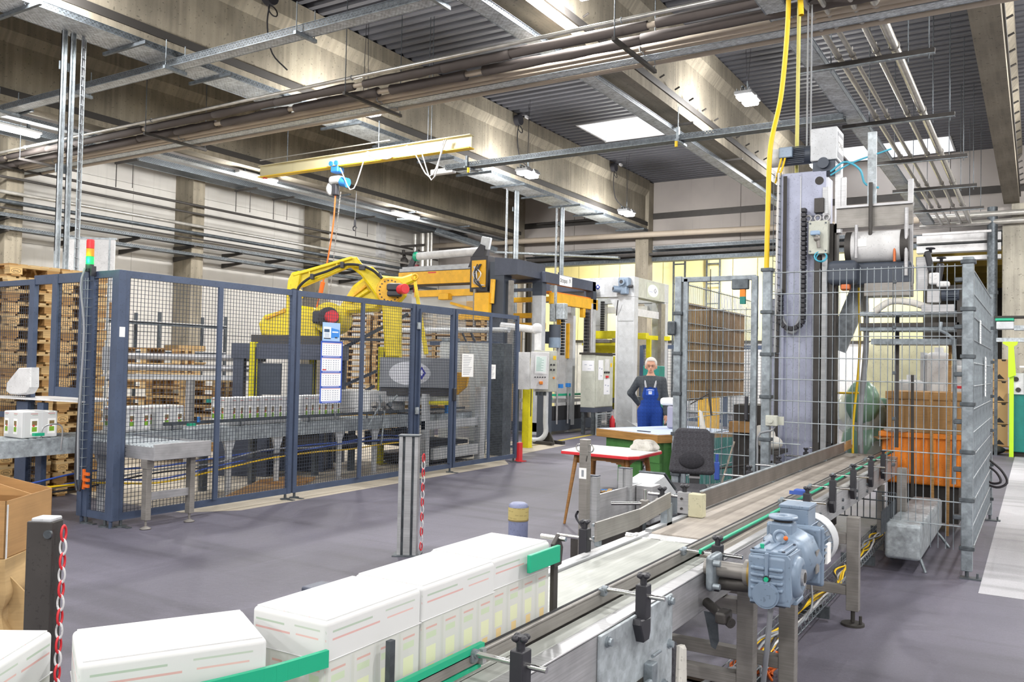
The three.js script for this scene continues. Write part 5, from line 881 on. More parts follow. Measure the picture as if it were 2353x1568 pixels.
// ---------- galvanized double-rod fence round the lift column ----------
function rodPanel(t, a, b, y0, y1, o = {}) {       // double rods across, single rods upright
  const L = Math.hypot(b[0] - a[0], b[1] - a[1]), ux = (b[0] - a[0]) / L, uz = (b[1] - a[1]) / L, yaw = -Math.atan2(uz, ux), r = 0.0035, gs = [], hs = [];
  const bot = o.bot || (() => y0);
  for (let s = 0.03; s < L; s += o.pitch || 0.058) { const lo = bot(s); gs.push(cyl([a[0] + ux * s, lo, a[1] + uz * s], [a[0] + ux * s, y1, a[1] + uz * s], r, 6)); }
  for (let y = y1 - 0.02; y > y0; y -= 0.2) {
    let s0 = 0; if (o.gap && y < o.gap[2]) { for (const d of [-1, 1]) hs.push(cyl([a[0], y, a[1] + d * 0.007], [a[0] + ux * o.gap[0], y, a[1] + uz * o.gap[0] + d * 0.007], 0.0045, 6)); s0 = o.gap[1]; }
    for (const d of [-1, 1]) hs.push(cyl([a[0] + ux * s0 - uz * d * 0.007, y, a[1] + uz * s0 + ux * d * 0.007], [b[0] - uz * d * 0.007, y, b[1] + ux * d * 0.007], 0.0045, 6));
  }
  stuff(mesh('upright_rod', M.galv, t, gs)); stuff(mesh('cross_rod', M.galvLight, t, hs));
}
function gpost(t, x, z, y1, w = 0.06, clipsX) {
  mesh('post', M.galv, t, RC(x - w / 2, 0.06, z - w / 2, x + w / 2, y1, z + w / 2, 0.006));
  const gs = []; for (let y = 0.25; y < y1; y += 0.4) gs.push(R(w + 0.03, 0.035, w + 0.02, x, y, z, 0.006, 1)); mesh('clamp', M.galvDark, t, gs);
  mesh('foot', M.galvDark, t, cyl([x, 0.01, z], [x, 0.07, z], 0.015, 8), B(0.16, 0.012, 0.1, x + 0.03, 0.006, z + 0.02), cyl([x + 0.08, 0, z + 0.03], [x + 0.08, 0.05, z + 0.03], 0.009, 6));
}
const GZ = -8.1;
{
  const gate = thing('fence_gate', 'galvanized rod gate behind the grey chair', 'gate');
  gpost(gate, -3.05, GZ, 2.62, 0.07);
  mesh('frame_bar', M.galv, gate, RC(-3.05, 2.56, GZ - 0.02, -2.28, 2.61, GZ + 0.02)); mesh('frame_bar', M.galv, gate, RC(-2.32, 0.1, GZ - 0.025, -2.26, 2.6, GZ + 0.025)); mesh('frame_bar', M.galv, gate, RC(-3.0, 0.1, GZ - 0.02, -2.95, 2.6, GZ + 0.02));
  rodPanel(gate, [-2.96, GZ], [-2.32, GZ], 0.12, 2.3, { pitch: 0.056 });
  mesh('handle', M.black, gate, RC(-2.36, 1.22, GZ + 0.03, -2.33, 1.45, GZ + 0.07, 0.01)); mesh('switch', M.galvDark, gate, RC(-2.5, 2.47, GZ + 0.0, -2.34, 2.57, GZ + 0.06, 0.01)); mesh('orange_switch', mats.orange_plastic, gate, C(-2.42, 2.4, GZ + 0.01, -2.37, 2.47, GZ + 0.05)); mesh('green_switch', M.teal, gate, C(-2.42, 2.33, GZ + 0.01, -2.37, 2.4, GZ + 0.05)); mesh('grey_box', M.galvDark, gate, R(0.08, 0.14, 0.06, -3.1, 2.1, GZ + 0.05, 0.015, 2));
  mesh('bent_rod', M.darkSteel, gate, tube([[-2.72, 2.68, GZ + 0.02], [-2.72, 2.2, GZ + 0.02], [-2.72, 1.5, GZ + 0.02]], 0.005, 8, 5), tube([[-2.9, 1.35, GZ + 0.04], [-2.72, 1.46, GZ + 0.03]], 0.006, 6, 5), tube([[-2.72, 1.5, GZ + 0.02], [-2.7, 1.3, GZ + 0.02], [-2.69, 1.25, GZ + 0.02]], 0.01, 8, 6));
  const fr = thing('rod_fence', 'tall galvanized rod fence crossed by the conveyor', 'fence');
  gpost(fr, -2.17, GZ, 2.66, 0.08);
  rodPanel(fr, [-2.13, GZ], [-0.53, GZ], 0.25, 2.64, { gap: [0.28, 0.98, 1.08], bot: s => (s > 0.26 && s < 0.99 ? 1.05 : 0.22) });
  mesh('joint_clip', M.galvDark, fr, [0.9, 1.3, 1.7, 2.1, 2.5].map(y => R(0.03, 0.03, 0.03, -1.06, y, GZ + 0.01, 0.006, 1)), cyl([-1.075, 0.3, GZ], [-1.075, 2.64, GZ], 0.004, 6));
  mesh('clip_bolt', M.galvDark, fr, [0.5, 0.9, 1.3, 1.7, 2.1, 2.5].map(y => R(0.07, 0.04, 0.06, -0.56, y, GZ + 0.005, 0.008, 1)));
  const pr = thing('fence_post', 'thick galvanized corner post at the right end of the rod fence', 'post'); gpost(pr, -0.49, GZ, 2.69, 0.085);
  const rs = thing('rod_fence', 'galvanized rod fence running back along the white floor strip', 'fence');
  rodPanel(rs, [-0.47, GZ - 0.06], [-0.46, -11.42], 0.2, 2.62, { pitch: 0.055 }); gpost(rs, -0.46, -11.46, 2.65, 0.05);
  const pp = print(64, 200, (c, w, h) => { c.fillStyle = '#eef0f0'; c.fillRect(0, 0, w, h); c.fillStyle = '#9ba0a8'; for (let k = 0; k < 9; k++) c.fillRect(8, 14 + k * 20, 46, 5); }, 'notice_print');
  solo('notice', 'upper white notice on the right rod fence', 'notice', pp, sheet([-0.448, 2.1, -9.1], 0.2, 0.22, Math.PI / 2)); solo('notice', 'long curled white notice on the right rod fence', 'notice', pp, sheet([-0.44, 1.68, -9.9], 0.22, 0.4, Math.PI / 2, 0, -0.06));
  const ls = thing('rod_fence', 'galvanized rod fence behind the gate carrying brown boards', 'fence'); rodPanel(ls, [-3.12, GZ - 0.08], [-3.12, -11.0], 0.15, 2.6, { pitch: 0.058 }); gpost(ls, -3.12, -11.05, 2.62, 0.05);
  const bd = thing('board_cover', 'tall brown boards tied to the fence behind the gate', 'board'); const zs = [-8.42, -9.15, -9.9, -10.66];
  for (let k = 0; k < 3; k++) mesh('board', k === 2 ? M.card : M.boardTan, bd, C(-3.18, 1.36 + 0.01 * k, zs[k + 1] + 0.01, -3.14, 2.4, zs[k]));
  for (let k = 0; k < 18; k++) mesh('groove', M.woodC, bd, C(-3.14, 1.37, -8.5 - k * 0.12, -3.137, 2.38, -8.512 - k * 0.12));
  solo('cable_loop', 'black cable loop hanging out of the right rod fence', 'cable', M.black, tube([[-0.5, 0.75, -11.3], [-0.33, 0.6, -11.25], [-0.28, 0.48, -11.2], [-0.36, 0.42, -11.2], [-0.5, 0.44, -11.25]], 0.014, 20, 6), tube([[-0.5, 0.66, -11.3], [-0.38, 0.58, -11.2], [-0.34, 0.49, -11.15], [-0.42, 0.46, -11.2], [-0.5, 0.5, -11.25]], 0.014, 20, 6));
}
// ---------- the lift column ----------
{
  const z = -9.6, t = thing('lift_column', 'tall lilac grey lift column with drag chain and head motor', 'machine');
  mesh('column', M.mast, t, RC(-2.44, 0.02, z - 0.6, -2.0, 3.9, z, 0.012)); mesh('flange', M.mast, t, RC(-2.54, 0.02, z - 0.3, -2.46, 2.5, z + 0.03), C(-2.46, 0.02, z - 0.3, -2.38, 3.86, z + 0.04)); mesh('slot', M.strip, t, C(-2.4, 2.55, z + 0.04, -2.36, 3.86, z + 0.044)); mesh('brown_rail', M.darkSteel, t, C(-2.47, 0.9, z + 0.03, -2.43, 2.5, z + 0.05), RC(-2.06, 0.05, z, -1.99, 3.2, z + 0.05)); mesh('seam_strip', M.lightGrey, t, C(-2.225, 0.1, z, -2.215, 3.85, z + 0.004));
  mesh('guide_rail', M.alu, t, RC(-1.98, 0.05, z - 0.1, -1.92, 3.7, z + 0.05)); mesh('guide_edge', M.darkSteel, t, C(-1.92, 0.05, z - 0.2, -1.87, 3.3, z + 0.02), C(-1.86, 0.05, z - 0.15, -1.84, 3.3, z)); mesh('bracket_plate', M.mast, t, C(-2.2, 3.4, z, -1.95, 3.88, z + 0.02)); mesh('hole', M.strip, t, cyl([-2.02, 3.78, z + 0.02], [-2.02, 3.78, z + 0.026], 0.045, 16)); mesh('stop_block', M.darkSteel, t, RC(-2.06, 3.42, z + 0.02, -1.96, 3.58, z + 0.08)); mesh('eye_bolt', M.steel, t, [-2.12, -2.02, -1.93].map(x => ring([x, 3.36, z + 0.08], [0, 0, 1], 0.032, 0.012, 14, 6)));
  // drag chain: short links in a long U
  const path = []; for (let y = 3.45; y > 2.3; y -= 0.052) path.push([-2.16, y, 0]); for (let k = 0; k <= 8; k++) { const a = k / 8 * Math.PI; path.push([-2.28 + 0.12 * Math.cos(a), 2.28 - 0.12 * Math.sin(a), a]); } for (let y = 2.33; y < 2.55; y += 0.052) path.push([-2.4, y, 0]);
  stuff(mesh('drag_chain', M.black, t, path.map(([x, y, a]) => R(0.05, 0.046, 0.09, x, y, z + 0.1, 0.008, 1, 0, 0, -a))));
  mesh('cable', M.cableGrey, t, tube([[-2.42, 2.6, z + 0.08], [-2.4, 2.3, z + 0.08], [-2.28, 2.12, z + 0.1], [-2.18, 2.3, z + 0.08], [-2.17, 2.7, z + 0.06]], 0.03, 30, 8));
  mesh('control_box', M.cabinet, t, RC(-2.1, 2.96, z + 0.05, -1.9, 3.32, z + 0.16, 0.012)); mesh('box_screw', M.galvDark, t, [[-2.08, 3.29], [-1.92, 3.29], [-2.08, 2.99], [-1.92, 2.99]].map(([x, y]) => cyl([x, y, z + 0.16], [x, y, z + 0.166], 0.01, 8))); mesh('valve', mat('pale_blue_plastic', '#8fa8c4', 0.4), t, R(0.1, 0.05, 0.05, -2.02, 3.18, z + 0.2, 0.015, 2)); mesh('valve_body', M.steelDull, t, ball(-2.0, 3.12, z + 0.2, 0.035), cyl([-2.0, 3.16, z + 0.2], [-1.98, 3.02, z + 0.2], 0.02, 8)); mesh('blue_tube', mat('cyan_tube', '#4aa6c0', 0.4), t, ring([-1.96, 2.92, z + 0.16], [0, 0.4, 1], 0.055, 0.008, 16, 5), ring([-1.97, 2.93, z + 0.17], [0.2, 0.4, 1], 0.06, 0.008, 16, 5), tube([[-1.9, 3.86, z + 0.05], [-1.75, 3.95, z + 0.05], [-1.6, 3.85, z + 0.05], [-1.55, 3.7, z + 0.02], [-1.42, 3.65, z]], 0.012, 20, 5), tube([[-1.9, 3.82, z + 0.05], [-1.7, 3.93, z + 0.03], [-1.3, 4.05, z]], 0.01, 16, 5));
  mesh('head_box', M.lightGrey, t, RC(-2.12, 4.0, z - 0.35, -1.84, 4.36, z + 0.02, 0.012)); const hb = print(128, 160, (c, w, h) => { c.fillStyle = '#8d8f94'; c.fillRect(0, 0, w, h); c.fillStyle = '#f0f0f0'; c.fillRect(8, 24, w - 16, h - 60); c.fillStyle = '#303338'; c.font = 'bold 40px sans-serif'; c.save(); c.translate(64, 92); c.scale(1.1, 1.6); c.textAlign = 'center'; c.fillText('rowa', 0, 0); c.restore(); }, 'head_print'); mesh('head_plate', hb, t, sheet([-1.838, 4.17, z - 0.16], 0.3, 0.28, Math.PI / 2));
  mesh('head_gear', M.motorDark, t, RC(-2.1, 3.88, z - 0.3, -1.86, 4.0, z, 0.01), cyl([-1.98, 3.97, z], [-1.98, 3.97, z + 0.04], 0.06, 18)); mesh('head_motor', M.motorDark, t, cyl([-2.45, 4.12, z - 0.16], [-2.14, 4.12, z - 0.16], 0.1, 22), Array.from({ length: 10 }, (_, k) => C(-2.42, 4.02 + k * 0.02, z - 0.06, -2.2, 4.025 + k * 0.02, z - 0.045))); mesh('motor_cap', M.lightGrey, t, cyl([-2.58, 4.12, z - 0.16], [-2.44, 4.12, z - 0.16], 0.103, 22), ball(-2.58, 4.12, z - 0.16, 0.103, 0.35, 1, 1)); mesh('terminal_box', M.motor, t, RC(-2.47, 4.08, z - 0.06, -2.32, 4.2, z + 0.0, 0.01)); mesh('motor_cable', M.cableYellow, t, tube([[-2.44, 4.08, z - 0.02], [-2.46, 3.98, z], [-2.5, 3.8, z]], 0.012, 10, 5), tube([[-2.4, 4.08, z - 0.02], [-2.42, 3.98, z], [-2.48, 3.82, z]], 0.012, 10, 5));
  const ld = []; for (let y = 1.9; y < 3.9; y += 0.085) ld.push(cyl([-2.5, y, z + 0.06], [-2.42, y - 0.02, z + 0.06], 0.004, 5)); for (const x of [-2.5, -2.46, -2.42]) ld.push(cyl([x, 1.9, z + 0.06], [x, 3.9, z + 0.06], 0.004, 5)); stuff(mesh('wire_ladder', M.galvDark, t, ld)); mesh('cable', M.white, t, cyl([-2.47, 1.9, z + 0.05], [-2.45, 3.9, z + 0.05], 0.016, 6));
  // carriage with frame, roll head and table
  const c = thing('lift_carriage', 'moving steel carriage with a large roll head and plates', 'machine');
  mesh('frame_post', M.steel, c, RC(-1.8, 3.3, z - 0.05, -1.75, 3.8, z), RC(-1.14, 2.6, z - 0.05, -1.09, 3.72, z), C(-1.86, 3.2, z - 0.1, -1.8, 3.95, z)); mesh('frame_plate', M.steelDull, c, RC(-1.84, 3.24, z - 0.03, -1.09, 3.46, z + 0.01)); mesh('top_rail', M.steel, c, C(-1.84, 3.455, z - 0.08, -1.09, 3.48, z + 0.04)); mesh('pull_rod', M.galvLight, c, RC(-1.53, 3.46, z, -1.44, 4.25, z + 0.03)); mesh('cylinder', M.darkSteel, c, cyl([-1.49, 3.1, z + 0.06], [-1.49, 3.7, z + 0.06], 0.02, 10));
  mesh('roll_head', M.white, c, cyl([-1.68, 3.03, z - 0.05], [-1.2, 3.03, z - 0.05], 0.17, 28)); mesh('roll_end', M.darkSteel, c, cyl([-1.74, 3.03, z - 0.05], [-1.68, 3.03, z - 0.05], 0.175, 28), cyl([-1.2, 3.03, z - 0.05], [-1.12, 3.03, z - 0.05], 0.175, 28)); mesh('roll_label', M.paper, c, C(-1.63, 3.02, z + 0.11, -1.52, 3.1, z + 0.125)); mesh('lower_head', M.motorDark, c, RC(-1.8, 2.62, z - 0.25, -1.1, 2.86, z + 0.05, 0.03), R(0.3, 0.26, 0.2, -1.75, 2.75, z + 0.1, 0.06, 2)); mesh('head_plate', M.steelDull, c, RC(-1.55, 2.5, z - 0.2, -1.1, 2.64, z + 0.06));
  mesh('spindle', M.steel, c, cyl([-1.62, 2.9, z + 0.12], [-1.62, 3.25, z + 0.12], 0.018, 8), cyl([-1.14, 2.7, z + 0.1], [-1.14, 3.4, z + 0.1], 0.02, 8)); mesh('copper_part', mat('copper', '#b8673f', 0.4, 0.6), c, R(0.1, 0.08, 0.08, -1.72, 2.6, z + 0.12, 0.02, 1), cyl([-1.25, 2.85, z + 0.1], [-1.25, 3.05, z + 0.1], 0.015, 8));
  const h = thing('feed_mechanism', 'cluster of levers, knobs and a small motor on the lift table', 'machine');
  mesh('plate', M.steel, h, RC(-1.06, 2.55, z - 0.05, -0.95, 2.9, z, 0.008)); mesh('arm', M.black, h, R(0.06, 0.22, 0.06, -0.93, 2.84, z + 0.05, 0.02, 2, 0, 0, 0.2), R(0.07, 0.2, 0.06, -0.84, 2.72, z + 0.05, 0.02, 2, 0, 0, -0.15)); mesh('knob', M.black, h, lathe([[0, 0], [0.015, 0], [0.015, 0.03], [0.045, 0.035], [0.045, 0.05], [0, 0.055]], 14).translate(-0.92, 2.93, z + 0.05), lathe([[0, 0], [0.015, 0], [0.015, 0.03], [0.045, 0.035], [0.045, 0.05], [0, 0.055]], 14).translate(-0.82, 2.83, z + 0.05)); mesh('bracket', M.white, h, R(0.1, 0.12, 0.08, -0.88, 2.66, z + 0.08, 0.02, 2), R(0.12, 0.06, 0.08, -0.8, 2.6, z + 0.08, 0.02, 1)); mesh('motor', M.motorDark, h, cyl([-0.82, 2.5, z], [-0.66, 2.5, z], 0.06, 16), Array.from({ length: 5 }, (_, k) => C(-0.78, 2.45 + k * 0.022, z + 0.05, -0.68, 2.455 + k * 0.022, z + 0.068))); mesh('steel_block', M.steel, h, RC(-0.95, 2.42, z - 0.05, -0.83, 2.56, z + 0.06), RC(-1.0, 2.32, z, -0.7, 2.4, z + 0.08)); mesh('rail', M.darkSteel, h, C(-1.05, 2.56, z - 0.1, -0.62, 2.6, z - 0.02), C(-0.68, 2.0, z - 0.02, -0.63, 2.6, z + 0.02));
  const tb = thing('lift_table', 'steel table plate with draped white film below the carriage', 'table');
  mesh('table_frame', M.galv, tb, C(-1.6, 2.3, z - 0.4, -0.66, 2.34, z), C(-1.6, 2.14, z - 0.4, -0.66, 2.18, z), C(-1.5, 2.0, z - 0.5, -0.62, 2.06, z - 0.1)); mesh('cross_bar', M.darkSteel, tb, C(-1.6, 2.18, z - 0.02, -0.66, 2.22, z + 0.02), C(-1.3, 0.9, z - 0.4, -1.26, 2.3, z - 0.36)); mesh('white_film', M.cloth, tb, tube([[-1.45, 2.34, z + 0.02], [-1.3, 2.44, z + 0.02], [-1.1, 2.43, z + 0.02], [-0.95, 2.38, z + 0.02], [-0.7, 2.35, z + 0.02]], 0.035, 24, 8)); mesh('handle', M.galv, tb, tube([[-0.82, 2.22, z + 0.06], [-0.82, 2.12, z + 0.08], [-0.72, 2.08, z + 0.06], [-0.7, 1.9, z + 0.04], [-0.7, 0.6, z]], 0.02, 20, 8));
  solo('yellow_hose', 'thick yellow hose hanging from the ceiling along the lift column', 'hose', M.cableYellow, tube([[-2.4, 6.05, z - 0.1], [-2.41, 5.6, z - 0.1], [-2.47, 4.8, z - 0.08], [-2.53, 4.2, z + 0.1], [-2.55, 3.6, z + 0.1], [-2.56, 2.8, z + 0.1], [-2.57, 2.1, z + 0.1]], 0.028, 50, 8), tube([[-2.3, 6.3, z - 0.15], [-2.28, 6.0, z - 0.12], [-2.26, 5.7, z - 0.1]], 0.03, 10, 8));
  solo('conduit', 'yellowish plastic conduit between the ceiling tray and the column head', 'conduit', mat('pale_yellow_plastic', '#c9c26a', 0.6), cyl([-2.34, 3.9, z - 0.3], [-2.33, 6.0, z - 0.3], 0.022, 8)); solo('conduit', 'thin grey twin conduits behind the yellow hose', 'conduit', M.cableGrey, cyl([-2.24, 4.1, z - 0.35], [-2.24, 5.9, z - 0.35], 0.01, 6), cyl([-2.2, 4.1, z - 0.35], [-2.2, 5.9, z - 0.35], 0.01, 6));
  solo('button_box', 'small white button box on the rod fence before the column', 'box', M.cabinet, RC(-2.16, 1.18, GZ + 0.01, -2.05, 1.28, GZ + 0.07, 0.01), cyl([-2.11, 1.23, GZ + 0.07], [-2.11, 1.23, GZ + 0.085], 0.024, 14), C(-2.05, 1.19, GZ + 0.01, -2.0, 1.27, GZ + 0.02));
  solo('button_box_lead', 'thin lead below the white button box on the fence', 'cable', M.cableGrey, tube([[-2.07, 1.18, GZ + 0.04], [-2.1, 1.14, GZ + 0.04], [-2.22, 1.1, GZ + 0.04], [-2.24, 0.9, GZ + 0.02], [-2.24, 0.4, GZ]], 0.01, 16, 5));
}
// goods and tools inside the rod fence
{
  solo('carton', 'open brown carton on the orange crate inside the rod fence', 'box', M.card, RC(-1.4, 1.06, -10.9, -0.66, 1.5, -10.12, 0.006), C(-1.41, 1.42, -10.12, -0.65, 1.5, -10.1), mv(rot(B(0.12, 0.01, 0.3, 0, 0, 0), 0, 0.3, 0.1), -1.46, 0.98, -10.2));
  const oc = thing('plastic_crate', 'large bright orange crate inside the rod fence', 'crate');
  mesh('body', mats.orange_plastic, oc, RC(-1.45, 0.5, -10.95, -0.64, 1.05, -10.15, 0.02)); mesh('rim', mats.orange_plastic, oc, RC(-1.48, 1.0, -10.98, -0.61, 1.06, -10.12, 0.01)); for (let k = 0; k < 7; k++) mesh('rib', mats.orange_plastic, oc, C(-1.4 + k * 0.115, 0.52, -10.15, -1.37 + k * 0.115, 1.0, -10.135)); mesh('film_scrap', M.film, oc, ball(-1.3, 1.08, -10.1, 0.08, 1.6, 0.4, 0.6)); mesh('base', M.strip, oc, C(-1.4, 0.1, -10.9, -0.7, 0.5, -10.25));
  const cont = (x, y0, h, w, l, m = M.white) => { const t = thing('white_container', l, 'container', 'white containers behind the orange crate'); mesh('body', m, t, R(w, h, 0.3, x, y0 + h / 2, -11.2, 0.05, 2)); mesh('neck', m, t, cyl([x, y0 + h, -11.2], [x, y0 + h + 0.06, -11.2], 0.05, 12)); mesh('label', M.paper, t, B(w * 0.5, h * 0.3, 0.004, x, y0 + h * 0.45, -11.048)); };
  cont(-1.28, 1.0, 0.62, 0.3, 'white container left of the lower gap behind the orange crate'); cont(-0.98, 1.0, 0.95, 0.24, 'tallest white container above the open brown carton'); cont(-0.75, 1.0, 0.8, 0.24, 'white container with a red stripe near the thick fence post'); mesh('red_stripe', M.red, scene.children[scene.children.length - 1], B(0.14, 0.03, 0.006, -0.75, 1.55, -11.047));
  solo('folded_sheets', 'stack of tall pale sheets standing behind the carton', 'sheets', M.lightGrey, C(-1.17, 1.0, -11.5, -1.13, 1.95, -11.1), C(-1.12, 1.0, -11.5, -1.08, 1.92, -11.1));
  solo('film_bale', 'big pale yellow bale of film behind the carriage', 'bale', mat('pale_film', '#dcd8b4', 0.5, 0, { map: tWorn }), R(1.1, 1.5, 0.6, -1.5, 1.4, -12.6, 0.22, 3), R(0.6, 0.5, 0.5, -2.0, 1.2, -12.3, 0.2, 3));
  const gf = thing('film_bag', 'greenish plastic film bag between column and crate', 'bag'); seed = 77; for (let k = 0; k < 8; k++) mesh('fold', k % 2 ? M.film : mat('green_film' + k, '#8fb5a0', 0.3, 0, { transmission: 0.4, thickness: 0 }), gf, ball(-1.85 + rr(0, 0.35), 0.7 + rr(0, 0.7), -10.6 + rr(-0.15, 0.15), 0.22, 0.9, 1.2, 0.7, 10, 8)); mesh('core', mat('green_core', '#5f8672', 0.6), gf, R(0.5, 1.0, 0.3, -1.7, 0.9, -10.9, 0.1, 2));
  for (const [x, y, m, l, tilt] of [[-1.13, 1.68, M.strip, 'dark bar leaning on the orange crate', 0.04], [-0.95, 1.5, M.woodC, 'short wooden slat leaning on the orange crate', 0.05], [-0.77, 2.05, M.woodC, 'long wooden broom handle beside the thick fence post', 0.0]]) solo('leaning_pole', l, 'pole', m, bar([x, y, -10.0], [x + tilt, 0.05, -9.75], 0.03, 0.03));
  solo('bracing_arm', 'slanted perforated steel arm right of the lift column', 'arm', M.galvLight, bar([-1.6, 2.8, -10.1], [-1.93, 1.95, -10.1], 0.04, 0.22), [0.2, 0.5, 0.8].map(f => cyl([-1.6 - 0.33 * f, 2.8 - 0.85 * f, -10.08], [-1.6 - 0.33 * f, 2.8 - 0.85 * f, -10.05], 0.02, 10)));
  solo('cable_strand', 'loose vertical cables hanging right of the column rails', 'cable', M.cableGrey, tube([[-1.62, 2.9, -10.05], [-1.6, 2.0, -10.02], [-1.65, 1.2, -10.0], [-1.62, 0.5, -9.95]], 0.03, 30, 6)); solo('cable_strand', 'yellow cable strand hanging beside the loose grey cables', 'cable', M.cableYellow, tube([[-1.68, 2.8, -10.0], [-1.66, 1.9, -9.98], [-1.72, 1.0, -9.96], [-1.68, 0.4, -9.9]], 0.014, 30, 6), cyl([-1.95, 1.46, -10.1], [-1.65, 1.47, -10.0], 0.012, 6));
  solo('rear_frame', 'dark steel frame behind the boards by the gate', 'frame', M.darkSteel, C(-2.95, 0.3, -10.2, -2.6, 1.3, -9.6), C(-2.9, 0, -10.1, -2.84, 0.3, -9.7), C(-2.7, 0, -10.1, -2.64, 0.3, -9.7), cyl([-3.0, 0.62, -8.9], [-2.3, 0.75, -9.1], 0.012, 6), cyl([-3.0, 0.4, -8.9], [-2.3, 0.6, -9.1], 0.012, 6));
  solo('orange_rack_box', 'small orange brown carton behind the gate rods', 'box', M.card, RC(-2.93, 1.0, -9.56, -2.68, 1.12, -9.4));
  solo('hanging_rag', 'white rag hung on the gate rods above the chair', 'cloth', M.cloth, prism([[-2.86, 0.98], [-2.72, 0.96], [-2.74, 1.12], [-2.78, 1.28], [-2.81, 1.3], [-2.8, 1.12]], 'xy', GZ + 0.02, GZ + 0.05, 0.008)); solo('spray_bottle', 'blue spray bottle hanging on the gate rods', 'bottle', M.cableBlue, R(0.05, 0.18, 0.04, -2.62, 0.72, GZ + 0.05, 0.015, 2), C(-2.63, 0.81, GZ + 0.03, -2.61, 0.88, GZ + 0.07)); solo('broom', 'thin broom leaning behind the gate rods', 'broom', M.pipeBeige, cyl([-2.5, 1.0, GZ - 0.1], [-2.72, 0.2, GZ - 0.06], 0.009, 6), ball(-2.74, 0.14, GZ - 0.06, 0.06, 1, 1.6, 0.6));
  solo('white_sack', 'white sack lying behind the gate near the column', 'sack', M.cloth, ball(-2.5, 1.0, -9.2, 0.14, 1, 0.8, 0.8), ball(-2.4, 0.93, -9.15, 0.1, 1.3, 0.8, 1)); solo('sack_table', 'dark low table carrying the white sack behind the gate', 'table', M.darkSteel, C(-2.6, 0.82, -9.4, -2.28, 0.86, -9.0), C(-2.58, 0, -9.38, -2.54, 0.82, -9.34), C(-2.33, 0, -9.05, -2.29, 0.82, -9.01));
}
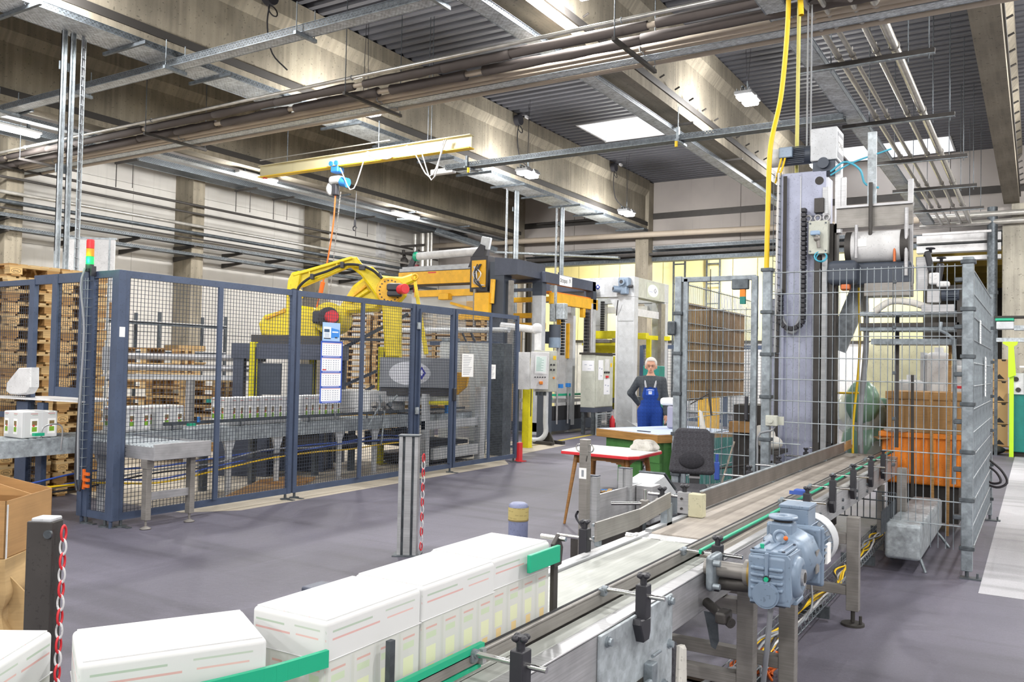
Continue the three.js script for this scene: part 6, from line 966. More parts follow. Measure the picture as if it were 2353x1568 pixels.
// right edge: cartons, conveyor end, teal machine
{
  const side = (() => print(256, 160, (c, w, h) => { c.fillStyle = '#c6a06c'; c.fillRect(0, 0, w, h); c.strokeStyle = '#6a4a2c'; c.lineWidth = 4; c.strokeRect(60, 52, 130, 44); c.fillStyle = '#5a3f28'; c.font = 'bold 32px sans-serif'; c.textBaseline = 'middle'; c.fillText('FRAGILE', 66, 76, 118); c.fillStyle = '#2b2520'; c.beginPath(); c.moveTo(180, 150); c.lineTo(206, 112); c.lineTo(236, 150); c.fill(); c.beginPath(); c.moveTo(216, 0); c.lineTo(246, 0); c.lineTo(240, 14); c.lineTo(222, 14); c.fill(); }, 'carton_print'))();
  for (let k = 0; k < 4; k++) {
    const t = thing('fragile_carton', ['bottom', 'second from bottom', 'third from bottom', 'topmost'][k] + ' fragile carton in the stack beside the white floor strip', 'box', 'stack of fragile cartons'), y = 0.14 + k * 0.48;
    mesh('box', M.cardPale, t, RC(-1.4, y, -22.3, -0.52, y + 0.47, -21.6, 0.008)); mesh('printed_side', side, t, sheet([-0.96, y + 0.235, -21.597], 0.87, 0.46)); mesh('edge_guard', M.white, t, C(-0.53, y, -21.605, -0.5, y + 0.47, -21.58));
  }
  const cp = euroP[0].clone(); cp.name = numbered('pallet'); scene.add(cp); seated.add(cp); cp.position.set(-0.96, 0, -21.95); cp.userData = { label: 'wooden pallet under the stack of fragile cartons', category: 'pallet' };
  solo('dark_sack', 'dark flat sack on the floor before the fragile cartons', 'sack', M.darkSteel, ball(-0.85, 0.1, -21.0, 0.3, 1, 0.35, 0.8));
  const r = thing('upper_conveyor', 'overhead conveyor end with a green belt at the right edge', 'conveyor'), z = -20.5;
  mesh('belt', M.greenGuide, r, RC(-0.74, 2.84, z - 0.4, -0.4, 2.9, z)); mesh('drive_box', M.lightGrey, r, RC(-0.72, 2.66, z - 0.3, -0.4, 2.82, z + 0.02, 0.02)); mesh('side_rail', M.galvLight, r, C(-0.4, 2.64, z - 0.3, 2.0, 2.74, z), C(-0.72, 2.4, z - 0.3, 2.0, 2.48, z)); mesh('black_edge', M.strip, r, C(-0.76, 2.9, z - 0.4, 2.0, 2.94, z + 0.02)); mesh('leg', M.galvDark, r, C(-0.76, 0, z - 0.3, -0.7, 2.66, z - 0.24), C(1.2, 0, z - 0.3, 1.3, 2.7, z - 0.2));
  solo('lime_post', 'bright lime green bracket post beside the carton stack', 'post', M.lime, prism([[-0.6, 2.42], [-0.32, 2.42], [-0.34, 2.34], [-0.4, 2.3], [-0.36, 1.7], [-0.5, 1.65], [-0.5, 2.3], [-0.6, 2.36]], 'xy', z - 0.06, z), C(-0.48, 0, z - 0.12, -0.4, 1.7, z - 0.06));
  const tm = thing('teal_machine', 'dark teal machine cabinet at the right edge of the picture', 'machine'); mesh('body', M.teal, tm, RC(-0.48, 0.1, z - 0.9, 0.2, 1.5, z - 0.15, 0.02)); mesh('top_plate', M.white, tm, RC(-0.5, 1.3, z - 0.3, -0.2, 1.75, z - 0.1, 0.02)); mesh('lever', M.teal, tm, R(0.12, 0.5, 0.1, -0.14, 1.6, z - 0.05, 0.04, 2)); mesh('disc', M.strip, tm, cyl([-0.36, 1.62, z - 0.1], [-0.36, 1.62, z - 0.08], 0.05, 14), cyl([-0.32, 1.4, z - 0.1], [-0.32, 1.4, z - 0.08], 0.05, 14)); mesh('blue_hose', M.cableBlue, tm, tube([[-0.12, 1.3, z], [-0.05, 0.9, z + 0.1], [-0.12, 0.5, z]], 0.03, 16, 6)); mesh('tray', M.white, tm, RC(-0.3, 1.86, z - 0.2, 0.0, 1.9, z)); mesh('foot', M.strip, tm, C(-0.4, 0, z - 0.8, 0.1, 0.1, z - 0.25));
  solo('wall_cabinet', 'brown window frame in the wall at the right edge', 'frame', M.tableWood, C(-0.02, 1.6, -27.0, 0.9, 2.8, -26.9));
  const fl = thing('floor_box', 'galvanized floor duct box leading under the rod fence', 'duct'); mesh('body', M.galvLight, fl, RC(-1.1, 0.12, -9.8, -0.82, 0.42, -7.9, 0.03)); mesh('leg', M.galv, fl, tube([[-0.86, 0.16, -8.1], [-0.84, 0.1, -8.1], [-0.8, 0.0, -8.08]], 0.014, 10, 6), tube([[-0.86, 0.16, -9.4], [-0.8, 0.1, -9.4], [-0.72, 0.0, -9.38]], 0.014, 10, 6), C(-1.05, 0, -9.7, -0.9, 0.12, -9.5));
  const st = thing('conveyor_post', 'dark steel post standing at the rod fence beside the floor duct', 'post'); mesh('tube', M.steelDull, st, RC(-1.1, 0.07, -8.7, -1.02, 0.82, -8.62, 0.006)); mesh('foot', M.galvDark, st, cyl([-1.06, 0.0, -8.66], [-1.06, 0.07, -8.66], 0.015, 8), cyl([-1.06, 0, -8.66], [-1.06, 0.012, -8.66], 0.07, 16), cyl([-0.98, 0, -8.62], [-0.98, 0.06, -8.62], 0.01, 6));
  const wb = thing('wire_basket', 'low wire basket panel on the floor under the conveyor end', 'basket'); const gs = []; for (let k = 0; k <= 12; k++) gs.push(cyl([-1.75 + k * 0.055, 0.35, -8.5], [-1.75 + k * 0.055, 0.6, -8.5], 0.005, 5)); for (const y of [0.35, 0.52, 0.6]) gs.push(cyl([-1.75, y, -8.5], [-1.09, y, -8.5], 0.006, 5)); for (let k = 0; k <= 14; k++) gs.push(cyl([-1.09, 0.35, -8.5 + k * 0.06], [-1.09, 0.55, -8.5 + k * 0.06], 0.005, 5)); stuff(mesh('wire', M.galvDark, wb, gs)); mesh('leg', M.galvDark, wb, C(-1.74, 0, -8.52, -1.7, 0.36, -8.48), C(-1.13, 0, -8.52, -1.09, 0.36, -8.48));
}
// ---------- the foreground conveyor ----------
const starKnob = (x, y, z, s = 1) => {       // four-lobed clamping knob on a short stem
  const gs = [cyl([x, y, z], [x, y + 0.02 * s, z], 0.012 * s, 12), cyl([x, y + 0.018 * s, z], [x, y + 0.036 * s, z], 0.016 * s, 12)];
  for (let k = 0; k < 4; k++) { const a = k * Math.PI / 2 + 0.5; gs.push(ball(x + 0.017 * s * Math.cos(a), y + 0.03 * s, z + 0.017 * s * Math.sin(a), 0.0115 * s, 1, 0.8, 1, 10, 8)); }
  return gs;
};
{
  const t = thing('belt_conveyor', 'long steel twin belt conveyor running from the foreground into the rod fence', 'conveyor');
  const z0 = -9.95, z1 = -0.95;
  mesh('right_frame', M.steel, t, RC(-1.285, 0.62, z0, -1.262, 0.795, z1, 0.004), RC(-1.325, 0.785, z0, -1.262, 0.797, z1, 0.004), C(-1.325, 0.62, z0, -1.27, 0.63, z1));
  mesh('left_frame', M.steel, t, RC(-1.86, 0.64, z0, -1.84, 0.79, -1.6, 0.004), RC(-1.86, 0.782, z0, -1.8, 0.794, -1.6, 0.004));
  mesh('slide_bed', M.steelDull, t, C(-1.84, 0.7, z0, -1.285, 0.775, z1));
  mesh('lane_belt', M.beltMoving, t, RC(-1.4, 0.778, -4.0, -1.332, 0.792, z1, 0.004)); mesh('lane_belt', M.belt, t, RC(-1.4, 0.778, z0, -1.315, 0.794, -4.05, 0.004)); mesh('dark_gap', M.strip, t, C(-1.328, 0.775, z0, -1.322, 0.786, z1));
  mesh('main_belt', M.beltMoving, t, RC(-1.76, 0.79, -4.22, -1.45, 0.806, -2.3, 0.005)); mesh('main_belt', M.belt, t, RC(-1.78, 0.79, z0, -1.46, 0.808, -4.36, 0.005)); mesh('transfer_plate', M.white, t, RC(-1.78, 0.786, -4.36, -1.46, 0.8, -4.22, 0.003)); mesh('transfer_roller', M.chrome, t, cyl([-1.8, 0.797, -4.2], [-1.46, 0.797, -4.2], 0.011, 10), cyl([-1.84, 0.81, -4.17], [-1.78, 0.81, -4.17], 0.02, 10));
  mesh('belt_edge_guide', M.greenGuide, t, C(-1.46, 0.8, -5.0, -1.45, 0.812, -4.4));
  mesh('centre_rail', M.blackSoft, t, RC(-1.432, 0.79, z0, -1.418, 0.85, z1, 0.003)); mesh('rail_profile', M.steelDull, t, RC(-1.416, 0.795, z0, -1.404, 0.84, z1, 0.003), cyl([-1.408, 0.846, z0], [-1.408, 0.846, z1], 0.007, 8)); mesh('rail_lip', M.alu, t, RC(-1.45, 0.8, z0, -1.434, 0.83, z1, 0.003));
  mesh('side_guide', M.greenGuide, t, RC(-1.318, 0.85, -5.0, -1.303, 0.872, -3.8, 0.004), RC(-1.318, 0.852, -9.9, -1.303, 0.874, -5.02, 0.004)); mesh('guide_backing', M.strip, t, C(-1.303, 0.85, -9.9, -1.297, 0.862, -3.8));
  mesh('left_rail', M.white, t, RC(-1.845, 0.794, -4.3, -1.79, 0.81, -2.4, 0.006)); mesh('rail_joint', M.galv, t, B(0.04, 0.02, 0.14, -1.82, 0.815, -2.9)); mesh('left_edge', M.alu, t, RC(-1.79, 0.792, -4.3, -1.765, 0.818, -2.2, 0.004), C(-1.83, 0.79, z0, -1.79, 0.815, -4.4));
  mesh('frame_joint', M.strip, t, C(-1.262, 0.62, -4.905, -1.2605, 0.79, -4.9), C(-1.262, 0.62, -7.605, -1.2605, 0.79, -7.6)); mesh('frame_bolt', M.galvDark, t, [-4.85, -5.0, -6.1, -6.9, -7.5, -8.0, -9.0].flatMap(z => [0.66, 0.72].map(y => cyl([-1.262, y, z], [-1.25, y, z], 0.012, 8))));
  // bearing plate with bolts and the rounded belt cover, nearest the camera
  mesh('bearing_plate', M.galvLight, t, RC(-1.262, 0.32, -3.3, -1.248, 0.79, -2.63, 0.004)); mesh('plate_bolt', M.galv, t, [[-2.68, 0.76], [-3.26, 0.77], [-3.26, 0.6], [-3.2, 0.46], [-2.72, 0.55]].map(([z, y]) => [cyl([-1.248, y, z], [-1.228, y, z], 0.014, 6), cyl([-1.248, y, z], [-1.24, y, z], 0.019, 12)]));
  mesh('tension_screw', M.galv, t, cyl([-1.22, 0.53, -3.0], [-1.22, 0.53, -2.78], 0.014, 10), R(0.04, 0.09, 0.05, -1.23, 0.55, -3.03, 0.006, 1), cyl([-1.25, 0.54, -2.82], [-1.2, 0.54, -2.82], 0.024, 12), cyl([-1.22, 0.62, -3.1], [-1.22, 0.62, -3.02], 0.007, 6), cyl([-1.25, 0.48, -2.68], [-1.19, 0.48, -2.68], 0.02, 6)); mesh('slot', M.strip, t, C(-1.249, 0.515, -3.0, -1.246, 0.545, -2.74));
  const cov = []; for (const [z, y, r] of [[-3.0, 0.3, 0.17], [-2.62, 0.16, 0.15]]) for (let k = 0; k < 12; k++) { const a = k / 12 * 6.283; cov.push([z + r * Math.cos(a), y + r * Math.sin(a)]); }
  const hull = pts => { pts = [...pts].sort((a, b) => a[0] - b[0] || a[1] - b[1]); const h = []; for (const dir of [pts, [...pts].reverse()]) { const s = h.length; for (const p of dir) { while (h.length - s >= 2) { const [a, b] = [h[h.length - 2], h[h.length - 1]]; if ((b[0] - a[0]) * (p[1] - a[1]) - (b[1] - a[1]) * (p[0] - a[0]) <= 0) h.pop(); else break; } h.push(p); } h.pop(); } return h; };
  mesh('belt_cover', M.galvLight, t, prism(hull(cov), 'zy', -1.24, -1.1, 0.012));
  // end cover of the belt head
  mesh('head_plate', M.steel, t, C(-1.8, 0.6, z0 - 0.02, -1.27, 0.8, z0));
  for (const [x, z, y1] of [[-1.165, -4.06, 0.69], [-1.06, -4.42, 0.6], [-1.045, -6.12, 0.725]]) {
    mesh('leg', M.steelDull, t, RC(x - 0.04, 0.1, z - 0.035, x + 0.04, y1, z + 0.035, 0.004)); mesh('leg_foot', M.strip, t, cyl([x, 0.02, z], [x, 0.1, z], 0.014, 8), cyl([x, 0, z], [x, 0.015, z], 0.075, 18), cyl([x + 0.05, 0, z + 0.01], [x + 0.05, 0.07, z + 0.01], 0.01, 6));
    mesh('cross_beam', M.steelDull, t, RC(-1.95, 0.54, z - 0.03, x - 0.04, 0.61, z + 0.03, 0.004), RC(-1.95, 0.2, z - 0.03, x - 0.04, 0.26, z + 0.03, 0.004)); mesh('far_leg', M.steelDull, t, C(-1.99, 0, z - 0.035, -1.91, 0.64, z + 0.035));
  }
  mesh('leg', M.steelDull, t, C(-1.3, 0, -8.9, -1.24, 0.62, -8.84)); mesh('far_leg', M.steelDull, t, C(-1.99, 0, -8.9, -1.91, 0.64, -8.84));
  mesh('torque_arm', M.darkSteel, t, cyl([-1.25, 0.66, -3.72], [-1.1, 0.62, -3.6], 0.022, 12), R(0.05, 0.05, 0.1, -1.14, 0.64, -3.62, 0.012, 2), cyl([-1.26, 0.74, -3.76], [-1.02, 0.76, -3.74], 0.03, 14)); mesh('hook_plate', M.galvDark, t, prism([[-1.26, 0.62], [-1.2, 0.62], [-1.19, 0.5], [-1.205, 0.46], [-1.225, 0.47]], 'xy', -3.72, -3.715));
}
// clamps with star knobs along both sides
function railClamp(x, z, side, rod0, rod1, label, y = 0.795, s = 1) {
  const t = thing('rail_clamp', label, 'clamp', 'black rail clamps of the conveyor');
  mesh('body', M.black, t, RC(x - 0.022, y - 0.02, z - 0.026, x + 0.022, y + 0.105 * s, z + 0.026, 0.005), prism([[z - 0.03, y - 0.02], [z + 0.06, y - 0.012], [z + 0.066, y - 0.03], [z + 0.03, y - 0.1], [z - 0.016, y - 0.1], [z - 0.03, y - 0.07]], 'zy', x - 0.018, x + 0.02, 0.004));
  mesh('knob', M.black, t, starKnob(x, y + 0.105 * s, z, 1.05));
  mesh('rod', M.chrome, t, cyl([rod0, y + 0.062 * s, z], [rod1, y + 0.062 * s, z], 0.009, 12)); mesh('collar', M.galv, t, cyl([rod0, y + 0.062 * s, z], [rod0 + (rod1 > rod0 ? 0.02 : -0.02), y + 0.062 * s, z], 0.014, 10), R(0.03, 0.03, 0.03, rod0, y + 0.05 * s, z, 0.006, 1));
  return t;
}
[[-2.08, 'nearest black rail clamp, holding the near green guide'], [-2.96, 'second black rail clamp, above the zinc bearing plate'], [-3.82, 'third black rail clamp, beside the blue grey geared motor'], [-5.6, 'fourth black rail clamp, just past the geared motor'], [-6.4, 'fifth black rail clamp on the right side, before the white leg post'], [-7.2, 'sixth black rail clamp on the right side'], [-8.05, 'seventh black rail clamp, in the rod fence opening'], [-8.75, 'farthest black rail clamp on the right side of the conveyor']].forEach(([z, l], i) => railClamp(-1.235, z, 1, -1.4, i < 2 ? -1.15 : -1.12, l, 0.795, i > 2 ? 1.25 : 1));
[[-6.63, 'first black clamp behind the long rusty guide rail'], [-7.52, 'second black clamp behind the long rusty guide rail'], [-8.54, 'third black clamp behind the long rusty guide rail'], [-9.6, 'last black clamp at the far end of the long guide rail']].forEach(([z, l]) => railClamp(-1.9, z, -1, -1.72, -2.1, l, 0.8, 1.1));
{
  const c = railClamp(-1.85, -3.7, -1, -1.78, -2.0, 'black rail clamp holding the short steel guide at the left', 0.8, 1.15); mesh('lead', M.black, c, tube([[-1.86, 0.92, -3.7], [-1.9, 0.97, -3.7], [-1.88, 1.0, -3.68]], 0.006, 8, 5));
  const c2 = thing('rail_clamp', 'steel and plastic clamp block at the near end of the long rail', 'clamp'); mesh('block', mat('ivory_plastic', '#c8c3a6', 0.5, 0, { map: tWorn }), c2, RC(-1.78, 0.81, -5.0, -1.69, 0.95, -4.93, 0.006)); mesh('plate', M.steel, c2, RC(-1.86, 0.82, -5.0, -1.785, 0.95, -4.96, 0.004)); mesh('knob', M.black, c2, starKnob(-1.82, 0.95, -4.98, 1.2)); mesh('rod', M.chrome, c2, cyl([-2.05, 0.92, -4.97], [-1.84, 0.92, -4.97], 0.01, 10)); mesh('bolt', M.strip, c2, [0.85, 0.91].map(y => cyl([-1.83, y, -4.96], [-1.83, y, -4.95], 0.008, 6)));
  const g1 = thing('guide_rail', 'short worn steel side guide at the left of the belt change', 'rail'); mesh('face', M.steelDull, g1, bar([-1.755, 0.925, -3.62], [-1.745, 0.925, -4.1], 0.012, 0.09), bar([-1.745, 0.925, -4.1], [-1.79, 0.945, -4.66], 0.012, 0.085)); mesh('backing', M.galv, g1, bar([-1.77, 0.955, -3.62], [-1.76, 0.955, -4.1], 0.012, 0.012), bar([-1.77, 0.895, -3.62], [-1.76, 0.895, -4.1], 0.012, 0.012), C(-1.83, 0.8, -4.7, -1.79, 0.92, -4.62));
  const g2 = thing('guide_rail', 'long brownish steel side guide from the ivory block into the fence', 'rail'); mesh('face', mat('rusty_steel', '#8f8680', 0.5, 0.5, { map: tBrush }), g2, bar([-1.71, 0.91, -4.98], [-1.7, 0.915, -9.4], 0.014, 0.1)); mesh('lip', M.galvLight, g2, bar([-1.715, 0.962, -4.98], [-1.705, 0.967, -9.4], 0.02, 0.008)); mesh('brown_end', M.card, g2, bar([-1.7, 0.92, -9.3], [-1.69, 0.93, -9.75], 0.012, 0.09));
  const g3 = thing('green_guide', 'green plastic guide held by the nearest clamp at the bottom edge', 'guide'); mesh('pad', M.greenGuide, g3, bar([-1.404, 0.862, -2.14], [-1.404, 0.862, -1.0], 0.016, 0.022), bar([-1.4, 0.812, -2.12], [-1.4, 0.812, -1.0], 0.012, 0.012)); mesh('channel', M.steelDull, g3, bar([-1.4, 0.838, -2.13], [-1.4, 0.838, -1.0], 0.008, 0.032)); mesh('end_clip', M.steel, g3, B(0.02, 0.045, 0.02, -1.392, 0.84, -2.12));
  const g4 = thing('green_guide', 'green guide end with a dark bracket behind the last white pack', 'guide'); mesh('pad', M.greenGuide, g4, RC(-1.438, 1.01, -2.66, -1.424, 1.07, -2.45, 0.003)); mesh('bracket', M.darkSteel, g4, prism([[-2.71, 0.99], [-2.655, 0.985], [-2.65, 1.07], [-2.69, 1.1], [-2.72, 1.05]], 'zy', -1.46, -1.445, 0.002)); mesh('rod', M.chrome, g4, cyl([-1.52, 1.085, -2.69], [-1.42, 1.085, -2.69], 0.009, 10), cyl([-1.6, 1.07, -2.67], [-1.5, 1.07, -2.67], 0.006, 8)); mesh('stand', M.darkSteel, g4, C(-1.47, 0.8, -2.7, -1.455, 1.0, -2.67));
  const pts = [[-1.42, 1.0, -1.5], [-1.45, 1.0, -1.33], [-1.53, 1.0, -1.1], [-1.68, 1.0, -0.88], [-1.92, 1.0, -0.66]];
  const g5 = thing('green_guide', 'curved green guide rail before the packs at the bottom edge', 'guide'); const cv = new THREE.CatmullRomCurve3(pts.map(p => V(...p))), P = cv.getPoints(24); mesh('pad', M.greenGuide, g5, P.slice(1).map((p, i) => bar([P[i].x, 1.0, P[i].z], [p.x, 1.0, p.z], 0.012, 0.04))); mesh('post', M.galvDark, g5, C(-1.41, 0.79, -1.72, -1.395, 0.99, -1.7), cyl([-1.66, 0.79, -0.86], [-1.66, 0.99, -0.86], 0.008, 8));
  const kn = thing('rail_clamp', 'black wing knob clamp in the bottom left corner', 'clamp'); mesh('body', M.black, kn, cyl([-1.54, 0.92, -0.95], [-1.54, 1.03, -0.95], 0.018, 14)); mesh('wing', M.black, kn, ball(-1.556, 1.055, -0.937, 0.016, 1.3, 1.2, 0.8), ball(-1.524, 1.055, -0.963, 0.016, 1.3, 1.2, 0.8), cyl([-1.54, 1.02, -0.95], [-1.54, 1.05, -0.95], 0.012, 10)); mesh('rod', M.chrome, kn, cyl([-1.6, 0.99, -0.98], [-1.48, 0.99, -0.92], 0.009, 8)); mesh('post', M.galvDark, kn, cyl([-1.54, 0.72, -0.95], [-1.54, 0.92, -0.95], 0.012, 8));
  const ds = thing('turning_disc', 'pale round guide disc at the bottom edge before the packs', 'disc'); mesh('disc', M.lightGrey, ds, cyl([-1.45, 0.985, -1.01], [-1.45, 1.005, -1.01], 0.075, 36)); mesh('rim', M.white, ds, ring([-1.45, 1.005, -1.01], [0, 1, 0], 0.073, 0.004, 36, 6)); mesh('bolt', M.darkSteel, ds, cyl([-1.47, 1.005, -1.05], [-1.47, 1.012, -1.05], 0.008, 8)); mesh('axle', M.galvDark, ds, cyl([-1.45, 0.72, -1.01], [-1.45, 0.985, -1.01], 0.015, 10));
  const cb = thing('curve_conveyor', 'curved conveyor bed carrying the packs round to the left', 'conveyor'); const arc = []; for (let k = 0; k <= 12; k++) { const a = k / 12 * 1.35; arc.push([-2.65 + 1.25 * Math.cos(a), -1.6 + 1.25 * Math.sin(a)]); } const inn = []; for (let k = 12; k >= 0; k--) { const a = k / 12 * 1.35; inn.push([-2.65 + 0.85 * Math.cos(a), -1.6 + 0.85 * Math.sin(a)]); } mesh('belt', M.beltMoving, cb, prism([...arc, ...inn], 'xz', 0.77, 0.805)); mesh('bed', M.steelDull, cb, prism([...arc, ...inn], 'xz', 0.66, 0.765)); mesh('straight_belt', M.beltMoving, cb, RC(-1.8, 0.79, -2.3, -1.4, 0.805, -1.58, 0.003)); for (const [x, z] of [[-1.7, -1.3], [-2.2, -0.62]]) mesh('leg', M.steelDull, cb, C(x - 0.03, 0, z - 0.03, x + 0.03, 0.66, z + 0.03));
}
// the packs on the conveyor, white film with pale print
const packA = print(512, 384, (c, w, h) => {
  c.fillStyle = '#c9cacb'; c.fillRect(0, 0, w, h); c.fillStyle = '#cfd0d0'; c.fillRect(0, 0, w, 130);
  c.fillStyle = '#a9b8a8'; c.fillRect(30, 34, 200, 7); c.fillStyle = '#cfa6a2'; c.fillRect(30, 60, 240, 7); c.fillStyle = '#b3bfb1'; c.fillRect(300, 30, 170, 6); c.fillStyle = '#d5b1ac'; c.fillRect(310, 58, 150, 6);
  c.fillStyle = '#a7aaaa'; c.fillRect(0, 128, w, 3); c.fillStyle = '#bfc1bb'; c.fillRect(0, 131, w, h - 131);
  for (let k = 0; k < 4; k++) { const x = 14 + k * 126; c.fillStyle = '#c6c7c3'; c.fillRect(x, 140, 104, 230); c.fillStyle = '#d2d6b4'; c.fillRect(x + 16, 236, 60, 66); c.fillStyle = '#d9c08c'; c.fillRect(x + 28, 310, 40, 40); c.fillStyle = '#c9a39b'; c.fillRect(x + 12, 160, 70, 8); c.fillStyle = '#bcc9ae'; c.fillRect(x + 14, 182, 64, 24); c.fillStyle = '#c2c5c4'; c.fillRect(x + 106, 131, 4, 250); }
}, 'pack_side_print');
const packTop = print(512, 384, (c, w, h) => { c.fillStyle = '#cdcecf'; c.fillRect(0, 0, w, h); for (const [y, col] of [[150, '#d8bdba'], [172, '#c2cbc0'], [262, '#c7cfc5'], [288, '#dcc0bc'], [210, '#d3d5d6']]) { c.fillStyle = col; for (let k = 0; k < 9; k++) c.fillRect(40 + k * 52, y, 26 + (k * 17) % 22, 7); } }, 'pack_top_print');
[[-1.585, -2.46, 0, 'white pack farthest along the foreground belt, at the green guide end'], [-1.566, -2.075, 0.01, 'second white pack from the far end of the foreground row'], [-1.556, -1.688, 0.02, 'third white pack of the foreground row, above the green curve'], [-1.653, -1.239, -0.5, 'turned white pack at the bottom left, entering the straight belt'], [-1.97, -0.9, -0.98, 'white pack cut by the left edge beside the chain post']].forEach(([x, z, yaw, l]) => {
  const t = thing('drink_pack', l, 'package', 'white packs in the foreground'), w = 0.25, h = 0.275, d = 0.376;
  const side = R(w, h, d, 0, h / 2, 0, 0.012, 3), p = side.attributes.position, n = side.attributes.normal, uv = side.attributes.uv;
  for (let i = 0; i < p.count; i++) uv.setXY(i, Math.abs(n.getX(i)) > 0.7 ? 0.5 - p.getZ(i) / d : 0.5 + p.getX(i) / w, p.getY(i) / h);
  mesh('carton', packA, t, side); mesh('top_print', packTop, t, (() => { const g = new THREE.BoxGeometry(d * 0.95, w * 0.93, 0.003); g.rotateZ(0).rotateX(-Math.PI / 2).rotateY(Math.PI / 2); return g.translate(0, h + 0.0008, 0); })());
  mesh('lid_seam', M.white, t, R(w + 0.003, 0.003, d + 0.003, 0, h * 0.66, 0, 0.001, 1));
  t.position.set(x, 0.806, z); t.rotation.y = yaw; seated.add(t);
});
// the geared motor beside the conveyor
{
  const t = thing('gear_motor', 'large blue grey geared motor hanging beside the conveyor', 'motor'), G = M.motor;
  const zf = -3.6, xl = -1.035, xr = -0.872;
  mesh('gear_case', G, t, R(xr - xl, 0.2, 0.24, (xl + xr) / 2, 0.83, zf - 0.12, 0.02, 3), prism([[xl + 0.01, 0.725], [xr + 0.012, 0.725], [xr + 0.02, 0.76], [xr + 0.012, 0.92], [xr, 0.935], [xl + 0.01, 0.93]], 'xy', zf - 0.02, zf - 0.005, 0.003));
  mesh('rib', G, t, [0.79, 0.818, 0.846, 0.874].flatMap(y => [R(0.058, 0.014, 0.022, xl + 0.045, y, zf + 0.004, 0.006, 2), R(0.058, 0.014, 0.022, xr - 0.042, y, zf + 0.004, 0.006, 2)]), R(0.016, 0.19, 0.018, (xl + xr) / 2, 0.845, zf + 0.003, 0.006, 2));
  mesh('top_cover', G, t, R(0.15, 0.012, 0.2, (xl + xr) / 2, 0.938, zf - 0.11, 0.004, 1), [-0.05, 0, 0.05].map(d => R(0.02, 0.012, 0.19, (xl + xr) / 2 + d, 0.946, zf - 0.11, 0.004, 1))); mesh('cover_bolt', M.motorDark, t, [[xl + 0.02, zf - 0.02], [xr - 0.02, zf - 0.02], [xl + 0.02, zf - 0.2], [xr - 0.02, zf - 0.2]].map(([x, z]) => cyl([x, 0.94, z], [x, 0.95, z], 0.008, 6)));
  mesh('output_cover', G, t, cyl([-0.952, 0.768, zf], [-0.952, 0.768, zf + 0.025], 0.055, 28), cyl([-0.952, 0.768, zf + 0.025], [-0.952, 0.768, zf + 0.029], 0.047, 28)); mesh('oil_plug', M.greenGuide, t, cyl([-0.952, 0.832, zf], [-0.952, 0.832, zf + 0.02], 0.01, 10)); mesh('plug_seat', M.black, t, cyl([-0.952, 0.832, zf - 0.004], [-0.952, 0.832, zf + 0.012], 0.015, 12));
  mesh('bearing_flange', G, t, mv(rot(lathe([[0, 0], [0.085, 0], [0.09, 0.01], [0.08, 0.03], [0.055, 0.04], [0.05, 0.03], [0, 0.03]], 30), 0, 0, -Math.PI / 2), xr - 0.002, 0.828, zf - 0.13)); mesh('hollow_shaft', M.steel, t, cyl([xr + 0.025, 0.828, zf - 0.13], [xr + 0.044, 0.828, zf - 0.13], 0.034, 24)); mesh('shaft_bore', M.strip, t, cyl([xr + 0.04, 0.828, zf - 0.13], [xr + 0.046, 0.828, zf - 0.13], 0.022, 20));
  mesh('case_fin', G, t, prism([[zf - 0.01, 0.728], [zf - 0.25, 0.715], [zf - 0.27, 0.73], [zf - 0.24, 0.9], [zf - 0.2, 0.93], [zf - 0.02, 0.935]], 'zy', xr - 0.004, xr + 0.008, 0.002)); mesh('base_foot', M.motorDark, t, C(xl + 0.01, 0.716, zf - 0.2, xr - 0.01, 0.74, zf - 0.02)); mesh('foot_lug', G, t, R(0.04, 0.02, 0.12, xr + 0.0, 0.722, zf - 0.16, 0.006, 1));
  const bx = -0.95, by = 0.86;
  mesh('bell_housing', G, t, mv(rot(lathe([[0, 0], [0.09, 0], [0.125, 0.07], [0.13, 0.16], [0.135, 0.18], [0.135, 0.2], [0, 0.2]], 8), -Math.PI / 2, 0, 0), bx, by, zf - 0.22), R(0.24, 0.25, 0.02, bx, by, zf - 0.44, 0.03, 2)); mesh('flange', G, t, R(0.26, 0.27, 0.025, bx, by - 0.005, zf - 0.47, 0.04, 3), [[-0.1, 0.1], [0.1, 0.1], [-0.1, -0.1], [0.1, -0.1]].map(([a, b]) => cyl([bx + a, by + b, zf - 0.46], [bx + a, by + b, zf - 0.44], 0.014, 6)));
  mesh('motor_body', G, t, cyl([bx, by + 0.01, zf - 0.47], [bx, by + 0.01, zf - 0.72], 0.1, 28)); mesh('cooling_fin', G, t, Array.from({ length: 26 }, (_, k) => { const a = k / 26 * 6.283; return B(0.004, 0.024, 0.22, bx + 0.11 * Math.sin(a), by + 0.01 + 0.11 * Math.cos(a), zf - 0.6, 0, 0, -a); })); mesh('fan_cover', M.lightGrey, t, cyl([bx, by + 0.01, zf - 0.7], [bx, by + 0.01, zf - 0.82], 0.128, 30), ring([bx, by + 0.01, zf - 0.7], [0, 0, 1], 0.126, 0.005, 30, 5));
  mesh('terminal_box', G, t, R(0.13, 0.1, 0.16, bx - 0.01, by + 0.15, zf - 0.56, 0.008, 2), R(0.138, 0.016, 0.168, bx - 0.01, by + 0.205, zf - 0.56, 0.004, 1)); mesh('rating_plate', M.steelDull, t, C(bx + 0.117, by - 0.06, zf - 0.41, bx + 0.122, by + 0.04, zf - 0.35)); mesh('type_plate', M.paper, t, C(bx + 0.112, by - 0.06, zf - 0.66, bx + 0.122, by + 0.03, zf - 0.58));
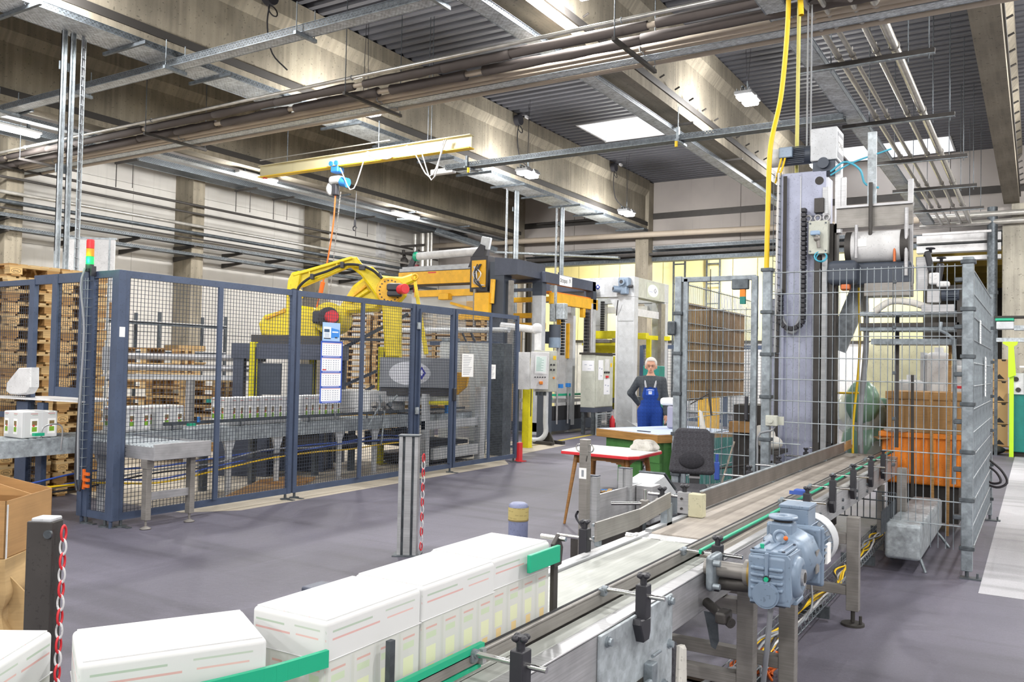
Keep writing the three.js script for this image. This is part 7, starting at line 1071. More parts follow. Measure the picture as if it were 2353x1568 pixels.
  mesh('neck', G, t, R(0.1, 0.06, 0.1, bx - 0.02, by + 0.13, zf - 0.33, 0.012, 2)); mesh('neck_gap', M.strip, t, cyl([bx - 0.02, by + 0.155, zf - 0.33], [bx - 0.02, by + 0.175, zf - 0.33], 0.04, 18)); mesh('top_flange', G, t, mv(lathe([[0.022, 0], [0.062, 0], [0.064, 0.006], [0.062, 0.016], [0.03, 0.016], [0.022, 0.01], [0.022, 0]], 30), bx - 0.02, by + 0.172, zf - 0.33));
  mesh('lifting_eye', G, t, ring([bx - 0.0, by + 0.112, zf - 0.2], [0.2, 0, 1], 0.026, 0.008, 20, 8)); mesh('orange_mark', M.cableOrange, t, ball(bx + 0.026, by + 0.112, zf - 0.19, 0.01)); mesh('green_vent', M.greenGuide, t, cyl([bx - 0.04, 0.945, zf - 0.06], [bx - 0.04, 0.962, zf - 0.06], 0.009, 10)); mesh('side_lug', G, t, R(0.05, 0.05, 0.08, xl - 0.0, by + 0.06, zf - 0.36, 0.015, 2), R(0.03, 0.03, 0.06, xl + 0.02, by + 0.05, zf - 0.3, 0.01, 2));
  mesh('drive_shaft', M.steelDull, t, cyl([-1.26, 0.815, zf - 0.13], [xl, 0.815, zf - 0.13], 0.035, 18), cyl([-1.08, 0.815, zf - 0.13], [xl, 0.815, zf - 0.13], 0.055, 20)); mesh('brass_ring', mat('brass', '#9a8148', 0.45, 0.6), t, cyl([-1.06, 0.815, zf - 0.13], [-1.045, 0.815, zf - 0.13], 0.062, 20)); mesh('bearing_block', M.galv, t, R(0.04, 0.16, 0.14, -1.22, 0.8, zf - 0.13, 0.02, 2), [0.05, -0.05].map(d => cyl([-1.2, 0.8 + d, zf - 0.06], [-1.17, 0.8 + d, zf - 0.06], 0.014, 6)));
  solo('motor_lead', 'grey cable dropping from the geared motor to the floor', 'cable', M.cableGrey, tube([[-0.97, 0.72, -3.75], [-1.0, 0.5, -3.8], [-1.06, 0.25, -3.95], [-1.12, 0.02, -4.05]], 0.012, 20, 6));
  solo('sensor', 'small blue and red photo sensor on the conveyor rail', 'sensor', M.cableBlue, RC(-1.34, 0.9, -5.75, -1.26, 0.93, -5.68), C(-1.36, 0.902, -5.66, -1.27, 0.925, -5.655)); solo('sensor_lead', 'grey sensor lead hanging down the conveyor frame', 'cable', M.cableGrey, tube([[-1.26, 0.915, -5.7], [-1.22, 0.85, -5.72], [-1.23, 0.6, -5.72], [-1.24, 0.4, -5.74], [-1.22, 0.2, -5.7], [-1.24, 0.12, -5.6]], 0.007, 24, 5), tube([[-1.25, 0.55, -5.5], [-1.22, 0.35, -5.5], [-1.27, 0.28, -5.5], [-1.28, 0.4, -5.52]], 0.007, 16, 5));
}
// cable basket with yellow cables on the floor
{
  const t = thing('cable_basket', 'wire basket of yellow and grey cables under the conveyor edge', 'cable tray'), z0 = -9.8, z1 = -4.25, x0 = -1.37, x1 = -1.21, gs = [];
  for (let z = z1; z > z0; z -= 0.1) gs.push(tube([[x0, 0.17, z], [x0, 0.105, z], [x1, 0.105, z], [x1, 0.17, z]], 0.0028, 6, 4)); for (const [x, y] of [[x0, 0.17], [x0, 0.12], [x1, 0.17], [x1, 0.12], [-1.29, 0.103]]) gs.push(cyl([x, y, z1], [x, y, z0], 0.003, 5));
  stuff(mesh('wire', M.galv, t, gs)); mesh('support', M.galvDark, t, [-4.5, -6.1, -8.0, -9.6].map(z => [C(x0 - 0.1, 0.02, z - 0.015, x1 + 0.02, 0.1, z + 0.015)]));
  const cs = [M.cableYellow, M.cableGrey, M.cableYellow, M.white, M.cableYellow, M.cableGrey, M.black]; cs.forEach((m, i) => { seed = 200 + i; const p = []; for (let z = -4.1; z > -9.9; z -= 0.42) p.push([rr(x0 + 0.02, x1 - 0.02), 0.115 + rr(0, 0.05), z]); mesh('cable', m, t, tube(p, 0.008, 70, 5)); });
  solo('coiled_cable', 'tangled coil of orange and grey cables under the near leg', 'cable', M.cableOrange, (() => { seed = 61; const g = []; for (let k = 0; k < 9; k++) { const p = []; const cx = -1.3 + rr(-0.05, 0.05), cz = -4.75 + rr(-0.12, 0.12), r = rr(0.05, 0.13); for (let a = 0; a < 8; a++) p.push([cx + r * Math.cos(a * 0.9), 0.03 + rr(0, 0.09), cz + r * 1.3 * Math.sin(a * 0.9)]); g.push(tube(p, 0.0085, 36, 6)); } return g; })());
  solo('coiled_cable', 'grey and yellow cable ends lying beside the orange coil', 'cable', M.cableGrey, tube([[-1.25, 0.05, -4.4], [-1.35, 0.12, -4.5], [-1.5, 0.05, -4.3], [-1.62, 0.03, -4.1]], 0.011, 20, 6), tube([[-1.2, 0.1, -4.5], [-1.3, 0.16, -4.7], [-1.28, 0.05, -4.95]], 0.011, 20, 6)); solo('yellow_lead', 'yellow lead along the floor below the near conveyor leg', 'cable', M.cableYellow, tube([[-1.22, 0.03, -4.3], [-1.3, 0.02, -4.35], [-1.45, 0.02, -4.2]], 0.012, 14, 6));
  solo('floor_channel', 'rusty steel channel lying across the floor below the conveyor', 'channel', mat('rusty_channel', '#4d4238', 0.8, 0.2, { map: tWorn }), C(-1.85, 0.06, -4.62, -1.32, 0.07, -4.5), C(-1.85, 0.0, -4.515, -1.32, 0.07, -4.5), C(-1.85, 0.0, -4.62, -1.32, 0.012, -4.5));
  solo('rag', 'white and grey rags hanging behind the zinc bearing plate', 'cloth', M.cloth, prism([[-3.4, 0.56], [-3.34, 0.57], [-3.33, 0.38], [-3.37, 0.3], [-3.41, 0.4]], 'zy', -1.26, -1.22, 0.012)); solo('rag', 'dark rag hanging behind the zinc bearing plate', 'cloth', M.fabric, prism([[-3.36, 0.58], [-3.3, 0.57], [-3.31, 0.42], [-3.34, 0.36], [-3.37, 0.45]], 'zy', -1.275, -1.245, 0.01));
}
// left of the conveyor: steel post, profile posts, sheet housing
{
  const t = thing('steel_post', 'tall square steel post with a label beside the short guide', 'post'); mesh('tube', M.steelDull, t, RC(-2.19, 0, -4.34, -2.14, 1.29, -4.29, 0.004)); mesh('ring_clip', M.chrome, t, ring([-2.2, 1.24, -4.31], [0, 0, 1], 0.02, 0.004, 14, 5), ring([-2.13, 1.24, -4.31], [0, 0, 1], 0.02, 0.004, 14, 5)); const lb = print(48, 64, (c, w, h) => { c.fillStyle = '#e9eaea'; c.fillRect(0, 0, w, h); c.fillStyle = '#8a8f96'; c.fillRect(16, 12, 16, 40); }, 'post_label'); mesh('label', lb, t, sheet([-2.165, 1.1, -4.288], 0.045, 0.06)); mesh('pin', M.strip, t, cyl([-2.14, 1.2, -4.29], [-2.14, 1.17, -4.28], 0.004, 5));
  const prof = (x, z, y1, l) => { const p = thing('profile_post', l, 'post'); mesh('profile', M.alu, p, RC(x - 0.045, 0, z - 0.022, x - 0.008, y1, z + 0.022, 0.004), RC(x + 0.008, 0, z - 0.022, x + 0.045, y1, z + 0.022, 0.004), C(x - 0.02, 0, z - 0.018, x + 0.02, y1, z + 0.012)); mesh('cap', M.anthracite, p, C(x - 0.045, y1, z - 0.022, x + 0.045, y1 + 0.006, z + 0.022)); };
  prof(-2.35, -4.79, 1.02, 'aluminium profile post left of the sheet housing'); prof(-2.35, -5.29, 1.02, 'aluminium profile post at the middle of the sheet housing');
  const h = thing('sheet_housing', 'stainless sheet housing with a chamfered end beside the chair', 'housing'); mesh('side_sheet', M.steel, h, C(-2.34, 0.62, -5.75, -2.325, 0.9, -4.85), RC(-2.32, 0.68, -5.55, -2.2, 0.9, -5.4, 0.006)); mesh('end_housing', M.lightGrey, h, prism([[-5.5, 0.62], [-5.5, 0.9], [-5.75, 0.94], [-5.98, 0.8], [-6.02, 0.62]], 'zy', -2.45, -2.25, 0.01)); mesh('grey_top', M.galvDark, h, prism([[-5.75, 0.945], [-5.98, 0.805], [-5.99, 0.815], [-5.76, 0.955]], 'zy', -2.45, -2.25)); mesh('slot_plate', M.galv, h, C(-2.25, 0.64, -6.0, -2.24, 0.78, -5.8)); mesh('rack', M.darkSteel, h, C(-2.5, 0.3, -6.0, -2.3, 0.62, -4.8)); mesh('leg', M.galvDark, h, C(-2.4, 0, -5.9, -2.34, 0.62, -5.84), C(-2.4, 0, -4.9, -2.34, 0.62, -4.84));
  const k = thing('rod_clamp', 'steel cross clamp with rods before the sheet housing', 'clamp'); mesh('rod', M.chrome, k, cyl([-2.2, 0.87, -4.75], [-1.98, 0.88, -4.85], 0.011, 10), cyl([-2.02, 0.78, -4.84], [-2.02, 0.96, -4.84], 0.01, 10)); mesh('block', M.steelDull, k, R(0.05, 0.05, 0.05, -2.02, 0.875, -4.84, 0.008, 1), R(0.04, 0.1, 0.05, -1.95, 0.86, -4.9, 0.008, 1)); mesh('knob', M.black, k, starKnob(-1.94, 0.93, -4.92, 1.2), C(-1.96, 0.85, -4.94, -1.92, 0.93, -4.9)); mesh('stem', M.galvDark, k, cyl([-2.02, 0.6, -4.84], [-2.02, 0.78, -4.84], 0.012, 8));
}
// ---------- work bench, red table, chair, posts, person ----------
{
  const t = thing('work_bench', 'green work bench with a thick wooden top and blue cover', 'bench');
  t.position.set(-4.77, 0, -11.95); t.rotation.y = -0.42; seated.add(t);   // local x along the front edge, z towards the viewer
  mesh('top', M.benchWood, t, RC(-0.72, 0.65, -1.2, 0.6, 0.765, 0.62, 0.006)); mesh('blue_cover', mat('pale_blue_cover', '#b9c6e4', 0.7), t, C(-0.7, 0.765, -1.18, 0.58, 0.771, 0.58)); mesh('red_end', M.red, t, RC(-0.86, 0.67, 0.3, -0.72, 0.75, 0.5));
  mesh('front_panel', M.green, t, RC(-0.58, 0.36, 0.46, 0.56, 0.65, 0.54)); mesh('leg_frame', M.green, t, RC(-0.4, 0, 0.42, 0.1, 0.36, 0.46), RC(0.34, 0, 0.3, 0.56, 0.66, 0.52), C(-0.4, 0, -1.3, -0.3, 0.66, -1.2), C(0.46, 0, -1.3, 0.56, 0.66, -1.2)); mesh('gusset', M.green, t, prism([[0.3, 0.3], [0.56, 0.66], [0.56, 0.2], [0.34, 0.05]], 'xy', 0.46, 0.53));
  const hs = []; for (const x of [-0.3, -0.22, 0.08, 0.16]) for (const y of [0.5, 0.57]) hs.push(cyl([x, y, 0.52], [x, y, 0.5225], 0.011, 10)); for (const x of [-0.34, -0.27]) for (let k = 0; k < 4; k++) hs.push(cyl([x, 0.06 + k * 0.075, 0.46], [x, 0.06 + k * 0.075, 0.4625], 0.011, 10)); mesh('hole', M.strip, t, hs);
  mesh('side_sheet', M.teal, t, C(0.64, 0.04, -1.1, 0.66, 0.7, 0.3)); mesh('tool', M.black, t, bar([-0.02, 0.778, 0.42], [0.22, 0.778, 0.4], 0.03, 0.012));
  solo('storage_bin', 'lilac grey bin with a white box on top at the bench end', 'bin', mat('lilac_plastic', '#a6a5b8', 0.5), RC(-4.86, 0.775, -12.75, -4.62, 1.12, -12.45, 0.03)); solo('white_box', 'white styrofoam box on the lilac bin by the fence', 'box', M.paper, RC(-4.98, 1.125, -12.8, -4.62, 1.24, -12.45, 0.04));
}
{
  const t = thing('side_table', 'wooden table with splayed legs and red edged white top', 'table'), y = 0.775;
  const top = [[-4.42, -8.24], [-3.6, -8.16], [-3.53, -8.28], [-3.56, -8.98], [-4.5, -9.05]];
  mesh('top', M.paper, t, prism(top, 'xz', y - 0.006, y + 0.006)); mesh('red_edge', M.red, t, prism(top.map(([a, b]) => [a + (a < -4 ? -0.006 : 0.006), b + (b > -8.6 ? 0.006 : -0.006)]), 'xz', y - 0.035, y - 0.003, 0.004));
  const c = [[-4.28, -8.32, -4.33, -8.16], [-3.68, -8.32, -3.62, -8.2], [-3.7, -8.88, -3.62, -8.98], [-4.36, -8.92, -4.45, -9.05]];
  for (const [a, b, d, e] of c) mesh('leg', M.tableWood, t, (() => { const g = cyl([d, 0, e], [a, y - 0.035, b], 0.018, 4, 0.034); return g; })());
  const ap = (p, q) => { const n = 10, gs = []; for (let k = 0; k < n; k++) { const f = (k + 0.5) / n, m = 0.05 + 0.05 * Math.pow(Math.abs(2 * f - 1), 2); const L = Math.hypot(q[0] - p[0], q[1] - p[1]); gs.push(B(L / n + 0.002, m, 0.02, p[0] + (q[0] - p[0]) * f, y - 0.035 - m / 2, p[1] + (q[1] - p[1]) * f, 0, -Math.atan2(q[1] - p[1], q[0] - p[0]), 0)); } return gs; };
  mesh('apron', M.tableWood, t, ap([-4.28, -8.32], [-3.68, -8.32]), ap([-3.68, -8.32], [-3.7, -8.88]), ap([-4.28, -8.32], [-4.36, -8.92]));
  seed = 19; const rag = ball(0, 0, 0, 0.115, 1.35, 0.65, 0.8, 36, 24); { const p = rag.attributes.position; for (let i = 0; i < p.count; i++) { const x = p.getX(i), yy = p.getY(i), z = p.getZ(i), n = 1 + 0.22 * Math.sin(x * 38 + 2 * Math.sin(z * 30)) * Math.cos(z * 27 + x * 11) + 0.12 * Math.sin(yy * 60 + x * 20); p.setXYZ(i, x * n, Math.max(-0.045, yy * n), z * n); } rag.computeVertexNormals(); }
  solo('rag', 'crumpled white rag lying on the red edged table', 'cloth', M.cloth, mv(rag, -3.7, y + 0.052, -8.85));
  const bl = thing('shallow_bowl', 'blue shallow bowl of paper scraps on the floor under the table', 'bowl'); mesh('bowl', M.blue, bl, mv(lathe([[0, 0.01], [0.18, 0.01], [0.24, 0.07], [0.25, 0.07], [0.19, 0.0], [0, 0]], 30), -4.75, 0, -10.15)); seed = 8; mesh('scraps', M.cardPale, bl, Array.from({ length: 14 }, () => B(0.1, 0.01, 0.06, -4.75 + rr(-0.13, 0.13), 0.04 + rr(0, 0.03), -10.15 + rr(-0.13, 0.13), rr(-0.4, 0.4), rr(0, 3), rr(-0.4, 0.4))));
  solo('dark_mat', 'dark mat on the floor between table and bench', 'mat', M.blackSoft, C(-4.9, 0.0, -10.9, -3.9, 0.012, -9.9));
}
{
  const t = thing('work_chair', 'grey fabric swivel chair turned towards the conveyor', 'chair');
  t.position.set(-2.68, 0, -7.42); t.rotation.y = 0.25; seated.add(t);
  const cushion = (w, h, d, r, fx) => { const g = new RoundedBoxGeometry(w, h, d, 6, r); const p = g.attributes.position; for (let i = 0; i < p.count; i++) { const [x, y, z] = fx(p.getX(i), p.getY(i), p.getZ(i)); p.setXYZ(i, x, y, z); } g.computeVertexNormals(); return clean(g); };
  mesh('seat', M.fabric, t, mv(cushion(0.5, 0.11, 0.48, 0.05, (x, y, z) => [x * (1 - 0.12 * (z < 0 ? -z / 0.24 : 0)), y + 0.03 * Math.pow(Math.abs(x) / 0.25, 2) - (z > 0.12 ? (z - 0.12) * 0.3 : 0) + (y > 0 && z < -0.1 ? 0.01 : 0), z]), -0.06, 0.57, 0.12));
  mesh('backrest', M.fabric, t, mv(rot(cushion(0.4, 0.42, 0.09, 0.044, (x, y, z) => [x * (y > 0 ? 1 - 0.28 * Math.pow(y / 0.21, 2) : 1 + 0.04 * (-y / 0.21)), y, z + 0.35 * x * x - 0.02 * Math.cos(y * 7)]), -0.12, 0.12, 0), 0.02, 0.94, -0.14)); mesh('lumbar_pad', mat('dark_fabric', '#3c3b42', 0.95, 0, { map: tFabric }), t, mv(rot(ball(0, 0, 0, 0.1, 1.15, 0.75, 0.35, 20, 14), -0.12, 0.12, 0), 0.02, 0.86, -0.085));
  mesh('back_shell', M.black, t, R(0.36, 0.34, 0.02, 0.03, 0.94, -0.2, 0.009, 2, -0.12, 0.12, 0)); mesh('back_stem', M.black, t, bar([0.04, 0.5, -0.16], [0.04, 0.8, -0.19], 0.09, 0.025)); mesh('stem_clip', M.steel, t, B(0.1, 0.02, 0.035, 0.04, 0.7, -0.17)); mesh('column', M.black, t, cyl([-0.05, 0.12, 0.1], [-0.05, 0.5, 0.1], 0.03, 16), cyl([-0.05, 0.1, 0.1], [-0.05, 0.3, 0.1], 0.04, 16));
  for (let k = 0; k < 5; k++) { const a = k * 1.2566; mesh('base_arm', M.black, t, bar([-0.05, 0.11, 0.1], [-0.05 + 0.28 * Math.cos(a), 0.07, 0.1 + 0.28 * Math.sin(a)], 0.05, 0.04)); mesh('caster', M.black, t, cyl([-0.05 + 0.28 * Math.cos(a) - 0.02, 0.028, 0.1 + 0.28 * Math.sin(a)], [-0.05 + 0.28 * Math.cos(a) + 0.02, 0.028, 0.1 + 0.28 * Math.sin(a)], 0.028, 14)); } mesh('lever', M.black, t, cyl([0.1, 0.5, 0.1], [0.3, 0.48, 0.12], 0.008, 8));
}
// barrier post with chain, bollard, chain post and carton at the left
const chain = (parent, x, y0, y1, z, s, yaw, lean = 0) => { let k = 0; for (let y = y1; y > y0; y -= s * 1.3, k++) { const g = clean(new THREE.TorusGeometry(s * 0.5, s * 0.13, 6, 16).scale(0.6, 1.35, 1)); g.rotateY(k % 2 ? yaw : yaw + 1.3).translate(x + lean * (y1 - y), y, z); mesh('link', k % 2 ? M.white : M.red, parent, g); } };
{
  const t = thing('barrier_post', 'square aluminium profile post with grooves standing free on the floor', 'post'); t.position.set(-4.74, 0, -5.98); t.rotation.y = 0.5; seated.add(t);
  mesh('profile', M.alu, t, RC(-0.085, 0, -0.06, -0.052, 1.05, 0.06, 0.003), RC(-0.03, 0, -0.06, 0.03, 1.05, 0.06, 0.003), RC(0.052, 0, -0.06, 0.085, 1.05, 0.06, 0.003)); mesh('groove', M.galvDark, t, C(-0.06, 0, -0.05, 0.06, 1.05, 0.035)); mesh('cap', M.galvDark, t, R(0.19, 0.014, 0.14, 0, 1.056, 0, 0.004, 1)); mesh('foot_plate', M.galvDark, t, C(-0.12, 0, -0.1, 0.12, 0.01, 0.1));
  const c = thing('barrier_chain', 'red and white plastic chain hanging beside the square profile post', 'chain'); chain(c, -4.62, 0.02, 0.86, -6.03, 0.05, 0.2, -0.01);
  const b = thing('bollard', 'round blue grey bollard with a yellowed label behind the packs', 'bollard'); mesh('tube', mat('bollard_blue', '#7f86a6', 0.45, 0, { map: tWorn }), b, cyl([-3.31, 0, -5.5], [-3.31, 0.55, -5.5], 0.074, 28), mv(lathe([[0, 0.67], [0.05, 0.668], [0.07, 0.655], [0.076, 0.63], [0.076, 0.55], [0, 0.55]], 28), -3.31, 0, -5.5)); const bl = print(256, 96, (x, w, h) => { x.fillStyle = '#b5a56a'; x.fillRect(0, 0, w, h); x.fillStyle = '#8f8250'; for (let k = 0; k < 30; k++) x.fillRect((k * 53) % w, (k * 29) % h, 14, 4); x.fillStyle = '#7e6f48'; x.fillRect(0, h - 10, w, 10); }, 'bollard_label'); bl.userData.ownUV = true; mesh('label', bl, b, clean(new THREE.CylinderGeometry(0.0775, 0.0775, 0.1, 28, 1, true).translate(-3.31, 0.585, -5.5)));
  solo('dark_post', 'short dark post cap just behind the white packs', 'post', M.anthracite, RC(-2.33, 0, -2.42, -2.22, 0.86, -2.31, 0.008));
  const p = thing('chain_post', 'dark worn steel barrier post in the left foreground', 'post'); t.userData.group = undefined; delete t.userData.group;
  p.position.set(-3.96, 0, -2.28); p.rotation.y = 0.5; seated.add(p); mesh('profile', M.darkSteel, p, RC(-0.07, 0, -0.045, 0.055, 0.925, 0.045, 0.006)); mesh('cap', M.lightGrey, p, R(0.1, 0.02, 0.09, 0.0, 0.932, 0, 0.008, 2)); mesh('bolt', M.galvDark, p, cyl([0.04, 0.87, 0.045], [0.04, 0.87, 0.06], 0.02, 14)); mesh('foot_plate', M.darkSteel, p, C(-0.12, 0, -0.1, 0.12, 0.01, 0.1));
  const c2 = thing('barrier_chain', 'red and white plastic chain on the left foreground post', 'chain'); chain(c2, -3.87, 0.06, 0.87, -2.31, 0.05, 0.55, -0.02);
}
{
  const t = thing('open_carton', 'open brown carton with blue lettering at the left edge', 'box'); t.position.set(-5.11, 0, -2.52); t.rotation.y = 0.6; seated.add(t);
  const w = 0.62, d = 0.5, y0 = 0.6, y1 = 0.91, th = 0.006; // walls, an upright flap behind and a side flap
  const pr = print(256, 300, (c, W, H) => { c.fillStyle = '#e8e8ea'; c.fillRect(0, 0, W, H); c.fillStyle = '#1e7f60'; c.save(); c.translate(128, 120); c.rotate(0.78); c.fillRect(-48, -48, 96, 96); c.restore(); c.fillStyle = '#e8e8ea'; c.fillRect(112, 108, 32, 10); c.fillStyle = '#2a3f8f'; c.font = 'bold 84px sans-serif'; c.save(); c.translate(160, 168); c.rotate(Math.PI / 2); c.fillText('DONA', 0, 30); c.restore(); c.fillStyle = '#2a3f8f'; c.font = 'bold 70px sans-serif'; c.save(); c.translate(150, 2); c.rotate(Math.PI / 2); c.fillText('S', -14, 0); c.restore(); }, 'carton_lettering');
  mesh('wall', M.card, t, C(-w / 2, y0, d / 2 - th, w / 2, y1, d / 2), C(-w / 2, y0, -d / 2, w / 2, y1, -d / 2 + th), C(w / 2 - th, y0, -d / 2, w / 2, y1, d / 2), C(-w / 2, y0, -d / 2, -w / 2 + th, y1, d / 2), C(-w / 2, y0, -d / 2, w / 2, y0 + th, d / 2)); mesh('back_flap', M.card, t, prism([[-w / 2, y1], [-w / 2 + 0.02, y1 + 0.2], [-w / 2 + 0.2, y1 + 0.1], [w / 2, y1]], 'xy', -d / 2, -d / 2 + th)); mesh('side_flap', M.card, t, prism([[-w / 2 - 0.04, y1 + 0.2], [w / 2, y1], [w / 2 - 0.03, y1 - 0.01], [-w / 2, y1]], 'xy', -0.02, -0.012)); mesh('print_strip', pr, t, sheet([0.0, (y0 + y1) / 2, d / 2 + 0.0015], 0.27, y1 - y0 - 0.004));
  mesh('edge_paper', M.white, t, C(w / 2, y0, d / 2 - 0.02, w / 2 + 0.003, y1 - 0.02, d / 2 - 0.006));
  const wr = thing('kraft_paper_block', 'crumpled kraft paper wrapped block below the open carton', 'package'); wr.position.set(-5.11, 0, -2.52); wr.rotation.y = 0.6; seated.add(wr); seed = 3;
  const g = new THREE.BoxGeometry(0.64, 0.6, 0.52, 24, 24, 20), p = g.attributes.position; for (let i = 0; i < p.count; i++) { const x = p.getX(i), y = p.getY(i), z = p.getZ(i), n = 0.012 * Math.sin(x * 14 + y * 22) + 0.01 * Math.sin(y * 31 - x * 9 + z * 7) + 0.008 * Math.abs(Math.sin(x * 19 + y * 13)); p.setXYZ(i, x + (Math.abs(x) > 0.31 ? Math.sign(x) * n : 0), y, z + (Math.abs(z) > 0.25 ? Math.sign(z) * n : 0)); } g.computeVertexNormals(); mesh('paper', M.cardPale, wr, g.translate(0, 0.3, 0)); mesh('board_corner', M.cardPale, wr, prism([[0.32, 0.0], [0.42, 0.1], [0.4, 0.42], [0.32, 0.5]], 'xy', 0.2, 0.21));
}
// ---------- the person behind the bench ----------
function field(bones, lo, hi, res, k, name, m, parent, cut) {        // smooth union of tapered capsules, meshed by marching cubes
  const size = Math.max(hi[0] - lo[0], hi[1] - lo[1], hi[2] - lo[2]), c = lo.map((v, i) => (v + hi[i]) / 2), mc = new MarchingCubes(res, m, false, false, 200000), n = mc.size, h = n / 2;
  mc.isolation = 0;
  for (let z = 0; z < n; z++) for (let y = 0; y < n; y++) for (let x = 0; x < n; x++) {
    const px = c[0] + (x - h) / h * size / 2, py = c[1] + (y - h) / h * size / 2, pz = c[2] + (z - h) / h * size / 2; let d = 9;
    for (const [a, b, ra, rb, sz = 1] of bones) {
      const bx = b[0] - a[0], by = b[1] - a[1], bz = (b[2] - a[2]) / sz, qx = px - a[0], qy = py - a[1], qz = (pz - a[2]) / sz, L = bx * bx + by * by + bz * bz;
      const t = L ? Math.max(0, Math.min(1, (qx * bx + qy * by + qz * bz) / L)) : 0, e = Math.hypot(qx - t * bx, qy - t * by, qz - t * bz) - (ra + (rb - ra) * t);
      if (e - d > k) continue; if (d - e > k) { d = e; continue; } const f = Math.max(0, Math.min(1, 0.5 + 0.5 * (d - e) / k)); d = d + (e - d) * f - k * f * (1 - f);
    }
    if (cut) d = Math.max(d, cut(px, py, pz));
    mc.field[x + y * n + z * n * n] = -d;
  }
  mc.update();
  const g = new THREE.BufferGeometry(), N = mc.count; g.setAttribute('position', new THREE.BufferAttribute(mc.positionArray.slice(0, 3 * N), 3)); g.setAttribute('normal', new THREE.BufferAttribute(mc.normalArray.slice(0, 3 * N), 3));
  g.scale(size / 2, size / 2, size / 2).translate(...c);
  return parent ? mesh(name, m, parent, g) : clean(g);
}
{
  const t = thing('person', 'person in blue bib overalls and grey sweater standing behind the bench', 'person');
  t.position.set(-5.56, 0, -13.5); t.rotation.y = 0.35; seated.add(t);
  const S = 1.85 / 1.8, P = (x, y, z) => [x * S, y * S, z * S];
  const shL = P(-0.19, 1.45, -0.01), elL = P(-0.33, 1.23, -0.1), wrL = P(-0.2, 1.05, -0.2), shR = P(0.19, 1.45, -0.01), elR = P(0.24, 1.16, -0.03), wrR = P(0.25, 0.91, 0.04);
  const hipL = P(-0.1, 0.93, 0), knL = P(-0.11, 0.5, 0.02), anL = P(-0.12, 0.09, -0.02), hipR = P(0.1, 0.93, 0), knR = P(0.12, 0.5, 0.02), anR = P(0.13, 0.09, -0.02);
  const torso = [[P(0, 0.98, 0), P(0, 1.18, 0.01), 0.15, 0.145, 0.74], [P(0, 1.2, 0.01), P(0, 1.38, 0), 0.15, 0.16, 0.7], [P(-0.1, 1.42, 0), P(0.1, 1.42, 0), 0.09, 0.09]];
  const legs = [[hipL, knL, 0.095, 0.06], [knL, anL, 0.058, 0.038], [hipR, knR, 0.095, 0.06], [knR, anR, 0.058, 0.038]], arms = [[shL, elL, 0.055, 0.042], [elL, wrL, 0.042, 0.03], [shR, elR, 0.055, 0.042], [elR, wrR, 0.042, 0.03]];
  const neck = [[P(0, 1.46, -0.01), P(0, 1.57, 0.01), 0.06, 0.055]], feet = [[P(-0.12, 0.05, -0.03), P(-0.14, 0.035, 0.15), 0.045, 0.035], [P(0.13, 0.05, -0.03), P(0.16, 0.035, 0.15), 0.045, 0.035]];
  const hc = P(0, 1.68, 0.02), head = [[P(0, 1.71, 0), P(0, 1.7, -0.01), 0.088, 0.09], [P(0, 1.66, 0.03), P(0, 1.61, 0.055), 0.062, 0.042], [P(0, 1.68, 0.09), P(0, 1.645, 0.115), 0.012, 0.017], [P(-0.088, 1.69, 0), P(-0.09, 1.65, 0.005), 0.014, 0.012], [P(0.088, 1.69, 0), P(0.09, 1.65, 0.005), 0.014, 0.012], [P(-0.035, 1.705, 0.085), P(0.035, 1.705, 0.085), 0.012, 0.012]];
  const hand = (w, dir) => { const o = []; const a = w, b = [w[0] + dir[0] * 0.09, w[1] + dir[1] * 0.09, w[2] + dir[2] * 0.09]; o.push([a, b, 0.028, 0.034, 0.7]); for (let f = 0; f < 4; f++) { const off = (f - 1.5) * 0.019, l = [0.07, 0.085, 0.08, 0.06][f], k1 = [b[0] + dir[0] * l * 0.5, b[1] + dir[1] * l * 0.5, b[2] + off + 0.004]; o.push([[b[0], b[1], b[2] + off], k1, 0.0095, 0.009], [k1, [k1[0] - 0.012 * Math.sign(w[0]), k1[1] + dir[1] * l * 0.5, k1[2]], 0.009, 0.008]); } o.push([[a[0] + dir[0] * 0.03, a[1] + dir[1] * 0.03, a[2] + 0.025], [a[0] + dir[0] * 0.08 - 0.01, a[1] + dir[1] * 0.08, a[2] + 0.055], 0.011, 0.009]); return o; };
  const g1 = field([...torso, ...legs, ...arms, ...neck, ...feet], P(-0.5, -0.02, -0.5), P(0.5, 1.65, 0.5), 96, 0.05), g2 = field([...neck, ...head], P(-0.16, 1.48, -0.16), P(0.16, 1.82, 0.16), 80, 0.02);
  const hR = field(hand(wrR, [0, -1, 0.1]), [wrR[0] - 0.11, wrR[1] - 0.21, wrR[2] - 0.11], [wrR[0] + 0.11, wrR[1] + 0.03, wrR[2] + 0.11], 72, 0.008), hL = field(hand(wrL, [0.5, -0.85, 0]), [wrL[0] - 0.05, wrL[1] - 0.2, wrL[2] - 0.12], [wrL[0] + 0.2, wrL[1] + 0.05, wrL[2] + 0.12], 72, 0.008);
  mesh('body', M.skin, t, g1, g2, hR, hL);
  const inf = (bs, e) => bs.map(([a, b, ra, rb, s]) => [a, b, ra + e, rb + e, s]);
  field([...inf(torso, 0.014), ...inf(arms, 0.013), [P(0, 1.44, -0.01), P(0, 1.49, 0), 0.075, 0.07]], P(-0.5, 0.8, -0.4), P(0.5, 1.6, 0.4), 88, 0.04, 'sweater', M.sweater, t, (x, y, z) => Math.max(y - (Math.hypot(x, z) < 0.085 ? 1.525 : 1.6) * S, 0.93 - y > 0 && Math.abs(x) < 0.2 ? 0.93 - y : -1));
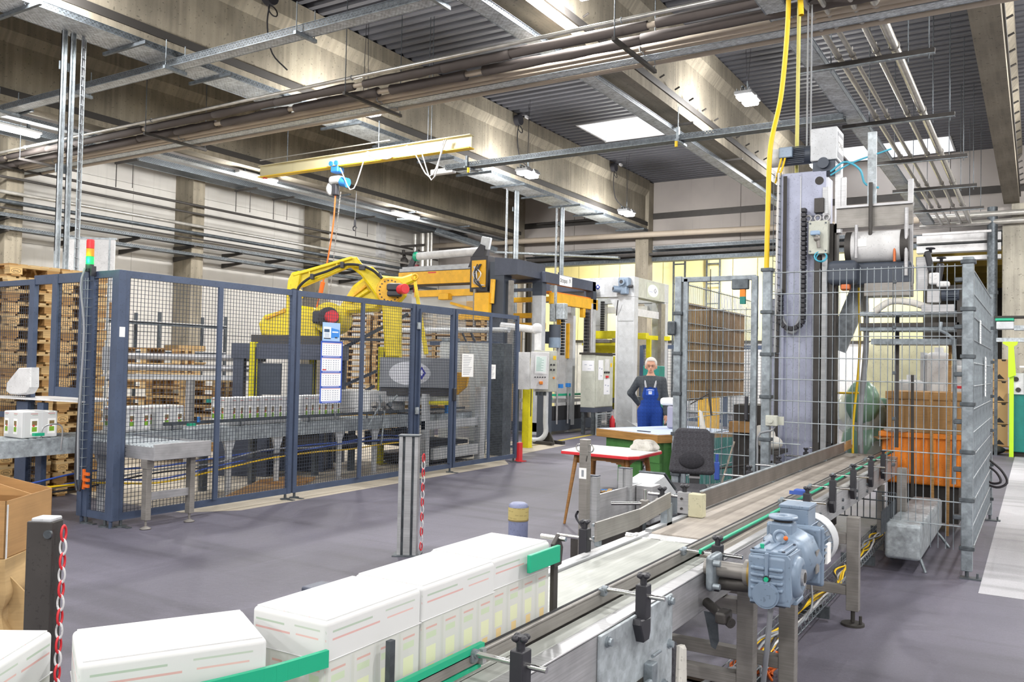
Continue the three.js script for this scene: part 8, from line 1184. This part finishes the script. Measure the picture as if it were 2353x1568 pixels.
  field([...inf(legs, 0.026), ...inf([[P(0, 0.98, 0), P(0, 1.2, 0.01), 0.15, 0.14, 0.76]], 0.02), [P(-0.075, 1.2, 0.085), P(-0.065, 1.33, 0.08), 0.05, 0.045, 0.7], [P(0.075, 1.2, 0.085), P(0.065, 1.33, 0.08), 0.05, 0.045, 0.7], [P(0, 1.2, 0.09), P(0, 1.33, 0.085), 0.06, 0.055, 0.7]], P(-0.45, 0.05, -0.45), P(0.45, 1.45, 0.45), 90, 0.035, 'overalls', M.blueCloth, t, (x, y, z) => Math.max(0.1 - y, y - 1.35 * S));
  const bib = print(128, 96, (c, w, h) => { c.fillStyle = '#2458c4'; c.fillRect(0, 0, w, h); c.fillStyle = '#e4e9f4'; c.fillRect(10, 14, 8, 10); c.fillRect(26, 10, 76, 12); c.fillRect(110, 14, 8, 10); c.fillRect(38, 36, 52, 46); c.fillStyle = '#9fb4e0'; c.fillRect(46, 48, 36, 8); }, 'bib_print'); mesh('bib_print', bib, t, sheet(P(0, 1.26, 0.145), 0.14, 0.11));
  for (const s of [-1, 1]) mesh('strap', M.lightGrey, t, tube([P(s * 0.07, 1.33, 0.12), P(s * 0.085, 1.42, 0.1), P(s * 0.09, 1.51, 0.03), P(s * 0.08, 1.5, -0.05), P(s * 0.06, 1.35, -0.12)], 0.018, 24, 6));
  field([[P(0, 1.74, -0.015), P(0, 1.68, -0.045), 0.097, 0.088], [P(-0.06, 1.72, 0.0), P(-0.075, 1.66, -0.02), 0.035, 0.025], [P(0.06, 1.72, 0.0), P(0.075, 1.66, -0.02), 0.035, 0.025]], P(-0.16, 1.55, -0.17), P(0.16, 1.87, 0.15), 56, 0.03, 'hair', M.hair, t, (x, y, z) => (z > 0.045 && y < 1.765 * S ? z - 0.045 : -1));
  const black = M.strip, hy = 1.695; mesh('eye', black, t, ball(...P(-0.033, hy - 0.01, 0.088), 0.009), ball(...P(0.033, hy - 0.01, 0.088), 0.009)); mesh('mouth', mat('lips', '#a85c52', 0.6), t, ball(...P(0, 1.612, 0.092), 0.022, 1, 0.28, 0.5)); mesh('glasses', M.darkSteel, t, ring(P(-0.036, hy - 0.01, 0.1), [0, 0, 1], 0.024, 0.002, 16, 4), ring(P(0.036, hy - 0.01, 0.1), [0, 0, 1], 0.024, 0.002, 16, 4), cyl(P(-0.012, hy - 0.008, 0.102), P(0.012, hy - 0.008, 0.102), 0.002, 5));
  mesh('shoe', M.black, t, [[-0.12, -0.14], [0.13, 0.16]].map(([a, b]) => [R(0.1, 0.09, 0.28, (a + b) / 2 * S, 0.046, 0.06, 0.04, 3, 0, (b - a) * 1.2, 0)]));
}
for (const o of [...scene.children]) if ((o.isGroup || (o.isMesh && !["structure"].includes(o.userData.kind))) && !seated.has(o)) seat(o);
renderer.render(scene, camera);
